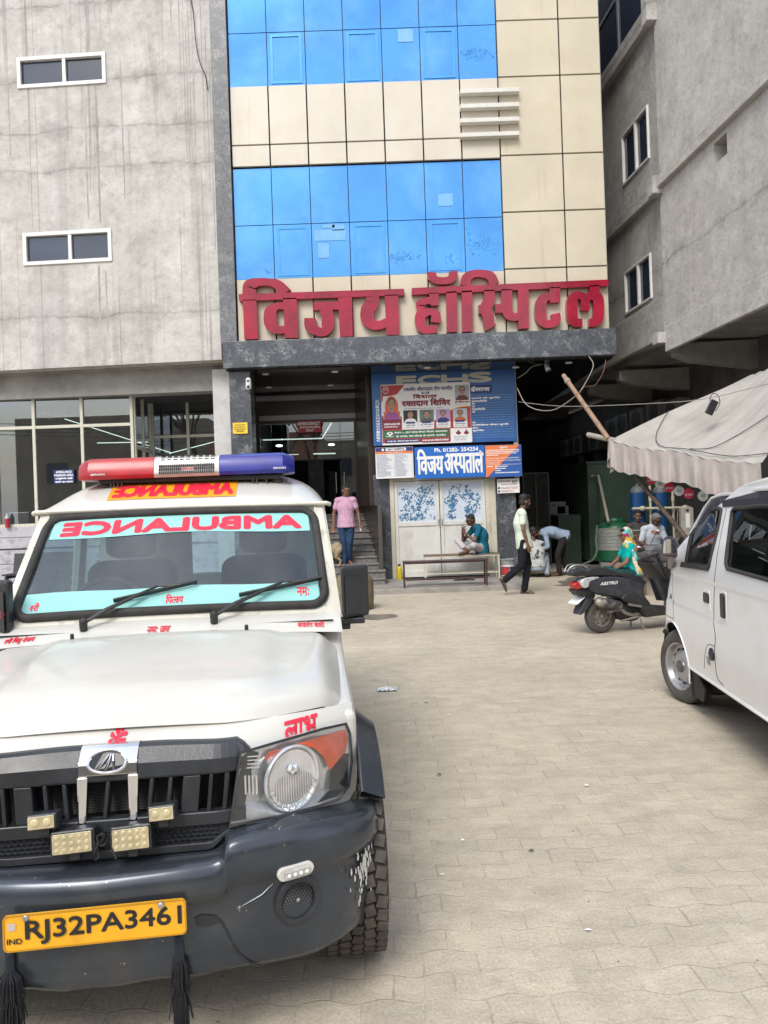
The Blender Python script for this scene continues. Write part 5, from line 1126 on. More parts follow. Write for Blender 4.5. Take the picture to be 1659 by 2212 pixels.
for x, z in ((-.18, .518), (.165, .519)): m.lathe([(.009, .001), (.008, .006), (.003, .009)], 12, Matrix.Translation((x, -.013, z)) @ Matrix.Rotation(R(90), 4, 'X'))
m.build('bolt', steel, np_, smooth=40)
m = MB(); m.frame([pw(x, z, .001) for x, z in rr(-.238, .432, .230, .528, .014, .014)], [pw(x, z, .001) for x, z in rr(-.234, .436, .226, .524, .012, .012)], (0, -.002, 0)); m.build('rim', M('plate_rim', (.5, .24, .01), .4), np_)
# grille
def gy(x, z, d=0): return Vector((x, yN(x, z)-.022-d, z))
m = MB()
def plate_grid(x0, x1, zl, zh, nx=40, depth=.03):
    def f(u, v):
        x = lerp(x0, x1, u); a_, b_ = zl(x), zh(x); k = (0, 0, .08, .5, .92, 1, 1)[round(v*6)]; o_ = (-depth, -.003, 0, 0, 0, -.003, -depth)[round(v*6)]
        return gy(x, lerp(a_, b_, k), o_)
    m.grid(f, nx, 6)
plate_grid(-.425, .425, lambda x: .808+.03*sm(.395, .425, abs(x)), lambda x: .899-.006*sm(.1, .36, abs(x))-.045*sm(.36, .425, abs(x)))
for s_ in (-1, 1): m.slab([gy(s_*x, z) for x, z in ((.405, .808), (.372, .812), (.345, .705), (.378, .69))], (0, .03, 0))
plate_grid(-.385, .385, lambda x: .668, lambda x: .706)
plate_grid(-.34, .34, lambda x: .600+.04*sm(.28, .34, abs(x)), lambda x: .622+.03*sm(.28, .34, abs(x)))
gr = m.build('grille', P_grille, AMB, bevel=.006, seg=2)
for x, w in ((-.29, .012), (-.235, .05), (-.175, .012), (-.122, .012), (.0, .012), (.122, .012), (.175, .012), (.235, .05), (.29, .012), (.335, .014)):
    m = MB(); m.slab([gy(x-w/2, .808, -.006), gy(x+w/2, .808, -.006), gy(x+w/2-.01*math.copysign(1, x), .704, -.006), gy(x-w/2-.01*math.copysign(1, x), .704, -.006)], (0, .045, 0)); m.build('slat', P_grille, gr, bevel=.004)
m = MB(); m.grid(lambda u, v: Vector((lerp(-.42, .42, u), yN(lerp(-.42, .42, u), .7)+.07, lerp(.60, .84, v))), 10, 2); m.build('radiator', M('radiator', (.012, .012, .013), .7), gr)
m = MB(); m.grid(lambda u, v: Vector((lerp(-.35, .35, u), yN(lerp(-.35, .35, u), .6)-.002, lerp(.60, .675, v))), 20, 4); m.build('grille_backing', M_gap, gr)
m = MB()
for k in range(26): z = .70+.0045*k; m.tube([(-.25, .20, z), (.25, .20, z)], .0014, 4)
m.build('radiator_fin', M('radiator_fin', (.06, .06, .06), .6), gr)
for s_ in (-1, 1):
  m = MB()
  for j in range(4):
    for i in range(-17, 18):
        cx, cz = .0172*(i+.5*(j % 2)), .627+.0115*j
        if cx*s_ > .09: m.tube([gy(cx+.0088*math.cos(R(60*k+30)), cz+.0068*math.sin(R(60*k+30)), -.008) for k in range(6)], .0016, 4, closed=True)
  m.build('lower_mesh', P_grille, gr)
m = MB(); _gy = gy; gy = lambda x, z, d=0: _gy(x, z, d+.005); plate_grid(-.079, .082, lambda x: .824, lambda x: .901, 6); gy = _gy
m.slab([gy(x, z, .002) for x, z in ((-.085, .826), (-.054, .826), (-.059, .694), (-.082, .694))], (0, .03, 0)); m.slab([gy(x, z, .002) for x, z in ((.055, .826), (.086, .826), (.082, .694), (.059, .694))], (0, .03, 0)); m.build('chrome_trim', chrome, gr, bevel=.005)
m = MB(); m.slab([gy(.002+.053*math.cos(k*.2618), .864+.027*math.sin(k*.2618), .008) for k in range(24)], (0, -.004, 0)); em = m.build('emblem', P_grille, gr, bevel=.001)
m = MB(); m.tube([gy(.002+.053*math.cos(k*.2618), .864+.027*math.sin(k*.2618), .013) for k in range(24)], .0042, 6, closed=True)
for x0, x1, w0, w1 in ((-.030, .004, .010, .003), (-.004, .010, .008, .003), (.022, .0155, .008, .003)):
    mid = lerp(x0, x1, .55)+(.004 if x0 < 0 else 0)
    m.add([gy(x0-w0/2, .843+abs(x0)*.1, .0145), gy(x0+w0/2, .843, .0145), gy(mid+w1*.9, .868, .0145), gy(x1+w1/2, .884, .0145), gy(x1-w1/2, .884, .0145), gy(mid-w1*.9, .868, .0145)], [[0, 1, 2, 3, 4, 5]])
m.build('emblem_mark', chrome, em, recalc=False)
# lamps clipped to the grille
for nm, (xa, ya, xb, yb), cols_, rows_ in (('small', (58, 1757, 122, 1795), 2, 1), ('small', (320, 1738, 378, 1776), 2, 1), ('big', (108, 1790, 205, 1850), 5, 3), ('big', (238, 1780, 328, 1842), 5, 3)):
    p0, p1 = amb(xa, yb, .055), amb(xb, ya, .055); cx, cz = (p0.x+p1.x)/2, (p0.z+p1.z)/2; w, h = abs(p1.x-p0.x), abs(p1.z-p0.z)
    if nm == 'big': w *= .98
    Mx = Matrix.Translation((cx, .055, cz)) @ Matrix.Rotation(R(-2.5), 4, 'Y') @ Matrix.Rotation(R(-8), 4, 'X')
    m = MB(); m.slab([Mx @ Vector((x*w/2, 0, z*h/2)) for x, z in rr(-1, -1, 1, 1, .12, .18, 3)], Mx.to_3x3() @ Vector((0, .05, 0)))
    m.box(Mx @ Vector((0, .03, -h*.5-.008)), (.03, .03, .02)); lp = m.build('spot_lamp', P_grille, AMB, bevel=.005)
    m = MB(); m.slab([Mx @ Vector((x*w*.44, -.002, z*h*.40)) for x, z in rr(-1, -1, 1, 1, .06, .1, 2)], Mx.to_3x3() @ Vector((0, -.004, 0))); m.build('lens', P_led, lp, bevel=.001)
    m = MB()
    for i in range(cols_):
        for j in range(rows_):
            r_ = .36*min(w*.85/cols_, h*.8/rows_); m.ell(Mx @ Vector(((i-(cols_-1)/2)*w*.84/cols_, -.006, (j-(rows_-1)/2)*h*.78/rows_)), (r_, r_*.4, r_), nu=12, nv=8)
    m.build('led', M('led_bead', (.55, .47, .28), .12, var=.1, coat=.6) if 'led_bead' not in bpy.data.materials else bpy.data.materials['led_bead'], lp)
m = MB(); rw = random.Random(4)
for k in range(8):
    p = Vector((.012+rw.uniform(-.012, .02), .06, .69)); pts = [p]
    for j in range(4): p = p+Vector((rw.uniform(-.018, .018), rw.uniform(-.01, .008), rw.uniform(-.028, .006))); pts.append(p)
    m.tube(smooth_pts(pts, 3), .0022, 5)
m.build('loose_wiring', wire_black, AMB)
# headlights
HP = [(985, 265), (1085, 236), (1200, 203), (1320, 168), (1412, 148), (1428, 190), (1436, 300), (1424, 400), (1385, 452), (1300, 482), (1140, 522), (940, 560), (955, 480), (970, 370)]
def hl_px(zx, zy):
    px, py = zx*.529, 1481.2+zy*.529; y = .25
    for _ in range(6): p = amb(px, py, y); y = yN(p.x, p.z)-.01
    return p.x, p.z
HX = [hl_px(*p) for p in HP]
for s_ in (1, -1):
    H_ = lambda x, z, d: Vector((s_*x, yN(x, z)-.016-d, z))
    m = MB(); m.poly(HX, H_, -.03, .006); hd = m.build('headlight', M('headlamp_shell', (.66, .67, .69), .22, .6, var=.15, vs=14) if 'headlamp_shell' not in bpy.data.materials else bpy.data.materials['headlamp_shell'], AMB)
    c0 = hl_px(1198, 368); top = [hl_px(*p) for p in ((1082, 303), (1098, 262), (1290, 206), (1408, 172), (1420, 210), (1410, 262), (1345, 338), (1322, 285), (1285, 248), (1235, 232), (1180, 245), (1130, 275))]
    m = MB(); m.poly(top, H_, .010, .016); m.build('indicator', P_amber, hd, bevel=.002)
    def dk(pts, nm, mt, d0, d1): q = MB(); q.poly([hl_px(*p) for p in pts], H_, d0, d1); return q.build(nm, mt, hd)
    dk(((1348, 345), (1405, 272), (1425, 270), (1418, 400), (1380, 445), (1300, 468), (1345, 420)), 'lamp_base', M_gap, .006, .008)
    R3 = Vector(H_(c0[0]+.001, c0[1], 0)-H_(c0[0], c0[1], 0)).normalized(); n3 = R3.cross(Vector((0, 0, 1))); n3 = -n3 if n3.y > 0 else n3
    Mx = Matrix.Translation(H_(c0[0]-.004, c0[1], .008)) @ Matrix(((n3.cross(Vector((0, 0, 1)))).to_tuple(), (0, 0, 1), n3.to_tuple())).transposed().to_4x4()
    m = MB(); m.lathe([(.099, -.004), (.101, .006), (.096, .010), (.090, .008), (.086, .002)], 36, Mx); m.build('lamp_ring', bpy.data.materials['headlamp_shell'], hd, smooth=40)
    m = MB(); prf = [(.086*math.sin(g), .004-.02*(1-math.sin(g))) for g in [R(90*k/8) for k in range(9)]]; m.lathe(prf[::-1], 36, Mx, cap=False)
    m.build('reflector', P_refl, hd, smooth=60)
    m = MB()
    for k in range(-8, 9):
        x = .0088*k; hgt = math.sqrt(max(0, .078**2-x*x)); m.box(Mx @ Vector((x, -.022, .004)), (.0022, .006, max(.01, hgt*1.1)), Mx.to_3x3() @ Matrix.Rotation(R(90), 3, 'X'))
    for k in range(11): g = R(195+15*k); m.box(Mx @ Vector((.084*math.cos(g), .084*math.sin(g), .010)), (.0025, .016, .003), Mx.to_3x3() @ Matrix.Rotation(g+R(90), 3, 'Z'))
    m.lathe([(.02, .004), (.017, .018), (.006, .022)], 6, Mx @ Matrix.Translation((0, .03, 0))); m.build('lens_rib', P_refl, hd)
    m = MB()
    for zx, zy in ((1005, 375), (1020, 375), (1035, 375), (1050, 375)): x, z = hl_px(zx, zy+20); m.box(H_(x, z, .010), (.0055, .008, .055))
    for zy in (280, 295, 310, 325): x, z = hl_px(1035, zy); m.box(H_(x, z, .011), (.036, .004, .0035))
    m.build('side_reflector', P_refl, hd)
    m = MB(); xs_ = [p[0] for p in HX]; zs_ = [p[1] for p in HX]
    m.poly(HX, lambda x, z, d: H_(x, z, d), .028); m.add([v for x, z in HX for v in (H_(x, z, .0), H_(x, z, .028))], [[2*i, 2*i+1, (2*i+3) % (2*len(HX)), (2*i+2) % (2*len(HX))] for i in range(len(HX))]); m.build('cover', P_lens, hd); m = MB(); m.tube([H_(x, z, .012) for x, z in HX], .0045, 5, closed=True); m.build('lamp_seal', M_gap, hd)
# light bar
lb_ = MB(); lb_.b2((-.46, 1.93, 1.748), (.47, 2.13, 1.772)); lbar = lb_.build('light_bar', rubber, AMB, bevel=.004)
def lbz(x): return 1.772+.010*x
def bar_part(nm, xs_, mt, tight=0):
    m = MB(); sec = [(-.125, 0), (-.135, .018), (-.130, .060), (-.105, .098), (-.07, .112), (.07, .112), (.105, .098), (.130, .060), (.135, .018), (.125, 0)]; vs = []; n = len(sec)
    for x, k in xs_:
        for y, z in sec: vs.append((x, 2.03+y*k, lbz(x)+.012+(z-.012)*(.35+.65*k)))
    fs = [[i*n+j, i*n+(j+1) % n, (i+1)*n+(j+1) % n, (i+1)*n+j] for i in range(len(xs_)-1) for j in range(n)]+[list(range(n)), list(range((len(xs_)-1)*n, len(xs_)*n))]
    m.add(vs, fs); return m.build(nm, mt, lbar, smooth=30, bevel=.002)
lens_r = M('red_dome', (.36, .006, .014), .3, var=.2, vs=6, coat=.12, rvar=.1); lens_b = M('blue_dome', (.018, .022, .25), .3, var=.2, vs=6, coat=.12, rvar=.1)
bar_part('red_dome', [(-.565, .62), (-.54, .82), (-.505, 1), (-.175, 1)], lens_r); bar_part('blue_dome', [(.160, 1), (.49, 1), (.525, .82), (.55, .62)], lens_b)
bar_part('siren_housing', [(-.1745, 1.01), (.1595, 1.01)], M('siren_silver', (.52, .51, .48), .4, .3, var=.12, vs=12))
m = MB()
for i in range(30):
    x = -.145+.0095*i
    for z in (.022, .040, .058): 
        if z == .040 and 11 < i < 19: continue
        m.b2((x-.003, 1.8905, lbz(x)+z-.007), (x+.003, 1.897, lbz(x)+z+.007))
for i in range(9):
    for j in range(3): x = -.13+.032*i; m.box((x, 1.918+.014*j, lbz(x)+.0905+.0105*j), (.022, .004, .006), Matrix.Rotation(R(38), 3, 'X'))
m.build('vent_slot', M_gap, lbar)
m = MB(); f_ = lambda x, z, d: Vector((x, 1.8925-d, lbz(x)+z)); m.text('SIPHON', f_, -.035, .033, .034, .046, .1); m.build('maker_mark', red_letter, lbar, recalc=False)
m = MB(); m.text('SIPHON', f_, -.49, -.42, .008+.012, .019+.012, .08, .0015); m.text('SIPHON', f_, .44, .505, .02, .031, .08, .0015); m.build('dome_mark', white_letter, lbar, recalc=False)
m = MB()
for x, y in ((-.435, 1.98), (.455, 1.99)):
    zr_ = roofz(x, y); m.lathe([(.03, -.01), (.032, .008), (.02, .016)], 14, Matrix.Translation((x, y, zr_))); m.b2((x-.012, y-.015, zr_), (x+.012, y+.015, 1.752)); m.b2((x-.03, y-.02, zr_+.03), (x+.03, y+.02, zr_+.045))
for x in (-.40, -.385, -.365, -.345, .33, .35, .40): m.tube([(x, 1.93, 1.75), (x, 1.93, 1.728)], .004, 6)
m.build('bracket', M('rusty_bracket', (.07, .045, .035), .7, var=.4, vs=25), lbar)
m = MB(); m.tube(smooth_pts([(-.02, 2.0, roofz(0, 2.0)+.002), (.02, 1.985, roofz(.02, 1.985)+.03), (.08, 1.98, 1.748), (.20, 1.98, 1.742), (.30, 1.985, 1.752), (.33, 2.0, 1.765)], 5), .0055, 6); m.tube([(.12, 1.98, 1.743), (.175, 1.98, 1.742)], .012, 6); m.build('cable', wire_black, lbar)
# mirrors
for s_ in (1, -1):
    m = MB(); cx = .806 if s_ > 0 else -.725
    m.slab([Vector((cx+x*.063, 1.22+.03*(x*s_+1), 1.20+z*.115)) for x, z in rr(-1, -1, 1, 1, .22, .14, 4)], (0, .07, 0)); mr = m.build('mirror', black_plastic, AMB, bevel=.014, seg=3)
    m = MB(); m.slab([Vector((cx+x*.047, 1.218+.03*(x*s_+1), 1.185+z*.085)) for x, z in rr(-1, -1, 1, 1, .16, .1, 3)], (0, -.004, 0)); m.build('mirror_back', black_plastic, mr, bevel=.003)
    m = MB(); m.b2((s_*.735, 1.25, 1.055), (s_*.845, 1.31, 1.082)); m.b2((s_*.77, 1.265, 1.08), (s_*.81, 1.295, 1.10)); m.b2((s_*.735, 1.26, 1.03), (s_*.78, 1.30, 1.06)); m.build('mirror_arm', black_plastic, mr, bevel=.006)
    if s_ < 0:
        m = MB(); m.text('मर~क', lambda x, z, d: Vector((x, 1.212+.03*((x-cx)/.063*s_+1)-d-.002, z+(x-cx)*-.5)), cx-.02, cx+.05, 1.165, 1.205, .12); m.build('lettering', P_letter, mr, recalc=False)
# wheels with block tread
def wheel(cx, cy, s_, r=.355, w=.215):
    Mx = Matrix.Translation((cx, cy, r)) @ Matrix.Rotation(R(90), 4, 'Y')
    m = MB(); m.lathe([(.20, -w*.42), (.24, -w*.5), (.30, -w*.5), (r-.035, -w*.47), (r-.012, -w*.40), (r-.012, w*.40), (r-.035, w*.47), (.30, w*.5), (.24, w*.5), (.20, w*.42)], 48, Mx, cap=False)
    wh = m.build('wheel', rubber, AMB, smooth=35); m = MB(); n = 46
    for k in range(n):
        for j, off in ((-2, .5), (-1, 0), (0, .5), (1, 0), (2, .5)):
            g = 2*math.pi*(k+off)/n; rr0 = r-.006 if abs(j) < 2 else r-.011; x = j*w*.185
            m.box(Mx @ Vector((rr0*math.cos(g), rr0*math.sin(g), x)), (.016, 2*math.pi*r/n*.74, w*.155), Mx.to_3x3() @ Matrix.Rotation(g, 3, 'Z') @ Matrix.Rotation(R(14 if j % 2 else -14), 3, 'X'))
    m.build('tyre_tread', M('dusty_tread', (.075, .066, .055), .9, var=.35, vs=12) if 'dusty_tread' not in bpy.data.materials else bpy.data.materials['dusty_tread'], wh)
    m = MB(); m.lathe([(.05, s_*w*.40), (.09, s_*w*.30), (.15, s_*w*.26), (.19, s_*w*.40), (.205, s_*w*.44), (.205, -s_*w*.3), (.05, -s_*w*.3)], 28, Mx); m.build('rim', steel, wh, smooth=40)
for cy in (.64, 3.32):
    for s_ in (-1, 1): wheel(s_*.71, cy, s_)
# cabin interior
cab = MB(); cab.grid(lambda u, v: Vector((lerp(-.70, .70, u), lerp(1.18, 1.45, v), lerp(1.09, 1.06, v)-.02*sm(.6, 1, v))), 10, 6); cab.b2((-.70, 1.40, .75), (.70, 1.47, 1.03)); cab.build('dashboard', M('dash_grey', (.05, .053, .058), .6, var=.15), AMB, smooth=50)
for x in (-.37, .36):
    m = MB(); m.grid(lambda u, v: Vector((0, 0, 0)), 1, 1); m = MB()
    m.slab([Vector((x+a_*.24, 2.05+.25*(b_+1)*.3, 1.06+b_*.27)) for a_, b_ in rr(-1, -1, 1, 1, .35, .25, 5)], (0, .12, 0)); m.slab([Vector((x+a_*.135, 2.17, 1.44+b_*.095)) for a_, b_ in rr(-1, -1, 1, 1, .5, .5, 5)], (0, .09, 0)); m.slab([Vector((x+a_*.24, 1.62+.23*(b_+1), .80)) for a_, b_ in rr(-1, -1, 1, 1, .3, .3, 4)], (0, 0, .13))
    m.build('seat', P_seat, AMB, bevel=.035, seg=3)
m = MB(); c = Vector((-.37, 1.62, 1.10)); Mx = Matrix.Translation(c) @ Matrix.Rotation(R(62), 4, 'X'); m.tube([Mx @ Vector((.19*math.cos(k*.2618), .19*math.sin(k*.2618), 0)) for k in range(24)], .015, 8, closed=True); m.slab([Mx @ Vector((a_*.07, b_*.055, -.01)) for a_, b_ in rr(-1, -1, 1, 1, .4, .4, 4)], Mx.to_3x3() @ Vector((0, 0, .03)))
for g in (0, 180, 270): m.tube([Mx @ Vector((.05*math.cos(R(g)), .05*math.sin(R(g)), 0)), Mx @ Vector((.19*math.cos(R(g)), .19*math.sin(R(g)), 0))], .012, 6)
m.tube([c, c+Vector((0, -.25, -.12))], .025, 8); m.build('steering_wheel', black_plastic, AMB, smooth=40)
m = MB(); m.b2((-.68, 2.75, .5), (-.12, 2.79, 1.6)); m.b2((.30, 2.75, .5), (.68, 2.79, 1.6)); m.b2((-.12, 2.75, .5), (.30, 2.79, 1.12)); m.build('partition', M('cabin_beige', (.55, .53, .45), .6, var=.15), AMB)
m = MB(); m.grid(lambda u, v: Vector((lerp(-.66, .66, u), lerp(1.80, 3.85, v), 1.60)), 4, 4); m.build('headlining', M('headlining', (.5, .51, .5), .8), AMB)
m = MB(); m.slab([Vector((.05+a_*.11, 1.80, 1.53+b_*.03)) for a_, b_ in rr(-1, -1, 1, 1, .2, .5, 4)], (0, .02, 0)); m.tube([(.05, 1.81, 1.55), (.05, 1.80, 1.6)], .008, 6); m.build('inside_mirror', black_plastic, AMB)
# tassels under the bumper
M_tass = M('black_thread', (.010, .011, .015), .75, var=.4, vs=60)
def tassel(nm_label, px, y, z0, z1, tiers, wid):
    x = amb(px, 2100, y).x; w0 = _A @ Vector((x, y, z0)); T = thing('tassel', nm_label, 'tassel', tuple(w0), group='black tassels tied under the bumper')
    rt = random.Random(int(px)); m = MB(); L = z0-z1
    m.tube([(0, 0, 0), (.003, 0, -L*.28)], [.006, .010], 8)
    for k in range(14): g = k*.45; m.tube([(.009*math.cos(g), .009*math.sin(g), -.03), (.011*math.cos(g+.3), .011*math.sin(g+.3), -L*.30)], .002, 4)
    m.build('cord', M('tassel_cord', (.02, .03, .042), .7, var=.3) if 'tassel_cord' not in bpy.data.materials else bpy.data.materials['tassel_cord'], T)
    for t in range(tiers):
        m = MB(); zt_ = -L*(.28+.72*t/tiers); zb_ = -L*(.28+.72*(t+1)/tiers)-.02
        for k in range(150):
            g = rt.uniform(0, 6.283); q = math.sqrt(rt.random()); e = wid*q*rt.uniform(.75, 1.25)
            m.tube([(.008*math.cos(g), .008*math.sin(g), zt_), (e*.75*math.cos(g), e*.75*math.sin(g), zt_+(zb_-zt_)*.3), (e*math.cos(g)*1.02+rt.uniform(-.006, .006), e*math.sin(g), lerp(zt_, zb_, rt.uniform(.85, 1.08)))], [.0016, .0022, .0012], 4)
        m.build('thread_skirt', M_tass, T)
tassel('bushy black thread tassel hanging under the yellow number plate', 22, .03, .435, .17, 3, .034)
tassel('slim black thread tassel on a blue cord beside the yellow plate', 389, .03, .44, .12, 3, .024)
# ================================================================ white van (local: x to its far side, y towards its front, z up; origin at the near front wheel)
VAN = thing('van', 'clean white minivan parked at the edge of the yard, seen from its mirror side', 'van', (2.205, 5.7, 0), -.0967)
IV = (Matrix.Translation((2.25, 5.7, 0)) @ Matrix.Rotation(-.0967, 4, 'Z')).inverted()   # the frame the outlines were measured in
def loc_pt(px, py, I, axis, val):
    a, b = ab(px, py); o = I @ Vector((0, 0, CAM_Z)); d = I.to_3x3() @ Vector((a, 1, b)); return o+d*((val-o[axis])/d[axis])
def vz(zx, zy, xl=0.0): return loc_pt(1207+zx/3.67, 1015+zy/3.67, IV, 0, xl)
V_white = M('van_white', (.80, .805, .81), .16, var=.02, vs=2, coat=.6); add_dirt(V_white, (.5, .45, .37), 3, .5, .8, .25)
V_glass = glass_mat('van_glass', (.32, .38, .36), .06, .01)
V_trim = M('van_trim', (.03, .033, .05), .25, var=.2, vs=5)
VL, VW = -3.15, 1.48
def vfront(z):
    P = [(.30, .455), (.42, .475), (.55, .50), (.65, .50), (.80, .455), (.90, .39), (1.0, .32), (1.08, .22), (1.30, -.18), (1.50, -.60), (1.60, -.86), (1.66, -1.05)]
    for (z0, y0), (z1, y1) in zip(P, P[1:]):
        if z <= z1: return lerp(y0, y1, max(0, (z-z0)/(z1-z0)))
    return P[-1][1]
def vtum(z): return .14*sm(1.02, 1.70, z)+.02*sm(.6, .3, z)+(.006 if .775 < z < 1.0 else 0)
def vside(y, z):
    yf = vfront(z); r = lerp(.30, .09, sm(1.0, 1.16, z)); d = max(0, y-(yf-r)); k = min(1, d/r)
    return Vector((vtum(z)+r*.87*(1-math.sqrt(max(0, 1-k*k)))+.012*sm(VL+.25, VL, y), y, z))
def inpoly(p, P):
    x, y = p; c = False; j = len(P)-1
    for i in range(len(P)):
        if (P[i][1] > y) != (P[j][1] > y) and x < (P[j][0]-P[i][0])*(y-P[i][1])/(P[j][1]-P[i][1])+P[i][0]: c = not c
        j = i
    return c
def wpt(zx, zy):
    x = 0
    for _ in range(5): p = vz(zx, zy, x); x = vtum(p.z)
    return (p.y, p.z)
W1 = [wpt(*p) for p in ((1060, 745), (1075, 640), (1110, 470), (1155, 340), (1180, 322), (1330, 302), (1347, 318), (1320, 470), (1285, 610), (1250, 765), (1232, 783))]
W2 = [wpt(*p) for p in ((1395, 780), (1385, 740), (1405, 560), (1432, 330), (1450, 305), (1659, 283))]; W2 += [(-2.2, 1.50), (-2.25, 1.46), (-2.25, 1.13), (-2.2, 1.105)]
AR = [(.07+.335*math.cos(R(g)), .285+.335*math.sin(R(g))) for g in range(-20, 201, 10)]
zs_ = [.33+.0135*i for i in range(97)]
ny = 270
def sgrid(mir):
    m = MB(); vs = []; fs = []
    for z in zs_:
        yf = vfront(z)
        for i in range(ny+1):
            t = i/ny; y = yf-.30*(t/.12)**1.3*1 if t < .12 else lerp(yf-.30, VL, (t-.12)/.88); p = vside(y, z); vs.append(Vector((VW-p.x, p.y, p.z)) if mir else p)
    for j in range(len(zs_)-1):
        for i in range(ny):
            a = j*(ny+1)+i; c = (vs[a]+vs[a+ny+2])/2; q = (c.y, c.z)
            if inpoly(q, W1) or inpoly(q, W2) or inpoly(q, AR) or inpoly(q, [(y-2.42, z) for y, z in AR]): continue
            fs.append([a, a+1, a+ny+2, a+ny+1])
    m.add(vs, fs); return m.build('side_panel', V_white, VAN, smooth=40)
sgrid(False); sgrid(True)
zt_ = zs_[-1]
def vroof(u, v):
    yf = vfront(zt_); y = lerp(yf, VL, v); x0 = vside(y, zt_).x; x = lerp(x0, VW-x0, u); k = (2*u-1)
    return Vector((x, y+.12*(1-k*k)*(1-v)**4, zt_+.13*(1-abs(k)**2.6)*(1-.35*(1-v)**6)))
m = MB(); m.grid(vroof, 24, 30); m.build('roof', V_white, VAN, smooth=60)
def vnose(u, v): z = lerp(.33, zt_, v); yf = vfront(z); x0 = vside(yf, z).x; return Vector((lerp(x0, VW-x0, u), yf+.05*(1-(2*u-1)**2), z))
m = MB(); m.grid(vnose, 20, 40, skip=lambda u, v: v > .60 and .06 < u < .94 and v < .97); m.build('front_panel', V_white, VAN, smooth=60)
m = MB(); m.grid(lambda u, v: vnose(lerp(.05, .95, u), lerp(.58, .98, v))-Vector((0, .01, 0)), 14, 12); m.build('windscreen', V_glass, VAN, smooth=60)
m = MB(); m.quad((.05, VL, .33), (VW-.05, VL, .33), (VW-.15, VL, 1.64), (.15, VL, 1.64)); m.build('rear_panel', V_white, VAN)
m = MB(); m.b2((.10, VL+.1, .30), (VW-.1, .2, .36)); m.b2((.12, -.45, .2), (VW-.12, -.36, .36)); m.b2((.13, -2.0, .36), (.2, .1, .9)); m.build('underbody', M_gap, VAN)
def sp(q, off=0): p = vside(q[0], q[1]); return p+Vector((-off, 0, 0))
def dense_loop(P, n=6): return [(lerp(a[0], b[0], k/n), lerp(a[1], b[1], k/n)) for a, b in zip(P, P[1:]+P[:1]) for k in range(n)]
for Wp, nm in ((W1, 'door_window'), (W2, 'slider_window')):
    D_ = dense_loop(Wp, 4); m = MB(); m.tube([sp(q, .002) for q in D_], .013, 6, closed=True); ws_ = m.build('window_seal' if False else nm, rubber, VAN, smooth=60)
    m = MB(); m.add([sp(q, -.006) for q in D_], [list(range(len(D_)))]); m.build('pane', V_glass, ws_)
    m = MB(); m.add([Vector((VW, 0, 0))+Vector((-sp(q, -.006).x, q[0], q[1])) for q in D_], [list(range(len(D_)))]); m.build('far_pane', V_glass, ws_)
m = MB(); a_, b_ = wpt(1060, 745), wpt(1245, 778); m.slab([sp((a_[0]+.10, a_[1]+.01), .012), sp((b_[0]-.0, b_[1]+.015), .012), sp((b_[0], b_[1]-.018), .012), sp((a_[0]+.12, a_[1]-.03), .012)], (.02, 0, 0)); m.build('belt_strip', black_plastic, VAN, bevel=.004)
# rain visor band under the gutter, gutter rail
def vband(y): return 1.545+.0*y
top = [wpt(*p) for p in ((1000, 545), (1060, 430), (1120, 320), (1180, 240), (1250, 212), (1370, 200), (1659, 165))]; low = [wpt(*p) for p in ((1040, 555), (1075, 470), (1120, 390), (1170, 320), (1250, 303), (1360, 292), (1659, 272))]
top += [(-2.6, top[-1][1])]; low += [(-2.6, low[-1][1])]
m = MB(); n = len(top)
for i in range(n-1):
    for (k0, k1) in ((0, .5), (.5, 1)):
        q = [lerp(Vector(low[i]), Vector(top[i]), k0), lerp(Vector(low[i+1]), Vector(top[i+1]), k0), lerp(Vector(low[i+1]), Vector(top[i+1]), k1), lerp(Vector(low[i]), Vector(top[i]), k1)]
        m.add([sp(tuple(p), .006+.010*math.sin(math.pi*kk)) for p, kk in zip(q, (k0, k0, k1, k1))], [[0, 1, 2, 3]])
m.build('rain_visor', V_trim, VAN, smooth=60)
m = MB(); m.tube([sp((a, b+.012), .006) for a, b in top], .013, 6); m.build('gutter', V_white, VAN, smooth=60)
# shut lines, crease, handles, vent, fuel flap
def line(pts, r=.0035, nm='shut_line', mt=M_gap, n=5): q = MB(); q.tube([sp(p, -.0005) for p in smooth_pts([(a, b, 0) for a, b in pts], n) for p in [(p.x, p.y)]], r, 5); return q.build(nm, mt, VAN)
line([wpt(*p) for p in ((1385, 300), (1355, 440), (1320, 620), (1297, 800), (1285, 1000), (1285, 1180), (1295, 1320), (1290, 1480), (1310, 1640), (1360, 1705))])
line([wpt(*p) for p in ((950, 760), (945, 900), (950, 1060), (955, 1230))], .0022)
line([wpt(*p) for p in ((820, 1118), (870, 1135), (955, 1180))], .003)
line([wpt(*p) for p in ((1205, 1570), (1210, 1470), (1235, 1385), (1290, 1395))], .0025)
c_ = wpt(1270, 1460); m = MB(); Mx = Matrix.Translation(sp(c_, .004)) @ Matrix.Rotation(R(-90), 4, 'Y'); m.lathe([(.042, -.004), (.042, .006), (.036, .010), (.012, .010), (.010, .006)], 20, Mx); m.build('fuel_cap', black_plastic, VAN, smooth=40)
a_, b_ = wpt(1222, 1470), wpt(1255, 1548); m = MB(); m.add([sp((a_[0], a_[1]), .002), sp((b_[0], a_[1]), .002), sp((b_[0], b_[1]), .002), sp((a_[0], b_[1]), .002)], [[0, 1, 2, 3]]); m.build('fuel_sticker', print_grey, VAN)
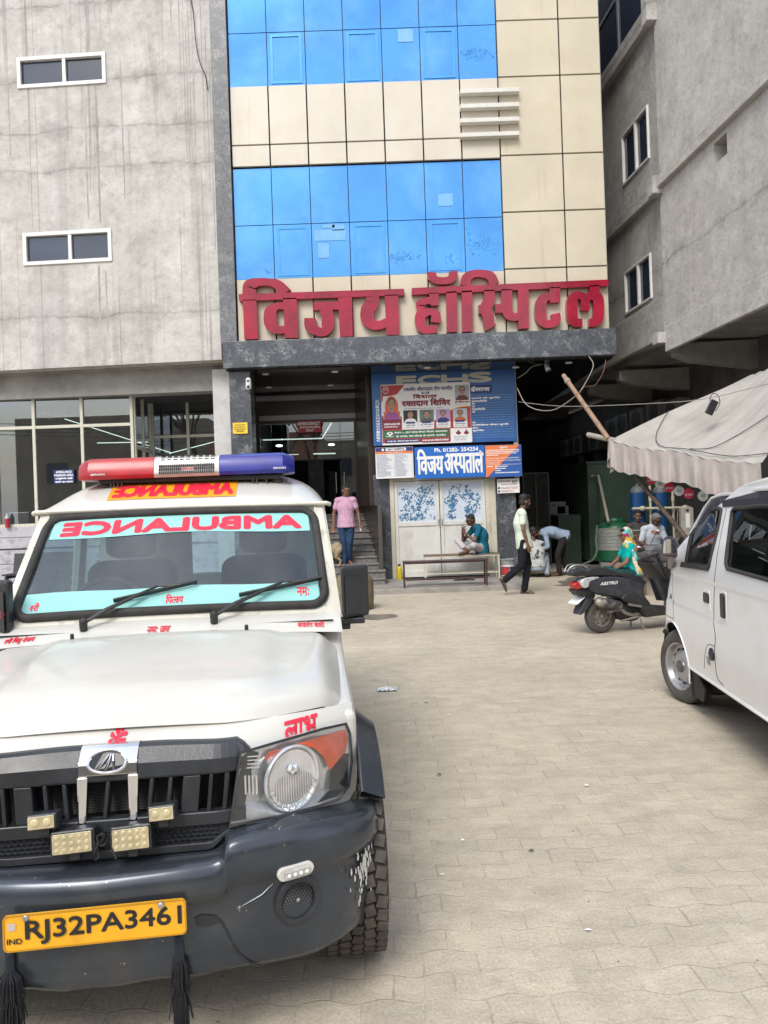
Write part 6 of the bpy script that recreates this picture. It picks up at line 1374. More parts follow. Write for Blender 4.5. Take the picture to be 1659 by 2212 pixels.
def handle(c, w, h, vert):
    m = MB(); y, z = c; m.slab([sp((y+a*w, z+b*h), .003) for a, b in rr(-1, -1, 1, 1, .35, .3, 4)], (.006, 0, 0)); hd = m.build('door_handle', V_white, VAN, bevel=.003)
    m = MB()
    if vert: m.slab([sp((y+a*w*.62, z+b*h*.85), .016) for a, b in rr(-1, -1, 1, 1, .4, .2, 4)], (.02, 0, 0))
    else: m.slab([sp((y+a*w*.8, z+.02+b*h*.45), .012) for a, b in rr(-1, -1, 1, 1, .3, .4, 4)], (.012, 0, 0))
    m.build('grip', black_plastic, hd, bevel=.004)
h1, h2 = wpt(1228, 1035), wpt(1365, 1075); handle(h1, .062, .075, False); handle(h2, .05, .09, True)
v0, v1 = wpt(900, 970), wpt(940, 1020); m = MB()
for k in range(6): z = lerp(v0[1], v1[1], k/5); m.slab([sp((v0[0], z), .002), sp((v1[0], z), .002), sp((v1[0], z+.005), .002), sp((v0[0], z+.005), .002)], (.002, 0, 0))
m.build('side_vent', M_gap, VAN)
# bumper corner, rub strip
m = MB(); m.grid(lambda u, v: (lambda p: p+Vector((-.012, .012, 0)))(vside(lerp(vfront(lerp(.33, .645, v)), .335+.06*v, u), lerp(.33, .645, v))), 20, 10); m.grid(lambda u, v: vnose(lerp(0, 1, u), lerp(0, .24, v))+Vector((0, .012, 0)), 20, 6); m.build('bumper', V_white, VAN, smooth=50)
m = MB(); m.tube([vside(y, .50)+Vector((-.012, .012, 0)) for y in (.30, .36, .42, .47, .49, .4985)]+[vnose(u, .13)+Vector((0, .02, 0)) for u in (.1, .3, .5, .7, .9)], .022, 6); m.build('rub_strip', black_plastic, VAN)
# door mirror
m = MB(); q = [vz(zx, zy, -.13) for zx, zy in ((865, 600), (872, 548), (900, 528), (960, 530), (985, 560), (992, 680), (975, 712), (880, 700), (860, 670))]; m.slab(q, (.03, .10, 0)); mi = m.build('mirror', V_trim, VAN, bevel=.016, seg=3)
m = MB(); c_ = sum((p for p in q), Vector())/len(q); m.add([lerp(c_, p, .78)+Vector((-.001, -.004, 0)) for p in q], [list(range(len(q)))]); m.build('mirror_glass', M('mirror_glass', (.8, .82, .82), .02, 1.0, var=0), mi)
m = MB(); m.tube([c_+Vector((.03, .05, -.05)), sp((.06, 1.06), .0)], [.03, .035], 8); m.build('mirror_arm', V_trim, mi)
# wheels
V_tyre = M('dusty_tyre', (.075, .070, .064), .85, var=.25, vs=10, bump=.12, bs=70)
V_rim = add_dirt(M('steel_rim', (.42, .42, .43), .38, .7, var=.15, vs=10), (.25, .22, .18), 9, .5, .75, .6)
def steel_wheel(parent, cx, cy, s_, r=.278, w=.16, yaw=0, tm=None, rm=None):
    Mx = Matrix.Translation((cx, cy, r)) @ Matrix.Rotation(yaw, 4, 'Z') @ Matrix.Rotation(R(90)*s_, 4, 'Y')   # +z of the lathe = outwards
    m = MB(); m.lathe([(r*.64, w*.42), (r*.72, w*.50), (r*.86, w*.51), (r*.95, w*.44), (r, w*.34), (r, -w*.34), (r*.95, -w*.44), (r*.84, -w*.5), (r*.64, -w*.42)], 44, Mx, cap=False); wh = m.build('wheel', tm or V_tyre, parent, smooth=35)
    m = MB()
    for k in range(60):
        for j in (-1, 0, 1): g = 2*math.pi*(k+.5*(j == 0))/60; m.box(Mx @ Vector((r*math.cos(g), r*math.sin(g), j*w*.22)), (.006, 2*math.pi*r/60*.7, w*.16), Mx.to_3x3() @ Matrix.Rotation(g, 3, 'Z'))
    m.build('tyre_tread', tm or V_tyre, wh)
    m = MB(); m.lathe([(r*.66, w*.47), (r*.62, w*.44), (r*.57, w*.22), (r*.48, w*.16), (r*.40, w*.30), (r*.30, w*.36), (r*.18, w*.33), (r*.16, w*.40), (r*.02, w*.40)], 32, Mx, cap=False); rmo = m.build('rim', rm or V_rim, wh, smooth=40)
    m = MB()
    for k in range(12): g = 2*math.pi*k/12; m.ell(Mx @ Vector((r*.47*math.cos(g), r*.47*math.sin(g), w*.19)), (r*.035, r*.06, w*.07), Mx.to_3x3() @ Matrix.Rotation(g, 3, 'Z'), 10, 8)
    m.build('rim_hole', M_gap, rmo)
    m = MB(); m.lathe([(r*.17, w*.33), (r*.16, w*.43), (r*.10, w*.46), (r*.01, w*.46)], 14, Mx); m.build('hub_cap', M('hub_grey', (.10, .10, .10), .6, var=.3, vs=30) if 'hub_grey' not in bpy.data.materials else bpy.data.materials['hub_grey'], rmo, smooth=40)
    return wh
for cy in (.05, -2.35):
    steel_wheel(VAN, .10, cy, -1, yaw=R(16) if cy > -1 else 0); steel_wheel(VAN, VW-.10, cy, 1)
m = MB(); m.slab([Vector((.03, -.19, .40)), Vector((.03, -.36, .345)), Vector((.05, -.50, .22)), Vector((.05, -.46, .125)), Vector((.04, -.27, .13)), Vector((.03, -.21, .24))], (.012, 0, 0)); m.slab([Vector((.03, -.27, .13)), Vector((.03, -.27, .42)), Vector((.27, -.27, .42)), Vector((.27, -.27, .13))], (0, -.01, 0)); m.build('mud_flap', rubber, VAN)
for cy in (.07, -2.35):
    m = MB(); m.tube([sp((cy+.335*math.cos(R(g)), .285+.335*math.sin(R(g))), -.004) for g in range(0, 196, 8)], .011, 6); m.build('arch_lip', V_white, VAN, smooth=60)
m = MB(); m.tube([sp((y, .335), -.004) for y in (-.26, -.6, -1.2, -2.0)], .014, 6); m.build('sill', V_white, VAN, smooth=60)
m = MB()
for cy in (.07, -2.35): m.grid(lambda u, v: Vector((lerp(.02, .35, v), cy+.35*math.cos(R(lerp(-5, 190, u))), .285+.35*math.sin(R(lerp(-5, 190, u))))), 20, 2); m.quad((.35, cy-.4, .2), (.35, cy+.4, .2), (.35, cy+.4, .7), (.35, cy-.4, .7))
m.build('wheel_housing', M_gap, VAN)
m = MB()
for y in (-.62, -1.55):
    for x in (.42, 1.05): m.b2((x-.23, y-.52, .62), (x+.23, y-.05, .78)); m.slab([Vector((x-.23, y-.5, .78)), Vector((x+.23, y-.5, .78)), Vector((x+.2, y-.68, 1.28)), Vector((x-.2, y-.68, 1.28))], (0, .12, 0)); m.b2((x-.12, y-.74, 1.26), (x+.12, y-.64, 1.46))
m.build('seat', P_seat, VAN, bevel=.04)
m = MB(); m.b2((.14, -.28, .6), (VW-.14, .16, 1.03)); m.build('dashboard', bpy.data.materials['dash_grey'], VAN, bevel=.04)
m = MB(); m.quad((.14, VL+.1, .5), (VW-.14, VL+.1, .5), (VW-.14, VL+.1, 1.6), (.14, VL+.1, 1.6)); m.b2((.08, VL+.1, .4), (VW-.08, -.2, .45)); m.build('cabin_lining', dark_void, VAN)

# ================================================================ scooter (local: x forward, y to its left, z up; origin at the rear wheel's contact)
SCO = thing('scooter', 'dark grey scooter with dusty rear wheel parked between the van and the doorway', 'scooter', (2.60, 8.95, 0), R(20))
IS = EM[SCO.name]
S_body = M('scooter_grey', (.045, .050, .060), .42, .25, var=.2, vs=8, rvar=.1); add_dirt(S_body, (.13, .12, .105), 6, .52, .8, .4)
S_black = M('scooter_black', (.022, .022, .024), .5, var=.25, vs=12); add_dirt(S_black, (.12, .11, .095), 9, .55, .8, .5)
S_seat = M('scooter_seat', (.02, .021, .024), .55, var=.2, vs=30, bump=.1, bs=200)
S_silver = M('scooter_silver', (.32, .32, .33), .35, .7, var=.2, vs=14)
S_dust = M('dusty_metal', (.23, .21, .18), .7, .2, var=.3, vs=12)
def sz(zx, zy, y=-.14): p = loc_pt(1207+zx/3.67, 1015+zy/3.67, IS, 1, y); return p.x, p.z
def pillow(m, pts, y0, y1, r=.03, k=3):
    P = [Vector((x, 0, z)) for x, z in pts]; c = sum(P, Vector())/len(P); L = []
    for i in range(k+1): g = math.pi/2*i/k; L.append((y0+r*(1-math.sin(g)), r*(1-math.cos(math.pi/2-math.pi/2*i/k)) if False else r*(1-math.sin(g)) and r*(1-math.cos(g)) or 0))
    ring = [(y0+r*(1-math.cos(math.pi/2*i/k)), r*(1-math.sin(math.pi/2*i/k))) for i in range(k+1)]; ring += [(y1-(y-y0), ins) for y, ins in ring[::-1]]
    vs = []; n = len(P)
    for y, ins in ring:
        for p in P: d = p-c; f = max(0, 1-ins/max(d.length, 1e-4)); vs.append(Vector((c.x+d.x*f, y, c.z+d.z*f)))
    fs = [[i*n+j, i*n+(j+1) % n, (i+1)*n+(j+1) % n, (i+1)*n+j] for i in range(len(ring)-1) for j in range(n)]+[list(range(n))[::-1], list(range((len(ring)-1)*n, len(ring)*n))]
    return m.add(vs, fs)
def sball(zs, y=-.14, n=3): return [(p.x, p.y) for p in smooth_pts([(*sz(a, b, y), 0) for a, b in zs], n, closed=True)]
def spart(name, zs, y0, y1, mt, r=.03, n=3, parent=SCO, yq=None):
    m = MB(); pillow(m, sball(zs, y0 if yq is None else yq, n), y0, y1, r); return m.build(name, mt, parent, smooth=50)
wc = sz(352, 1155, -.06)
def bike_wheel(cx, nm):
    Mx = Matrix.Translation((cx, 0, .21)) @ Matrix.Rotation(R(90), 4, 'X'); r, w = .21, .09
    m = MB(); m.lathe([(.125, w*.42), (.15, w*.5), (.185, w*.46), (.203, w*.28), (.21, 0), (.203, -w*.28), (.185, -w*.46), (.15, -w*.5), (.125, -w*.42)], 36, Mx, cap=False); wh = m.build('wheel', V_tyre, SCO, smooth=40)
    m = MB()
    for k in range(44):
        for s_ in (-1, 1): g = 2*math.pi*(k+.25*s_)/44; m.box(Mx @ Vector((.2055*math.cos(g), .2055*math.sin(g), s_*w*.19)), (.006, .019, .024), Mx.to_3x3() @ Matrix.Rotation(g, 3, 'Z') @ Matrix.Rotation(R(20*s_), 3, 'X'))
    m.build('tyre_tread', V_tyre, wh)
    m = MB(); m.lathe([(.128, .042), (.118, .038), (.112, .022), (.085, .018), (.07, .028), (.045, .032), (.04, .045), (.012, .048), (.012, .03)], 28, Mx, cap=False); rm_ = m.build('rim', S_dust, wh, smooth=40); m = MB()
    for k in range(9): g = 2*math.pi*k/9; m.ell(Mx @ Vector((.098*math.cos(g), .098*math.sin(g), .021)), (.008, .022, .006), Mx.to_3x3() @ Matrix.Rotation(g, 3, 'Z'), 10, 6)
    m.build('rim_slot', M_gap, rm_)
bike_wheel(wc[0], 'rear'); bike_wheel(wc[0]+1.24, 'front')
spart('side_cover', [(232, 892), (290, 860), (420, 842), (560, 855), (640, 888), (692, 905), (684, 950), (700, 1010), (738, 1070), (660, 1078), (560, 1056), (490, 1022), (400, 1002), (272, 972)], -.155, .155, S_body, .05)
spart('lower_cover', [(498, 1022), (560, 972), (600, 965), (660, 1010), (740, 1072), (660, 1080), (570, 1064)], -.165, .165, S_black, .02)
spart('seat', [(212, 803), (270, 775), (360, 772), (440, 798), (560, 818), (650, 848), (702, 892), (690, 910), (600, 880), (520, 852), (420, 842), (280, 828)], -.135, .135, S_seat, .045)
m = MB(); g0 = [(*sz(a, b, -.13), 0) for a, b in ((108, 812), (122, 785), (150, 762), (195, 757), (228, 772), (262, 803))]
for s_ in (-1, 1): m.tube(smooth_pts([(x, s_*(.03+.07*sm(0, 5, i)), z) for i, (x, z, _) in enumerate(g0)], 4), .012, 8)
e0 = sz(108, 812, -.1); m.tube([(e0[0], -.04, e0[1]), (e0[0]-.01, 0, e0[1]+.005), (e0[0], .04, e0[1])], .014, 8); m.build('grab_rail', S_silver, SCO, smooth=60)
spart('tail_shelf', [(105, 815), (150, 798), (260, 802), (340, 812), (425, 832), (300, 838), (200, 842), (130, 845)], -.14, .03, S_black, .02)
spart('rear_indicator', [(178, 892), (215, 858), (300, 848), (322, 856), (245, 884), (232, 932), (195, 935)], -.162, -.06, M('clear_lens', (.55, .56, .57), .12, .3, var=.2, vs=30, coat=.6), .015)
spart('tail_lamp', [(122, 903), (178, 888), (192, 934), (140, 948)], -.13, .0, M('tail_red', (.40, .02, .02), .2, var=.2, vs=20, coat=.4), .02)
spart('under_tail', [(135, 950), (235, 938), (275, 972), (250, 1000), (180, 1005), (150, 978)], -.11, .05, S_black, .02)
spart('rear_mudguard', [(168, 1146), (198, 1060), (232, 985), (292, 982), (262, 1052), (205, 1130)], -.075, .075, S_body, .01)
m = MB(); P4 = [sz(152, 1062, -.10), sz(215, 1003, -.10), sz(230, 1014, -.10), sz(170, 1075, -.10)]; m.slab([Vector((P4[0][0], -.10, P4[0][1])), Vector((P4[1][0], -.10, P4[1][1])), Vector((P4[1][0], .10, P4[1][1])), Vector((P4[0][0], .10, P4[0][1]))], (-.012, 0, -.008)); npz = m.build('number_plate', print_white, SCO)
m = MB(); m.cap((*[sz(318, 1048, -.15)[0], -.155], sz(318, 1048, -.15)[1]), (sz(470, 1075, -.15)[0], -.145, sz(470, 1075, -.15)[1]), .062, .058, 18); mf = m.build('muffler', M('scuffed_muffler', (.06, .062, .068), .5, .3, var=.2, col2=(.33, .30, .26), vs=9, pos=(.45, .62)), SCO, smooth=60)
m = MB(); pp = [sz(480, 1105, -.13), sz(530, 1135, -.13), sz(590, 1150, -.11), sz(655, 1132, -.08)]; m.tube(smooth_pts([(pp[0][0]-.16, -.13, pp[0][1]-.02), (pp[0][0], -.13, pp[0][1])]+[(x, -.12+.02*i, z) for i, (x, z) in enumerate(pp[1:])], 4), .022, 8); m.build('exhaust_pipe', S_dust, mf, smooth=60)
spart('engine', [(470, 1060), (560, 1050), (640, 1090), (650, 1165), (600, 1200), (500, 1190), (455, 1130)], -.10, .10, S_black, .03)
c_ = sz(580, 1105, -.12); m = MB(); Mx = Matrix.Translation((c_[0], -.105, c_[1])) @ Matrix.Rotation(R(90), 4, 'X')
for r_ in (.055, .042, .03, .016): m.tube([Mx @ Vector((r_*math.cos(k*.3), r_*math.sin(k*.3), .004)) for k in range(21)], .004, 5, closed=True)
m.build('fan_cover', S_black, SCO)
m = MB(); a_, b_ = sz(556, 1066, -.2), sz(655, 1082, -.2); m.tube([(a_[0], -.19, a_[1]), (b_[0], -.19, b_[1])], .016, 8); m.tube([(b_[0], -.19, b_[1]), (b_[0]+.03, -.12, b_[1])], .012, 6); m.build('foot_peg', S_silver, SCO, smooth=40)
spart('floorboard', [(640, 1066), (735, 1068), (850, 1086), (1020, 1100), (1020, 1150), (850, 1150), (700, 1170), (660, 1130)], -.165, .165, S_black, .015, n=1)
m = MB(); a_, b_ = sz(490, 1196, -.12), sz(655, 1160, -.12); m.tube([(a_[0], -.13, a_[1]), (b_[0], -.10, b_[1])], [.011, .016], 8); c0, c1 = sz(650, 1180, -.1), sz(664, 1248, -.1); m.tube([(c0[0], -.09, c0[1]), (c1[0], -.12, 0.012)], .010, 6); m.tube([(c0[0], .09, c0[1]), (c1[0], .12, 0.012)], .010, 6); m.build('stand', S_dust, SCO, smooth=60)
fx = sz(850, 1090)[0]+.02
m = MB(); m.grid(lambda u, v: Vector((lerp(fx+.13, fx-.16, v)+.10*(2*u-1)**2*.6, lerp(-.20, .20, u)*(1-.25*v), lerp(.30, .88, v))), 14, 10); m.grid(lambda u, v: Vector((lerp(fx+.20, fx-.06, v)-.08*(2*u-1)**2, lerp(-.20, .20, u)*(1-.25*v), lerp(.30, .90, v))), 14, 10); m.build('leg_shield', S_body, SCO, smooth=60)
hx, hz = sz(785, 660, -.05)
m = MB(); pillow(m, [(p.x, p.y) for p in smooth_pts([(*sz(a, b, -.08), 0) for a, b in ((690, 660), (730, 610), (800, 590), (850, 600), (862, 660), (855, 730), (790, 750), (745, 742))], 3, closed=True)], -.12, .12, .04); m.build('handlebar_cover', M('scooter_console', (.10, .10, .105), .5, var=.3, vs=14), SCO, smooth=50)
spart('glove_panel', [(745, 742), (860, 720), (905, 800), (930, 880), (860, 880), (800, 820)], -.15, .15, S_black, .02)
c_ = sz(842, 746, -.16); m = MB(); m.lathe([(.026, -.01), (.026, .004), (.018, .006), (.008, .003)], 16, Matrix.Translation((c_[0], -.152, c_[1])) @ Matrix.Rotation(R(90), 4, 'X')); m.build('ignition', chrome, SCO, smooth=40)
for s_, (gx, gy_), (mx_, my_) in ((-1, (628, 720), (632, 628)), (1, (880, 650), (762, 492))):
    yy = -.30 if s_ < 0 else .28
    p = sz(gx, gy_, yy); m = MB(); m.tube([(hx-.02, s_*.10, hz), (lerp(hx, p[0], .55), s_*.20, lerp(hz, p[1], .5)), (p[0], yy, p[1])], [.014, .015, .017], 8); m.build('handle_grip', rubber, SCO, smooth=60)
    q = sz(mx_, my_, yy*1.1); m = MB(); Mr = Matrix.Rotation(R(48 if s_ < 0 else 20), 3, 'Z') @ Matrix.Rotation(R(-18), 3, 'Y'); m.ell((q[0]+.012, yy*1.1, q[1]), (.022, .062, .040), Mr); mr_ = m.build('mirror', S_silver if s_ > 0 else S_black, SCO, smooth=60)
    m = MB(); m.ell((q[0]-.004, yy*1.1, q[1]), (.010, .055, .034), Mr); m.build('mirror_glass', M('tinted_mirror', (.5, .3, .3), .04, 1, var=0) if 'tinted_mirror' not in bpy.data.materials else bpy.data.materials['tinted_mirror'], mr_, smooth=60)
    m = MB(); m.tube([(q[0]+.015, yy*1.1, q[1]-.02), (hx, s_*.14, hz+.03)], .005, 6); m.build('mirror_stalk', S_black, mr_)
m = MB(); x0 = wc[0]+1.24; m.tube([(fx, 0, .8), (x0-.04, 0, .30), (x0, 0, .21)], .03, 8); m.build('fork', S_black, SCO)
m = MB(); m.grid(lambda u, v: Vector((x0+.245*math.cos(R(lerp(20, 170, u))), lerp(-.065, .065, v), .21+.245*math.sin(R(lerp(20, 170, u))))), 14, 4); m.build('front_mudguard', S_body, SCO, smooth=60)
a_, b_ = sz(330, 905, -.158), sz(468, 908, -.158); m = MB(); m.text('AESTRO', lambda x, z, d: Vector((x+(z-a_[1])*.5, -.1572-d, z)), a_[0], b_[0], a_[1]-.016, a_[1]+.022, .12); m.build('lettering', white_letter, SCO, recalc=False)
# ================================================================ people (joints in metres from the point they stand or sit on; x right, y away, z up)
V = Vector
def loft(m, secs, n=20):
    """closed tube of ellipses: (centre, rx, ry, side vector, front vector)"""
    vs = []; fs = []; K = len(secs)
    for c, rx, ry, sv, fv in secs:
        for k in range(n): g = 2*math.pi*k/n; vs.append(V(c)+sv*rx*math.cos(g)+fv*ry*math.sin(g))
    for i in range(K-1):
        for k in range(n): fs.append([i*n+k, i*n+(k+1) % n, (i+1)*n+(k+1) % n, (i+1)*n+k])
    fs += [list(range(n))[::-1], list(range((K-1)*n, K*n))]
    return m.add(vs, fs)
def torso(m, J, g=0.0, low=True, wide=1.0):
    pel, ch, nk = V(J['pel']), V(J['chest']), V(J['neck']); hs = (V(J['hipR'])-V(J['hipL'])).normalized(); ss = (V(J['shR'])-V(J['shL'])).normalized()
    pts = smooth_pts([pel-(ch-pel).normalized()*.11, pel, lerp(pel, ch, .5), ch, lerp(ch, nk, .62), nk], 4); N = len(pts)-1
    RX = [.10, .162, .145, .168, .128, .055]; RY = [.09, .122, .108, .118, .088, .055]
    secs = []
    for i, p in enumerate(pts):
        t = i/N*5; k = min(int(t), 4); f = t-k; sv = lerp(hs, ss, i/N).normalized(); ax = (pts[min(i+1, N)]-pts[max(i-1, 0)]).normalized(); fv = ax.cross(sv).normalized(); sv = fv.cross(ax).normalized()
        secs.append((p, (lerp(RX[k], RX[k+1], f)+g)*wide, lerp(RY[k], RY[k+1], f)+g, sv, fv))
    if not low: secs = secs[2:]
    loft(m, secs)
    for s_ in 'LR': m.cap(lerp(V(J['neck']), V(J['sh'+s_]), .15)-(nk-ch)*.12, J['sh'+s_], .058+g, .056+g)
def hand(m, w, d, n, curl=.35, s_=1):
    w, d, n = V(w), V(d).normalized(), V(n); n = (n-d*n.dot(d)).normalized(); sd_ = d.cross(n)*s_
    Mh = Matrix((sd_, d, n)).transposed(); m.ell(w+d*.048, (.038, .052, .017), Mh, 12, 8); m.cap(w-d*.02, w+d*.03, .025, .026)
    for k, (o_, L) in enumerate(((-.028, .070), (-.0095, .080), (.0095, .075), (.028, .058))):
        p = w+d*.088+sd_*o_; a = curl*.6
        for seg in range(3): q = p+(d*math.cos(a)+n*math.sin(a))*L*(.44, .31, .25)[seg]; m.cap(p, q, (.0088, .008, .0072)[seg], (.008, .0072, .006)[seg], 8); p = q; a += curl*(1+.15*k)
    p = w+d*.03-sd_*.034; q = p+(d*.7-sd_*.6+n*.35).normalized()*.038; m.cap(p, q, .011, .0095, 8); m.cap(q, q+(d*.9-sd_*.15+n*.4).normalized()*.03, .0095, .007, 8)
def person(label, loc, J, skin, shirt, pants, hair=hair_black, sleeve=.55, hemT=1.0, hands=None, shoes=None, glasses=False, beard=0, group=None, dis=.006, collar=True, bare=True, grey=None, hairstyle=1, female=False):
    T = thing('person', label, 'person', loc, 0, group); J = {k: (v if isinstance(v, float) else V(v)) for k, v in J.items()}
    for s_ in 'LR': J['sh'+s_] = lerp(J['sh'+s_], J['neck'], .15)-(J['neck']-J['chest']).normalized()*.022
    hf = J['hf'].normalized(); hu = J.get('hu', V((0, 0, 1))); hs = hf.cross(hu).normalized(); hu = hs.cross(hf)   # hs: the head's own left-hand... side axis
    Hm = Matrix((hs, hf, hu)).transposed(); hc = J['head']; hp = lambda x, y, z: hc+Hm @ V((x, y, z))
    m = MB(); torso(m, J, -.016)
    m.cap(J['neck']-(J['neck']-J['chest'])*.2, hp(0, -.025, -.07), .056, .052)
    m.ell(hc+Hm @ V((0, -.008, .022)), (.074, .094, .096), Hm, 18, 12); m.ell(hp(0, .022, -.052), (.056, .066, .066), Hm, 14, 10); m.ell(hp(0, .064, -.088), (.026, .02, .02), Hm); m.cap(hp(0, .082, .012), hp(0, .105, -.024), .009, .0145, 8); m.ell(hp(0, .086, -.055), (.024, .012, .010), Hm); m.ell(hp(0, .082, .028), (.05, .014, .012), Hm)
    for s_ in (-1, 1): m.ell(hp(s_*.076, -.012, -.01), (.012, .022, .033), Hm); m.ell(hp(s_*.04, .064, -.035), (.022, .02, .024), Hm)
    for s_, sg in (('R', 1), ('L', -1)):
        sh, el, wr = J['sh'+s_], J['el'+s_], J['wr'+s_]; m.cap(sh, el, .048, .037); m.cap(el, wr, .038, .026)
        H_ = (hands or {}).get(s_, {}); hand(m, wr, H_.get('d', wr-el), H_.get('n', V((0, -1, 0))), H_.get('c', .4), H_.get('s', sg))
        hp_, kn, an = J['hip'+s_], J['kn'+s_], J['an'+s_]; m.cap(hp_, kn, .075, .052); m.cap(kn, lerp(kn, an, .35), .052, .052); m.cap(lerp(kn, an, .35), an, .052, .036)
        td = J['toe'+s_].normalized(); up = J.get('fu'+s_, V((0, 0, 1))); sd_ = td.cross(up).normalized(); up = sd_.cross(td)
        m.cap(an-up*.03-td*.04, an-up*.048+td*.09, .036, .030); m.ell(an-up*.055+td*.12, (.042, .07, .022), Matrix((sd_, td, up)).transposed())
        for k in range(5): o_ = (k-2)*.016; m.cap(an-up*.06+td*.15+sd_*o_, an-up*.063+td*(.188-.008*abs(k-1.5))+sd_*o_, .010, .008, 8)
    body = fused(m, 'body', .0085, skin, T, 2)
    # hair, eyes, brows
    m = MB()
    if hairstyle:
        m.ell(hp(0, -.02, .045), (.081, .094, .085), Hm, 18, 12); m.ell(hp(0, -.052, -.005), (.074, .062, .085), Hm, 16, 10)
        if hairstyle > 1: m.ell(hp(0, .035, .10), (.062, .058, .035), Hm); m.ell(hp(0, -.03, .08), (.085, .09, .065), Hm)
        else: m.ell(hp(0, .04, .088), (.058, .045, .028), Hm)
    if beard: m.ell(hp(0, .062, -.082), (.038, .032, .03), Hm); [m.ell(hp(s_*.048, .02, -.05), (.018, .035, .05), Hm) for s_ in (-1, 1)]
    if beard or not female and glasses: m.ell(hp(0, .094, -.043), (.026, .008, .006), Hm)
    if m.v: fused(m, 'hair', .008, grey or hair, T, 1, .006, 55)
    m = MB()
    for s_ in (-1, 1): m.ell(hp(s_*.031, .0815, .004), (.013, .008, .006), Hm, 10, 6); m.ell(hp(s_*.033, .084, .026), (.019, .008, .004), Hm, 10, 6)
    m.build('eyes', black_letter, T, smooth=60)
    if glasses:
        m = MB()
        for s_ in (-1, 1): m.tube([hp(s_*.034+.026*math.cos(k*.5236), .103, -.002+.020*math.sin(k*.5236)) for k in range(12)], .0035, 5, closed=True); m.tube([hp(s_*.06, .100, 0), hp(s_*.079, -.01, .005)], .003, 5)
        m.tube([hp(-.009, .106, .003), hp(.009, .106, .003)], .003, 5); m.build('glasses', black_letter, T)
    # shirt and trousers
    m = MB(); torso(m, J, .016, True, 1.03); dn = (J['pel']-J['chest']).normalized(); sv = (J['hipR']-J['hipL']).normalized(); fv = dn.cross(sv).normalized()
    hem = J.get('hem', 0.13); loft(m, [(J['pel']-dn*.05, .178, .138, sv, fv), (J['pel']+dn*hem*.6, .19, .146, sv, fv), (J['pel']+dn*hem, .192, .148, sv, fv)])
    for s_ in 'LR':
        sh, el, wr = J['sh'+s_], J['el'+s_], J['wr'+s_]
        if sleeve <= 1: m.cap(sh, lerp(sh, el, sleeve), .060, .060)
        else: m.cap(sh, el, .060, .052); m.cap(el, lerp(el, wr, sleeve-1), .052, .042)
    if collar: m.tube([J['neck']+(J['neck']-J['chest']).normalized()*.005+Hm @ V((.062*math.cos(k*.5236), .062*math.sin(k*.5236), 0)) for k in range(12)], .014, 6, closed=True)
    fused(m, 'shirt', .010, shirt, T, 3, dis, 13)
    m = MB(); secs = [(J['pel']-dn*.10, .162, .125, sv, fv), (J['pel'], .172, .132, sv, fv), (J['pel']+dn*.10, .155, .125, sv, fv)]; loft(m, secs)
    for s_ in 'LR':
        hp_, kn, an = J['hip'+s_], J['kn'+s_], J['an'+s_]; e = lerp(kn, an, hemT); m.cap(hp_, kn, .098, .072); m.cap(kn, lerp(kn, an, .5), .070, .066); m.cap(lerp(kn, an, .5), e, .066, .062)
    fused(m, 'trousers', .011, pants, T, 3, dis, 11)
    if shoes:
        m = MB()
        for s_ in 'LR':
            an, td = J['an'+s_], J['toe'+s_].normalized(); up = J.get('fu'+s_, V((0, 0, 1))); sd_ = td.cross(up).normalized(); up = sd_.cross(td); c = an-up*.082+td*.065
            q = MB(); q.slab([c+td*a*.135+sd_*b*.048*(1 if a > -.2 else .8) for a, b in rr(-1, -1, 1, 1, .5, .9, 5)], up*.018); q.tube([c+sd_*.045+td*.01+up*.02, c+td*.05+up*.055, c+td*.085+up*.03], .009, 6); q.tube([c-sd_*.045+td*.01+up*.02, c+td*.05+up*.055, c+td*.085+up*.03], .009, 6); q.build('sandal', shoes, T, smooth=40)
    return T
def cloth(n, c, var=.14, **k): return M(n, c, .85, var=var, vs=9, bump=.35, bs=16, spec=.2, **k)
sandal_m = M('sandal_brown', (.035, .027, .022), .6, var=.2)
# man in the pink polo shirt on the steps
person('man in a pink polo shirt and blue jeans coming down the hospital steps', (-.80, 15.52, .45), dict(pel=(0, 0, .93), chest=(0, .01, 1.22), neck=(0, .02, 1.43), head=(.015, -.02, 1.575), hf=(.75, -.66, -.05), shL=(-.195, .01, 1.385), shR=(.195, .01, 1.385), elL=(-.255, .02, 1.10), wrL=(-.265, -.02, .84), elR=(.255, .02, 1.10), wrR=(.29, -.05, .85), hipL=(-.09, 0, .90), hipR=(.09, 0, .90), knL=(-.07, -.06, .47), knR=(.07, -.05, .50), anL=(-.055, -.06, .085), anR=(.02, .03, .13), toeL=(-.1, -1, 0), toeR=(.5, -.85, -.1)), skin_mid, cloth('pink_polo', (.50, .30, .41)), cloth('blue_denim', (.022, .048, .105), .3), shoes=sandal_m, glasses=True)
m = MB(); m.ell((-.80+.30, 15.52-.12, .45+.74), (.016, .016, .03)); tag(m.build('key_fob', M('bright_key', (.7, .7, .65), .3)), 'small white keys in the hand of the man in pink', 'keys')
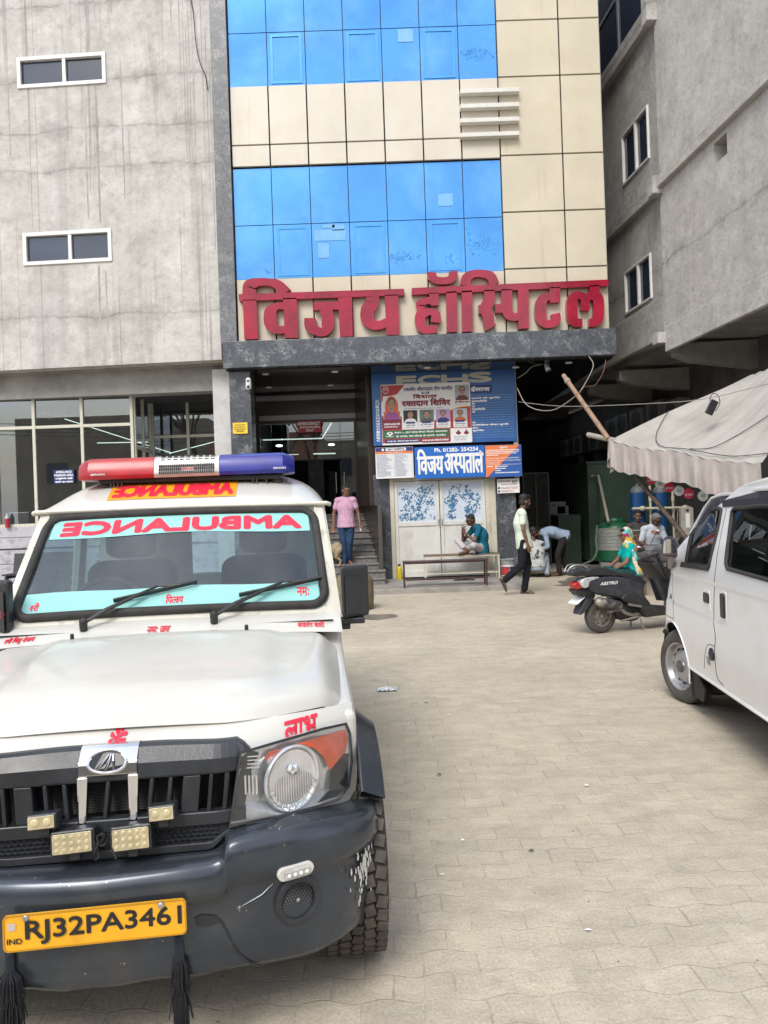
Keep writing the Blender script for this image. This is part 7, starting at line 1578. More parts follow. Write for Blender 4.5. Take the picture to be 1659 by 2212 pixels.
# young man walking past
person('young man in a pale mint t-shirt and black trousers walking across the yard', (2.50, 13.22, 0), dict(pel=(-.03, 0, .98), chest=(-.07, 0, 1.27), neck=(-.045, 0, 1.50), head=(.025, .01, 1.645), hf=(.97, .25, -.12), shL=(-.05, .185, 1.44), shR=(-.06, -.185, 1.44), elL=(.0, .22, 1.17), wrL=(.10, .2, .94), elR=(-.07, -.235, 1.15), wrR=(.0, -.235, .885), hipL=(-.03, .09, .95), hipR=(-.03, -.09, .95), knL=(.05, .08, .53), knR=(-.09, -.09, .53), anL=(-.03, .06, .085), anR=(-.40, -.09, .27), toeL=(1, -.25, -.12), toeR=(.42, -.05, -.9), fuR=V((.9, 0, .42)), hem=.16), M('skin_walker', (.15, .075, .048), .5, var=.15, vs=20), cloth('mint_shirt', (.60, .68, .56), .06), cloth('black_trousers', (.012, .013, .018), .3), shoes=sandal_m, beard=1, collar=False, hands={'R': dict(n=(0, 1, 0), c=.5), 'L': dict(n=(0, -1, 0))}, hairstyle=2)
# man cross-legged on the bench
person('man in a teal polo shirt sitting cross-legged on the bench, hands to his chin', (2.0, 15.5, .63), dict(pel=(.03, 0, .105), chest=(.03, .0, .36), neck=(-.10, 0, .575), head=(-.205, -.02, .685), hf=(-.83, -.52, -.22), shL=(-.15, .15, .50), shR=(-.05, -.17, .50), elL=(-.36, .04, .265), wrL=(-.375, -.05, .47), elR=(-.15, -.24, .26), wrR=(-.35, -.13, .44), hipL=(-.01, .09, .085), hipR=(.0, -.09, .085), knL=(-.47, .12, .26), knR=(-.19, -.33, .17), anL=(-.33, -.18, .075), anR=(-.30, .02, .06), toeL=(-1, -.25, -.1), toeR=(-.7, .7, 0)), skin_dark, cloth('teal_polo', (.008, .105, .165)), cloth('grey_trousers', (.44, .42, .43), .06), glasses=True, hemT=.72, hands={'L': dict(d=(-.05, .02, 1), n=(.9, -.2, 0), c=.5), 'R': dict(d=(.0, .12, 1), n=(.8, .4, 0), c=.7)}, grey=M('hair_dark', (.018, .016, .016), .6))
# crouching man in a printed shirt, bending man in light blue
prn = cloth('printed_shirt', (.45, .46, .45)); add_dirt(prn, (.03, .03, .035), 9, .56, .60, .95, (1, 1, .7), 3)
person('crouching man in a white and grey printed shirt seen from behind', (3.32, 16.25, 0), dict(pel=(.0, 0, .24), chest=(0, .06, .54), neck=(-.01, .15, .80), head=(-.05, .23, .945), hf=(.15, .9, -.4), shL=(-.18, .13, .73), shR=(.18, .13, .73), elL=(-.24, .34, .52), wrL=(-.12, .52, .45), elR=(.25, .33, .52), wrR=(.1, .52, .45), hipL=(-.1, 0, .23), hipR=(.1, 0, .23), knL=(-.23, .36, .48), knR=(.25, .22, .46), anL=(-.17, .12, .085), anR=(.20, -.03, .085), toeL=(-.3, 1, 0), toeR=(.5, .8, 0), hem=.02), skin_dark, prn, cloth('pale_denim', (.25, .30, .36)), shoes=sandal_m)
person('man in a light blue shirt and dark trousers bending over beside the crouching man', (3.88, 16.45, 0), dict(pel=(.10, 0, .88), chest=(-.18, 0, .98), neck=(-.42, -.02, .965), head=(-.585, -.02, .99), hf=(-.75, .25, -.62), hu=V((-.6, 0, .8)), shL=(-.37, .17, .955), shR=(-.36, -.19, .935), elL=(-.40, .2, .70), wrL=(-.52, .1, .58), elR=(-.32, -.23, .67), wrR=(-.45, -.1, .585), hipL=(.10, .09, .86), hipR=(.08, -.09, .86), knL=(.06, .10, .48), knR=(-.08, -.10, .47), anL=(.17, .12, .085), anR=(-.05, -.10, .085), toeL=(-1, .1, 0), toeR=(-1, -.15, 0), hem=.08), skin_dark, cloth('light_blue_shirt', (.26, .33, .43), .1), cloth('brown_trousers', (.024, .020, .021), .3), shoes=sandal_m, sleeve=1.75)
# woman with the patterned scarf
tealm = cloth('turquoise_blouse', (.0, .36, .33)); skirt = cloth('dark_green_skirt', (.01, .06, .06))
Wm = person('woman in a turquoise blouse with a bright patterned headscarf, sitting behind the scooter', (4.12, 12.6, 0), dict(pel=(.06, 0, .40), chest=(.04, .0, .64), neck=(.0, 0, .865), head=(-.04, -.01, 1.015), hf=(-.95, -.28, -.05), shL=(.0, .165, .815), shR=(.01, -.17, .815), elL=(-.12, .2, .58), wrL=(-.3, .12, .47), elR=(-.10, -.21, .565), wrR=(-.27, -.14, .46), hipL=(.04, .09, .37), hipR=(.04, -.09, .37), knL=(-.36, .1, .42), knR=(-.36, -.12, .42), anL=(-.32, .1, .085), anR=(-.32, -.12, .085), toeL=(-1, 0, 0), toeR=(-1, 0, 0)), skin_mid, tealm, skirt, glasses=True, female=True, collar=False, shoes=sandal_m)
scarf = M('patterned_scarf', (.5, .55, .5), .8, var=.05, bump=.2, bs=20)
def scarf_nodes():
    t = scarf.node_tree; l = t.links; p = t.nodes['Principled BSDF']; tc = nd(scarf, 'ShaderNodeTexCoord'); vo = nd(scarf, 'ShaderNodeTexVoronoi'); vo.inputs['Scale'].default_value = 17; vo.distance = 'CHEBYCHEV'; vo.inputs['Randomness'].default_value = .6; l.new(tc.outputs['Object'], vo.inputs['Vector'])
    s = nd(scarf, 'ShaderNodeSeparateColor'); l.new(vo.outputs['Color'], s.inputs[0]); r = nd(scarf, 'ShaderNodeValToRGB'); r.color_ramp.interpolation = 'CONSTANT'; e = r.color_ramp.elements; e[0].position = 0; e[0].color = (.10, .42, .40, 1); e[1].position = .3; e[1].color = (.62, .58, .46, 1)
    for ps, c in ((.58, (.62, .40, .04, 1)), (.76, (.12, .38, .38, 1)), (.84, (.40, .02, .11, 1)), (.92, (.6, .58, .5, 1))): x = e.new(ps); x.color = c
    l.new(s.outputs[0], r.inputs[0]); l.new(r.outputs[0], p.inputs['Base Color'])
scarf_nodes()
m = MB(); hc = V((-.04, -.01, 1.015)); m.ell(hc+V((.028, 0, .018)), (.105, .098, .122)); m.cap(hc+V((.06, 0, -.05)), hc+V((.06, 0, -.14)), .092, .10); m.cap(hc+V((-.03, -.085, -.15)), hc+V((.06, -.16, -.27)), .04, .055); m.cap(hc+V((.06, -.16, -.27)), hc+V((.15, -.2, -.62)), .05, .05); m.cap(hc+V((.10, -.02, -.2)), hc+V((.17, -.08, -.66)), .085, .08); m.cap(hc+V((.04, .12, -.22)), hc+V((.16, .12, -.5)), .06, .06)
cut_ = MB(); sc_ = fused(m, 'headscarf', .010, scarf, Wm, 3, .008, 14)
m = MB(); m.lathe([(.17, .20), (.17, .22), (.03, .24)], 20); 
stool = thing('stool', 'low wooden stool under the woman in turquoise', 'stool', (4.18, 12.6, 0)); m = MB(); m.b2((-.2, -.18, .23), (.2, .18, .28)); m.build('seat', M('stool_wood', (.12, .08, .05), .7, var=.2), stool, bevel=.01)
for x in (-.16, .16):
    for y in (-.14, .14): m = MB(); m.b2((x-.02, y-.02, 0), (x+.02, y+.02, .23)); m.build('leg', bpy.data.materials['stool_wood'], stool)
# two seated men under the awning
seat_pose = lambda dz, lean=0: dict(pel=(0, 0, .55), chest=(lean, -.02, .80), neck=(lean*1.6, -.04, 1.02), hipL=(-.1, 0, .52), hipR=(.1, 0, .52), knL=(-.16, -.42, .50), knR=(.17, -.42, .50), anL=(-.14, -.38, .085), anR=(.15, -.42, .085), toeL=(-.2, -1, 0), toeR=(.25, -1, 0))
J = seat_pose(0); J.update(head=(0, -.06, 1.165), hf=(-.1, -1, -.02), shL=(-.19, -.03, .975), shR=(.19, -.03, .975), elL=(-.25, -.08, .70), wrL=(-.14, -.32, .60), elR=(.25, -.08, .70), wrR=(.14, -.32, .60))
strp = cloth('striped_polo', (.055, .05, .046))
def stripe_nodes():
    t = strp.node_tree; l = t.links; p = t.nodes['Principled BSDF']; src = p.inputs['Base Color'].links[0].from_socket; tc = nd(strp, 'ShaderNodeTexCoord'); s = nd(strp, 'ShaderNodeSeparateXYZ'); l.new(tc.outputs['Object'], s.inputs[0])
    a = nd(strp, 'ShaderNodeMath', operation='PINGPONG'); a.inputs[1].default_value = .055; l.new(s.outputs[2], a.inputs[0]); g = nd(strp, 'ShaderNodeMath', operation='LESS_THAN'); g.inputs[1].default_value = .009; l.new(a.outputs[0], g.inputs[0])
    h = nd(strp, 'ShaderNodeMath', operation='LESS_THAN'); h.inputs[1].default_value = .90; l.new(s.outputs[2], h.inputs[0]); k = nd(strp, 'ShaderNodeMath', operation='MULTIPLY'); l.new(g.outputs[0], k.inputs[0]); l.new(h.outputs[0], k.inputs[1])
    x = nd(strp, 'ShaderNodeMixRGB'); x.inputs[2].default_value = (.3, .29, .26, 1); l.new(k.outputs[0], x.inputs[0]); l.new(src, x.inputs[1]); l.new(x.outputs[0], p.inputs['Base Color'])
stripe_nodes()
person('man in a dark striped polo shirt sitting in front of the blue tanks', (5.16, 15.15, .12), J, M('skin_shade', (.13, .066, .042), .5, var=.12), strp, cloth('dark_trousers', (.02, .02, .024)), shoes=sandal_m)
J = seat_pose(0, .03); J.update(head=(.05, -.13, 1.095), hf=(.35, -.85, -.5), neck=(.03, -.07, .98), chest=(.0, -.02, .78), shL=(-.19, -.05, .925), shR=(.20, -.05, .925), elL=(-.25, -.1, .66), wrL=(-.12, -.32, .56), elR=(.25, -.10, .66), wrR=(.16, -.32, .58))
person('older man with glasses and a white shirt sitting with head bowed', (5.24, 14.55, .12), J, skin_dark, cloth('white_shirt', (.50, .54, .60), .06), cloth('black_slacks', (.014, .014, .016)), shoes=M('black_sandal', (.012, .012, .012), .5), glasses=True, sleeve=.8, grey=M('hair_grey', (.16, .155, .15), .7, var=.4, vs=40))
for i, (x, y, lb__) in enumerate(((5.16, 15.2, 'plastic chair under the man in the striped polo'), (5.24, 14.6, 'plastic chair under the older man in white'))):
    ch = thing('chair', lb__, 'chair', (x, y, .12)); cm = M('chair_brown', (.10, .04, .03), .5, var=.1) if i == 0 else bpy.data.materials['chair_brown']
    m = MB(); m.b2((-.22, -.22, .40), (.22, .22, .435)); m.build('seat', cm, ch, bevel=.012); m = MB(); m.slab([V((-.22, .2, .45)), V((.22, .2, .45)), V((.2, .28, .82)), V((-.2, .28, .82))], (0, .025, 0)); m.build('backrest', cm, ch, bevel=.012)
    for a in (-.19, .19):
        for b in (-.19, .19): m = MB(); m.tube([(a, b, .40), (a*1.15, b*1.15, 0)], .02, 6); m.build('leg', cm, ch)
# ================================================================ street furniture and stall things
def solo(name, label, cat, mt, bld, group=None, smooth=None, bevel=0, recalc=True):
    m = MB(); bld(m); return tag(m.build(name, mt, None, smooth=smooth, bevel=bevel, recalc=recalc), label, cat, group)
maroon = M('maroon_steel', (.055, .025, .025), .45, var=.3, vs=9); plank = M('bench_plank', (.15, .10, .075), .6, var=.25, vs=7, stretch=(1, 8, 8))
def bench(label, x0, x1, y, z0, h, w, mt, top, rail):
    b = thing('bench', label, 'bench', ((x0+x1)/2, y, z0)); L = (x1-x0)/2
    m = MB(); m.b2((-L, -w/2, h-.022), (L, w/2, h)); m.build('seat', top, b, bevel=.006)
    for a in (-L+.02, L-.02):
        for c in (-w/2+.02, w/2-.02): m = MB(); m.b2((a-.015, c-.015, 0), (a+.015, c+.015, h-.023)); m.build('leg', mt, b)
    m = MB()
    for c in (-w/2+.02, w/2-.02): m.b2((-L+.04, c-.012, rail), (L-.04, c+.012, rail+.022)); m.b2((-L+.04, c-.010, h-.05), (L-.04, c+.010, h-.024))
    m.build('rail', mt, b)
bench('long maroon steel bench standing empty on the platform edge', .32, 1.91, 14.08, .10, .50, .32, maroon, maroon, .14)
bench('wooden plank bench against the white doors, with the man in teal on it', .80, 2.36, 15.52, .10, .52, .42, cream_paint, plank, .12)
flat = M('slipper_black', (.02, .02, .022), .6, var=.2)
for x, y, a, lb__ in ((1.50, 15.10, .25, 'black slipper under the wooden bench, the left of a pair'), (1.67, 15.12, -.1, 'black slipper under the wooden bench, the one nearer the bucket')):
    def sl_(m):
        Mx = Matrix.Translation((x, y, .103)) @ Matrix.Rotation(a+R(80), 4, 'Z'); m.slab([Mx @ V((p*.045, q*.13, 0)) for p, q in rr(-1, -1, 1, 1, .9, .45, 5)], (0, 0, .02)); m.tube([Mx @ V((-.045, .02, .015)), Mx @ V((-.03, .03, .05)), Mx @ V((.03, .03, .05)), Mx @ V((.045, .02, .015))], .012, 6)
    solo('slipper', lb__, 'slipper', flat, sl_, 'black slippers under the bench', 40)
bk = thing('bucket', 'used paint bucket with a red and blue label beside the granite pillar', 'bucket', (2.56, 15.62, .10))
m = MB(); m.lathe([(.125, 0), (.13, .02), (.155, .35), (.165, .352), (.165, .372), (.15, .375), (.147, .35), (.122, .03)], 28); m.build('tub', add_dirt(M('bucket_grey', (.30, .31, .31), .5, var=.2, vs=8), (.12, .12, .115), 6, .45, .7, .7), bk, smooth=40)
def band(m, a0, a1, z0, z1): m.grid(lambda u, v: V(((.1325+.0757*lerp(z0, z1, v)+.001)*math.cos(R(lerp(a0, a1, u))), (.1325+.0757*lerp(z0, z1, v)+.001)*math.sin(R(lerp(a0, a1, u))), lerp(z0, z1, v))), 10, 3)
m = MB(); band(m, 200, 272, .04, .21); m.build('red_label', M('label_red', (.50, .05, .06), .4, var=.1), bk); m = MB(); band(m, 285, 330, .04, .21); m.build('blue_label', M('label_blue', (.03, .04, .16), .4, var=.1), bk); m = MB(); band(m, 190, 340, .02, .035); band(m, 190, 340, .215, .25); m.build('white_band', print_white, bk)
m = MB(); m.tube(smooth_pts([(-.165, 0, .34), (-.12, -.13, .25), (0, -.175, .22), (.12, -.13, .25), (.165, 0, .34)], 4), .004, 5); m.lathe([(.01, -.03), (.01, .03)], 8, Matrix.Translation((0, -.175, .22)) @ Matrix.Rotation(R(90), 4, 'Y')); m.build('bail', steel, bk)
yb = thing('bottle', 'yellow insulated bottle with a dark cap on the platform beside the doors', 'bottle', (.285, 15.85, .10))
m = MB(); m.lathe([(.055, 0), (.06, .01), (.06, .23), (.045, .27), (.03, .28)], 20); m.build('bottle_body', M('bottle_yellow', (.62, .48, .02), .4, var=.08), yb, smooth=40); m = MB(); m.lathe([(.032, .28), (.032, .32), (.028, .325)], 16); m.build('cap', maroon, yb, smooth=40)
solo('brick', 'grey cement block lying by the right end of the wooden bench', 'brick', concrete_plain, lambda m: m.b2((2.2, 15.75, .10), (2.42, 15.85, .19)), bevel=.006)
c = at(15, 1104, 15.68); rb_ = thing('bottle', 'red bottle standing on the shop window sill', 'bottle', (c.x, 15.69, 1.50)); m = MB(); m.lathe([(.045, 0), (.047, .01), (.047, .19)], 18); m.build('bottle_body', M('bottle_red', (.42, .02, .04), .3), rb_, smooth=40); m = MB(); m.lathe([(.047, .19), (.04, .23), (.02, .26), (.02, .29), (.008, .30)], 18); m.build('clear_neck', M('bottle_neck', (.4, .42, .45), .2, var=.1), rb_, smooth=40)
ib = thing('bench', 'black cast iron bench behind the ambulance mirror, against the lilac wall', 'bench', (-7.1, 15.2, .10)); bi = M('cast_iron', (.03, .03, .033), .5, var=.2)
for x in (-.60, .60):
    m = MB(); m.frame([V((x, a, b)) for a, b in ((-.25, 0), (.25, 0), (.25, .42), (-.25, .42))], [V((x, a, b)) for a, b in ((-.19, .06), (.19, .06), (.19, .36), (-.19, .36))], (.04, 0, 0)); m.tube([(x+.02, -.19, .06), (x+.02, .19, .36)], .02, 6); m.tube([(x+.02, .19, .06), (x+.02, -.19, .36)], .02, 6); m.build('leg', bi, ib)
m = MB(); m.b2((-.66, -.25, .425), (.66, .25, .455)); m.build('seat', bi, ib); m = MB(); m.slab([V((-.66, .22, .46)), V((.66, .22, .46)), V((.66, .30, .85)), V((-.66, .30, .85))], (0, .03, 0)); m.build('backrest', bi, ib)
brick_m = M('red_brick', (.24, .10, .07), .85, var=.3, vs=14)
for k in range(6): p = ground(4+26*k, 1291, .0); solo('brick', 'red brick in the row edging the platform behind the ambulance', 'brick', brick_m, lambda m: m.box((-6.55+.245*k, 13.64, .04), (.225, .11, .078), Matrix.Rotation(R(random.uniform(-3, 3)), 3, 'Z')), 'row of red bricks at the platform edge', bevel=.006)
# tan drum and dog seen past the mirror
def drum(m): m.lathe([(.27, 0), (.30, .03), (.31, .2), (.31, .42), (.28, .52), (.20, .58), (.05, .60)], 26, Matrix.Translation((-.52, 11.95, 0)))
solo('drum', 'tan round-topped drum standing on the paving behind the ambulance mirror', 'drum', add_dirt(M('drum_tan', (.19, .15, .085), .7, var=.2, vs=6), (.09, .075, .05), 4, .45, .7, .7), drum, smooth=50)
dg = thing('dog', 'tan dog on the hospital steps, only its hindquarters showing past the ambulance', 'dog', (-1.02, 15.45, .45)); m = MB()
m.ell((.02, 0, .36), (.13, .11, .15)); m.ell((-.22, 0, .36), (.2, .105, .13)); m.ell((-.45, 0, .37), (.17, .12, .16)); m.cap((-.56, 0, .44), (-.68, 0, .58), .085, .065); m.ell((-.72, 0, .62), (.085, .065, .07)); m.cap((-.77, 0, .60), (-.85, 0, .575), .04, .028)
for s_ in (-1, 1):
    m.cap((.05, s_*.065, .33), (.0, s_*.07, .20), .075, .045); m.cap((.0, s_*.07, .20), (.09, s_*.07, .12), .038, .026); m.cap((.09, s_*.07, .12), (.06, s_*.07, .025), .026, .022); m.cap((.06, s_*.07, .02), (.02, s_*.07, .018), .024, .02)
    m.cap((-.50, s_*.06, .30), (-.52, s_*.06, .15), .045, .028); m.cap((-.52, s_*.06, .15), (-.51, s_*.06, .025), .026, .022); m.cap((-.51, s_*.06, .02), (-.55, s_*.06, .018), .024, .02); m.ell((-.72, s_*.05, .69), (.02, .012, .035))
m.cap((.11, 0, .44), (.14, 0, .25), .022, .014); fused(m, 'body', .009, M('tan_fur', (.30, .235, .15), .9, var=.25, vs=14, bump=.3, bs=120), dg, 2, .004, 30)
# cameras under the canopy
for px, py, Y, lb__ in ((537, 830, 14.92, 'white twin-lens security camera on the left granite pillar'), (1181, 790, 15.4, 'white bullet security camera hanging from the canopy by the passage')):
    c = at(px, py, Y); cm_ = thing('security_camera', lb__, 'camera', tuple(c)); cw = M('camera_white', (.62, .62, .62), .3, var=.03) if 'camera_white' not in bpy.data.materials else bpy.data.materials['camera_white']
    m = MB(); m.cap((0, 0, .08), (0, 0, -.06), .055, .06, 16) if Y < 15 else m.cap((0, .03, .03), (0, -.10, -.10), .05, .055, 16); m.build('housing', cw, cm_, smooth=60)
    m = MB(); m.lathe([(.045, .05), (.045, .10 if Y < 15 else 4.5-c.z), (.05, .10 if Y < 15 else 4.5-c.z)], 14); m.build('mount', cw, cm_, smooth=40)
    m = MB(); m.ell((0, -.055, -.06), (.028, .012, .028)) if Y < 15 else m.ell((0, -.135, -.135), (.03, .03, .03))
    if Y < 15: m.ell((0, -.05, .055), (.026, .012, .026))
    m.build('lens', black_letter, cm_, smooth=60)
# poles, awning, lamp, bunting
bam = add_dirt(M('bamboo', (.30, .19, .125), .6, var=.2, vs=6), (.16, .10, .07), 8, .5, .7, .6); grey_wood = M('weathered_wood', (.30, .27, .23), .8, var=.25, vs=8)
def pole(name, label, pts, r, mt, nodes=True):
    def f(m):
        m.tube(pts, r, 10)
        if nodes:
            for t in (.12, .33, .55, .78): p = lerp(V(pts[0]), V(pts[-1]), t); d = (V(pts[-1])-V(pts[0])).normalized()*.012; m.tube([p-d, p+d], r*1.18, 10)
    return solo(name, label, 'pole', mt, f, smooth=40)
A0 = at(1317, 951, 12.4); BB = at(1646, 1001, 9.6); pole('bamboo_pole', 'bamboo pole leaning from the awning corner up towards the canopy', [at(1217, 811, 13.6), at(1314, 948, 12.45)], .042, bam)
m = MB(); a_, b_ = at(1217, 811, 13.6), at(1314, 948, 12.45); d = (b_-a_).normalized()
solo('cloth_tie', 'grey rag tied round the top of the leaning bamboo pole', 'rag', M('rag', (.3, .27, .24), .9), lambda m: m.tube([a_+d*.14, a_+d*.20], .055, 8))
pole('wooden_pole', 'short weathered pole end sticking out at the awning corner', [at(1270, 939, 12.9), at(1330, 952, 12.35)], .045, grey_wood, False)
pole('rusty_pipe', 'rusty pipe propping the awning from the ground', [at(1374, 1030, 12.2), at(1476, 1155, 11.0), at(1530, 1222, 10.4)], .038, M('rusty_pipe', (.075, .05, .038), .7, var=.4, vs=14), False)
fab = add_dirt(add_dirt(M('awning_cloth', (.36, .345, .315), .9, var=.1, vs=1.6, bump=.3, bs=7), (.30, .275, .24), 1.1, .45, .72, .65), (.24, .21, .18), 4, .58, .78, .5)
val = add_dirt(M('valance_cloth', (.40, .355, .33), .9, var=.1, vs=3, bump=.25, bs=9), (.28, .235, .21), 2.5, .5, .75, .6)
AW = thing('awning', 'dusty cream cloth awning with a hanging valance, tied to bamboo poles over the stall', 'awning', (6, 11, 0))
C0, D0 = at(1618, 815, 12.3), at(1860, 700, 9.9)
def awn(u, v):
    p = lerp(lerp(A0, BB, u), lerp(C0, D0, u), v); s = math.sin(math.pi*v)*math.sin(math.pi*min(1, max(0, u)))
    return p+V((0, 0, -.16*s+.03*math.sin(u*9+v*2)*(.3+v)*.5+.018*math.sin(u*27+v*3)*math.sin(math.pi*v)+.012*math.sin(u*71+v*6)-.06*abs(math.sin(u*math.pi*2))*(1-v)**2))
m = MB(); m.grid(awn, 48, 28); sh_ = m.build('canopy', fab, AW, world=True, smooth=80)
def vln(u, v):
    p = awn(u, 0); h = lerp(.45, .47, sm(0, .7, u)); w = .045*math.sin(u*52+2*math.sin(u*11))*v**.7+.02*math.sin(u*113)*v
    return p+V((-.35*w-.02, -w-.03*v, -h*v*(1+.05*math.sin(u*19))))
m = MB(); m.grid(vln, 160, 10); m.build('valance', val, AW, world=True, smooth=80)
m = MB(); m.grid(lambda u, v: vln(0, u)+V((.12*v+.05*math.sin(u*5+v*6), .25*v, -.1*v*u)), 8, 6); m.build('corner_flap', val, AW, world=True, smooth=80)
def cable(name, label, pts, r=.008, mt=None, g=None, k=6): return solo(name, label, 'cable', mt or wire_black, lambda m: m.tube(smooth_pts(pts, k), r, 5), g)
up = V((0, -.02, .025))
cable('cable', 'black cable sagging across the lower part of the awning', [awn(-.0, .42)+up, awn(.18, .18)+up, awn(.34, .05)+up, awn(.55, .02)+up, awn(.8, .03)+up, awn(1, .05)+up], .006)
cable('cable', 'black cable curving up the awning towards the wall', [awn(.56, .03)+up, awn(.66, .12)+up, awn(.78, .35)+up, awn(.92, .55)+up], .006)
fl = thing('flood_lamp', 'small black flood lamp hanging on a wire over the awning', 'lamp', tuple(at(1537, 880, 10.9))); m = MB(); Mx = Matrix.Rotation(R(28), 4, 'Y'); m.box((0, 0, 0), (.11, .05, .22), Mx.to_3x3()); m.build('housing', black_plastic, fl, bevel=.008); m = MB()
for k in range(7): m.box(Mx @ V((0, -.028, -.09+.03*k)), (.10, .008, .008), Mx.to_3x3())
m.build('cooling_fin', black_plastic, fl); m = MB(); m.tube(smooth_pts([(-.03, 0, .1), (.02, 0, .2), (.1, 0, .17), (.12, 0, .05), (.05, 0, -.06)], 5), .006, 5); m.build('lead', wire_black, fl)
BU = thing('bunting', 'string of red and white round paper ice cream flags under the awning edge', 'bunting', tuple(at(1460, 1050, 11.3)))
discs = ((1407, 1036, 'r'), (1426, 1045, 'w'), (1446, 1052, 'r'), (1467, 1060, 'w'), (1488, 1066, 'r'), (1519, 1071, 'w')); pr = [M('flag_red', (.62, .03, .09), .5, var=.05), M('flag_white', (.66, .70, .70), .5, var=.06)]; st_ = []
for i, (px, py, k) in enumerate(discs):
    Y = lerp(11.75, 10.9, i/5); c = at(px, py, Y); r_ = .078; m = MB()
    m.slab([V((c.x+r_*math.cos(g), c.y+.01, c.z+r_*math.sin(g))) for g in [k2*math.pi/14 for k2 in range(28)]], (0, .004, 0)); f_ = m.build('flag', pr[0] if k == 'r' else pr[1], BU, world=True); st_.append(c+V((0, .014, .07)))
    m = MB(); fn = lambda x, z, d: V((c.x+x, c.y+.008-d, c.z+z)); m.text('ICE CREAM', fn, -.055, .055, -.030, -.002, .08) if k == 'r' else m.text('ICE', fn, -.03, .03, -.02, .02, .1); m.v = [EM[BU.name] @ p for p in m.v]; m.build('lettering', print_white if k == 'r' else M('flag_teal', (.1, .35, .38), .5) if 'flag_teal' not in bpy.data.materials else bpy.data.materials['flag_teal'], f_, recalc=False)
m = MB(); m.tube([st_[0]+V((-.2, .1, .1))]+st_+[st_[-1]+V((.3, -.1, .05))], .004, 5); m.build('string', wire_black, BU, world=True)
# loose wires by the canopy
pale = M('pale_wire', (.33, .30, .26), .6, var=.1)
cable('cable', 'pale cable drooping from the corner post to the leaning pole', [at(1117, 838, 15.2), at(1135, 872, 14.9), at(1165, 886, 14.6), at(1200, 884, 14.2), at(1240, 858, 13.8), at(1258, 838, 13.6), at(1281, 792, 14.2), at(1272, 770, 14.8)], .009, pale)
cable('cable', 'thin straight wire from the corner post across to the awning', [at(1120, 868, 15.2), at(1220, 878, 14), at(1400, 872, 12.5), at(1520, 862, 11.2), at(1659, 829, 9.8)], .006, pale, k=3)
cable('cable', 'pale cable looping from the hanging security camera to the blue board', [at(1178, 786, 15.4), at(1150, 792, 15.4), at(1135, 806, 15.5), at(1118, 817, 15.6)], .008, pale)
cable('cable', 'brown tangled cable hanging from the canopy behind the leaning pole', [at(1308, 778, 14.7), at(1303, 803, 14.4), at(1285, 832, 14), at(1262, 836, 13.9), at(1248, 858, 13.8), at(1258, 866, 13.8)], .008, M('brown_wire', (.16, .08, .05), .6))
cable('cable', 'loose black cable running down the grey wall beside the granite column', [lb(410, -10, -.03), lb(418, 30, -.04), lb(423, 90, -.05), lb(432, 135, -.05), lb(444, 165, -.04), lb(449, 195, -.03)], .009)
# ---- inside the passage
green = add_dirt(M('green_panel', (.045, .085, .055), .5, var=.15, vs=2), (.03, .045, .035), 2, .45, .7, .6)
gb = thing('switchgear_cabinet', 'large green steel cabinet behind the water tank', 'cabinet', (6.2, 20, 0)); m = MB(); m.b2((5.25, 19.0, .1), (7.5, 21.4, 2.62)); m.build('cabinet_body', green, gb, world=True, bevel=.02); [(lambda q: (q.b2((5.22, 18.97, a), (7.5, 21.42, b)), q.build('seam', green, gb, world=True)))(MB()) for a, b in ((1.08, 1.12), (2.60, 2.66))]; m = MB(); m.b2((4.6, 19.6, 0), (5.2, 21, 1.3)); m.build('side_box', green, gb, world=True, bevel=.02)
wt_ = thing('water_tank', 'green plastic water tank wrapped in clear film, on bricks', 'tank', (5.55, 17.9, .17)); tg = M('tank_green', (.012, .10, .045), .4, var=.1, vs=5); m = MB(); m.lathe([(.40, 0), (.43, .03), (.43, .30), (.41, .32), (.43, .34), (.43, .62), (.41, .64), (.43, .66), (.42, .80), (.36, .90), (.24, .95)], 30); m.build('tank_body', tg, wt_, smooth=40); m = MB(); m.lathe([(.25, .93), (.26, .99), (.24, 1.03), (.05, 1.06)], 26); m.build('lid', tg, wt_, smooth=40); m = MB(); m.lathe([(.437+.006*math.sin(k*2.1), .28+.028*k) for k in range(20)], 34, cap=False); m.build('film_wrap', M('film_wrap', (.26, .28, .25), .3, var=.35, vs=7, stretch=(1, 1, 9), bump=.4, bs=12), wt_, smooth=60)
m = MB(); m.text('TANK', lambda x, z, d: V((.45*math.sin(x/.45), -.45*math.cos(x/.45)-.012-d, z)), -.16, .12, .70, .76, .1); m.b2((0, 0, .5), (.01, .01, .51)) if False else None
for k, (x, y) in enumerate(((5.2, 17.6), (5.45, 17.45), (5.75, 17.5), (5.9, 17.75), (5.3, 18.1), (5.7, 18.2))): solo('brick', 'brick supporting the green water tank', 'brick', concrete_plain, lambda m: m.box((x, y, .085), (.22, .11, .165), Matrix.Rotation(R(k*13), 3, 'Z')), 'bricks under the green water tank', bevel=.006)
cable('hose', 'pale green hose curling from the tank to the floor', [at(1290, 1135, 17.5), at(1287, 1165, 17.4), at(1289, 1190, 17.2), at(1281, 1208, 16.9), at(1262, 1217, 16.6)], .022, M('hose_green', (.10, .17, .12), .4))['category'] = 'hose'
pvc = M('pvc_cream', (.46, .43, .34), .4, var=.1, vs=5)
solo('pvc_pipe', 'cream pipe leaning against the green cabinet', 'pipe', pvc, lambda m: (m.tube([at(1314, 1127, 17.5), at(1292, 1027, 18.9), at(1276, 1028, 18.9)], .035, 8)), smooth=40)
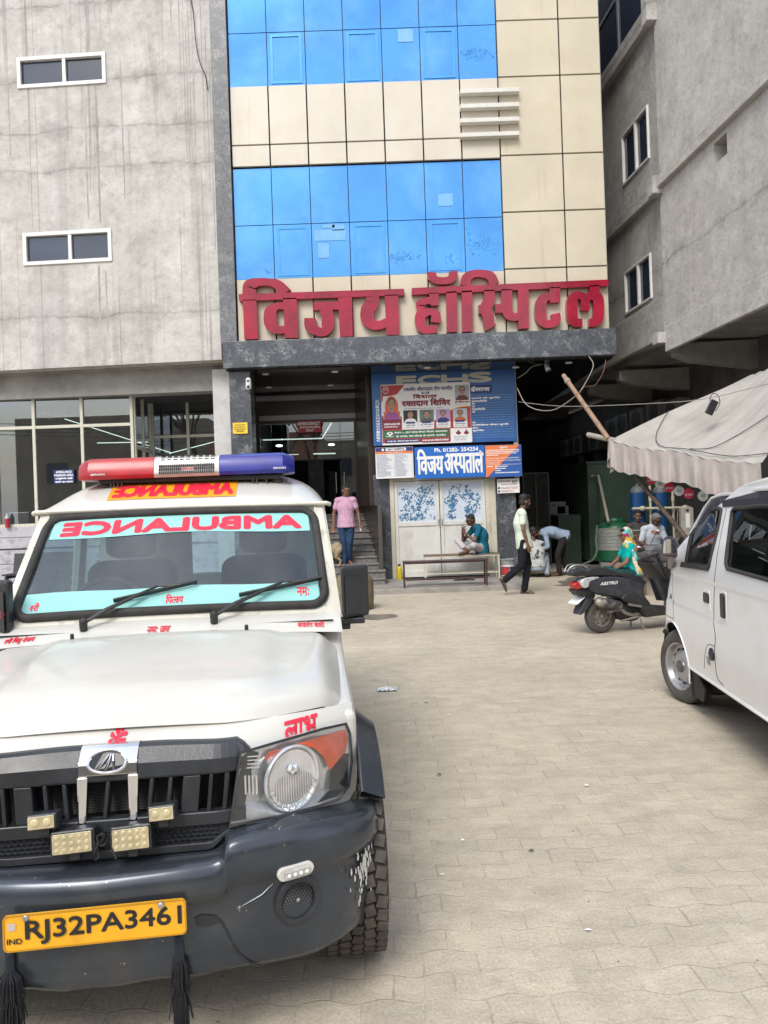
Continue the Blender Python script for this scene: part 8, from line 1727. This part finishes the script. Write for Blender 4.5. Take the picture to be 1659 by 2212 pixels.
for px, lb__ in ((1377.5, 'blue filter tank behind the man in the striped polo'), (1426, 'blue filter tank behind the rusty pipe')):
    c = at(px, 1100, 16.6); ft = thing('filter_tank', lb__, 'tank', (c.x, 16.6, .13)); m = MB(); z1 = at(px, 1064, 16.6).z-.13; m.lathe([(.15, 0), (.16, .03), (.16, z1)], 24); m.build('vessel', M('vessel_blue', (.006, .05, .155), .35, var=.15, vs=4) if 'vessel_blue' not in bpy.data.materials else bpy.data.materials['vessel_blue'], ft, smooth=40); m = MB(); m.lathe([(.161, z1), (.15, z1+.07), (.10, z1+.13), (.04, z1+.15), (.04, z1+.2)], 24); m.build('dome', M('dome_grey', (.10, .11, .12), .6, var=.2) if 'dome_grey' not in bpy.data.materials else bpy.data.materials['dome_grey'], ft, smooth=40)
    solo('pvc_pipe', 'upright cream pipe beside the '+lb__, 'pipe', pvc, lambda m: (m.tube([(c.x+.23, 16.45, .13), (c.x+.23, 16.45, at(px, 1050, 16.45).z)], .026, 8), m.tube([(c.x+.23, 16.45, at(px, 1083, 16.45).z), (c.x+.23, 16.45, at(px, 1072, 16.45).z)], .036, 8)), smooth=40)
c0, c1 = at(1365, 1099, 16.35), at(1490, 1096, 16.35); solo('pvc_pipe', 'horizontal cream manifold pipe in front of the blue filter tanks', 'pipe', pvc, lambda m: (m.tube([c0, c1], .03, 8), [m.ell(lerp(c0, c1, t), (.07, .06, .06)) for t in (.18, .48, .92)]), smooth=50)
eb = thing('meter_box', 'pale electrical box on the wall behind the van mirror', 'box', tuple(at(1485, 1125, 15.6))); m = MB(); m.b2((-.13, 0, -.32), (.13, .12, .28)); m.build('case', M('box_cream', (.36, .34, .29), .5, var=.12, vs=6), eb, bevel=.01); m = MB(); m.b2((-.04, -.004, -.14), (.05, -.001, .16)); m.build('label_plate', print_white, eb); m = MB(); m.ell((0, -.005, .22), (.03, .008, .03)); m.build('dial', black_letter, eb)
for k in range(3): cable('cable', 'thin cable hanging beside the meter box', [at(1458+6*k, 1100, 16), at(1452+11*k, 1130, 15.9), at(1470-5*k, 1155, 15.8), at(1450+8*k, 1180, 15.8)], .006, pale, 'cables beside the meter box')
# outdoor units along the inner wall
ac_b, ac_g = M('unit_beige', (.17, .16, .14), .5, var=.15, vs=4), M('unit_grille', (.05, .05, .048), .5, var=.2)
AC = thing('outdoor_unit', 'dusty air conditioner unit on the dark wall', 'air conditioner', (0, 0, 0), R(95), 'air conditioner units on the inner wall')
m = MB(); m.b2((-.42, -.15, 0), (.42, .15, .58)); m.build('case', ac_b, AC, bevel=.02); m = MB(); m.lathe([(.24, 0), (.25, .012), (.23, .016), (.06, .016), (.05, .0)], 24, Matrix.Translation((.0, -.15, .29)) @ Matrix.Rotation(R(90), 4, 'X'))
for k in range(10): g = k*.628; m.tube([(.06*math.cos(g), -.166, .29+.06*math.sin(g)), (.24*math.cos(g+.3), -.166, .29+.24*math.sin(g+.3))], .006, 4)
m.build('fan_grille', ac_g, AC); m = MB(); m.b2((-.35, -.1, -.04), (-.31, .2, 0)); m.b2((.31, -.1, -.04), (.35, .2, 0)); m.build('bracket', ac_g, AC)
AC.rotation_euler = (0, 0, R(-85)); first = True
for i, (px, py) in enumerate(((1460, 888), (1422, 890), (1384, 905), (1352, 915), (1290, 952), (1256, 960), (1226, 968), (1330, 925))):
    a_, b_ = ab(px, py); Y = 8.78/(a_+.087); o = AC if first else copy_tree(AC); first = False; o.location = (a_*Y, Y, CAM_Z+b_*Y-.3); o['label'] = 'dusty air conditioner unit on the dark wall'
mg = thing('mesh_gate', 'dark wire mesh gate inside the passage', 'gate', (3.6, 19.5, 0)); m = MB(); x0, x1 = at(1132, 1100, 19.5).x, at(1186, 1100, 19.5).x; z1 = at(1160, 1022, 19.5).z
for x in (x0, (x0+x1)/2, x1): m.b2((x-.02, 19.48, 0), (x+.02, 19.52, z1))
for z in (.05, 1.0, z1): m.b2((x0, 19.485, z-.02), (x1, 19.515, z+.02))
m.build('gate_frame', ac_g, mg, world=True); m = MB()
for k in range(22): x = lerp(x0, x1, k/21); m.tube([(x, 19.5, .05), (x, 19.5, z1)], .003, 4)
for k in range(60): z = lerp(.05, z1, k/59); m.tube([(x0, 19.5, z), (x1, 19.5, z)], .003, 4)
m.build('wire_mesh', steel, mg, world=True)
for (px0, py0, px1, py1), lb__ in (((1188, 1083, 1222, 1112), 'white appliance box deep inside the passage'), ((1205, 1092, 1228, 1180), 'grey upright appliance deep inside the passage')):
    a_, b_ = at(px0, py1, 20.5), at(px1, py0, 20.5); ap = thing('appliance', lb__, 'appliance', (a_.x, 20.5, a_.z)); m = MB(); m.b2((0, 0, 0), (b_.x-a_.x, .5, b_.z-a_.z)); m.build('case', M('appliance_grey', (.2, .21, .22), .5, var=.1) if 'appliance_grey' not in bpy.data.materials else bpy.data.materials['appliance_grey'], ap, bevel=.02); m = MB(); m.b2((.05, -.004, .7*(b_.z-a_.z)), (.16, -.001, .78*(b_.z-a_.z))); m.build('panel', black_letter, ap)
    if b_.z-a_.z < .5: solo('crate', 'dark crate under the white appliance box', 'crate', ac_g, lambda m: m.b2((a_.x, 20.5, 0), (b_.x, 21, a_.z-.01)), bevel=.01)
for k, (px, py, s) in enumerate(((1152, 1238, .16), (1163, 1236, .13), (1140, 1240, .12))): c = ground(px, py); solo('stone', 'rough grey stone lying beside the crouching man', 'stone', concrete_plain, lambda m: m.ell(c+V((0, .3, s*.4)), (s, s*.7, s*.6), nu=7, nv=5), 'stones beside the crouching man')
# ---- litter
white_l = M('paper_scrap', (.72, .72, .70), .6, var=.04)
def scrap(label, px, py, s, name='paper_scrap', mt=white_l, cat='litter', n=6):
    c = ground(px, py); s *= .62; r_ = random.Random(int(px*7+py))
    def f(m):
        P = [c+V((s*r_.uniform(.6, 1.2)*math.cos(k*6.283/n), s*.55*r_.uniform(.5, 1.2)*math.sin(k*6.283/n), .006+r_.uniform(0, s*.35))) for k in range(n)]; t = c+V((0, 0, s*.4+.008))
        m.add(P+[t], [[k, (k+1) % n, n] for k in range(n)])
    return solo(name, label, cat, mt, f)
def bag(m):
    c = ground(836, 1491); m.grid(lambda u, v: c+V(((u-.5)*.17, (v-.5)*.11, .012+.035*(noise.noise(V((u*4, v*4, 1)))+.5)*math.sin(math.pi*u)*math.sin(math.pi*v)+.012*noise.noise(V((u*11, v*11, 4))))), 14, 10)
solo('plastic_bag', 'crumpled clear plastic bag lying on the paving near the ambulance', 'litter', M('clear_film', (.55, .57, .58), .2, var=.2, vs=30, coat=.5), bag)
for px, py, s, lb__ in ((883, 1566, .022, 'white paper pellet on the paving, beyond the ambulance headlight'), (971, 1545, .022, 'thin white paper sliver right of the paper pellet'), (1267, 1699, .028, 'folded white paper strip left of the van wheel, near the middle of the yard'), (1277, 1545, .022, 'white paper strip directly left of the van front wheel'), (1408, 1493, .018, 'tiny white chip of paper under the front of the van'), (1270, 2012, .022, 'white paper corner scrap in the foreground at the lower right'), (955, 1892, .018, 'small curled white scrap near the ambulance tyre'), (1000, 1817, .02, 'pale crinkled scrap in the open foreground')): scrap(lb__, px, py, s)
leafm = M('dry_leaf', (.10, .07, .045), .7, var=.2)
for px, py, s, lb__ in ((768, 1283+12, .05, 'dry brown leaf beside the platform step'), (922, 1520, .03, 'dark leaf beyond the plastic bag'), (948, 1675, .03, 'dark leaf fragment in mid yard'), (1148, 1840, .026, 'brown leaf in the right foreground'), (1130, 1398, .03, 'dark twig scrap far out on the paving')): scrap(lb__, px, py, s, 'dry_leaf', leafm)
# ---- across the street, behind the camera: what the panes and paint reflect
ob = thing('street_building', 'orange and grey building across the street from the hospital', 'building', (-10, -17, 0)); wall_o = M('orange_wall', (.36, .19, .12), .8, var=.12, vs=1); wall_g = M('tan_wall', (.30, .26, .21), .8, var=.15, vs=1)
for x0, x1, h, mt in ((-24, -12, 8.5, wall_g), (-12, -4.5, 7.5, wall_o), (-4.5, 3, 6.8, wall_g), (3, 16, 5.5, wall_g), (16, 30, 8, wall_o)): m = MB(); m.b2((x0, -24, 0), (x1, -17, h)); m.build('block', mt, ob, world=True)
m = MB()
for x in (-22, -19, -15, -10.5, -7, -3.6, -.8, 6, 10, 19, 23):
    for z in (1.2, 4.2): m.b2((x, -16.99, z), (x+1.4, -16.95, z+1.3))
m.build('window', M_dark_glass, ob, world=True)
bark = M('dead_bark', (.09, .075, .06), .9, var=.3, vs=5)
def tree(x, y, h, sd):
    T = thing('tree', 'bare tree across the street', 'tree', (x, y, 0), group='bare trees across the street'); r_ = random.Random(sd); m = MB()
    def br(p, d, L, r, k):
        q = p+d*L*.5+V((r_.uniform(-.1, .1), r_.uniform(-.1, .1), 0))*L*.3; e = p+d*L+V((0, 0, .05*L)); m.tube([p, q, e], [r, r*.85, r*.65], 6)
        if k:
            for _ in range(2 if k < 3 else 3): dd = (d+V((r_.uniform(-.6, .6), r_.uniform(-.6, .6), r_.uniform(-.05, .35)))).normalized(); br(e, dd, L*r_.uniform(.55, .85), r*.6, k-1)
    br(V((0, 0, 0)), V((r_.uniform(-.15, .15), 0, 1)).normalized(), h*.36, .2, 4); m.build('trunk', bark, T)
for x, y, h, sd in ((-10, -9, 10, 1), (-7.2, -10, 11, 2), (-4, -11, 10, 3), (6, -12, 9, 4)): tree(x, y, h, sd)
for k, (x, z, w, h, mt) in enumerate(((-16.4, 2.4, 2.2, 3.2, print_yellow), (-13.6, 2.8, 2.4, 3.0, print_white))): solo('street_banner', ('yellow' if k == 0 else 'white')+' advertising banner across the street', 'banner', mt, lambda m: m.b2((x, -16.9, z), (x+w, -16.85, z+h)))
for k in range(4): cable('cable', 'overhead wire strung across the street behind the viewer', [(-22, -5-1.1*k, 6.2+.3*k), (-6, -5.2-1.1*k, 5.5+.3*k), (10, -5-1.1*k, 5.8+.3*k), (26, -5-1.1*k, 6.4+.3*k)], .02, None, 'overhead wires across the street')
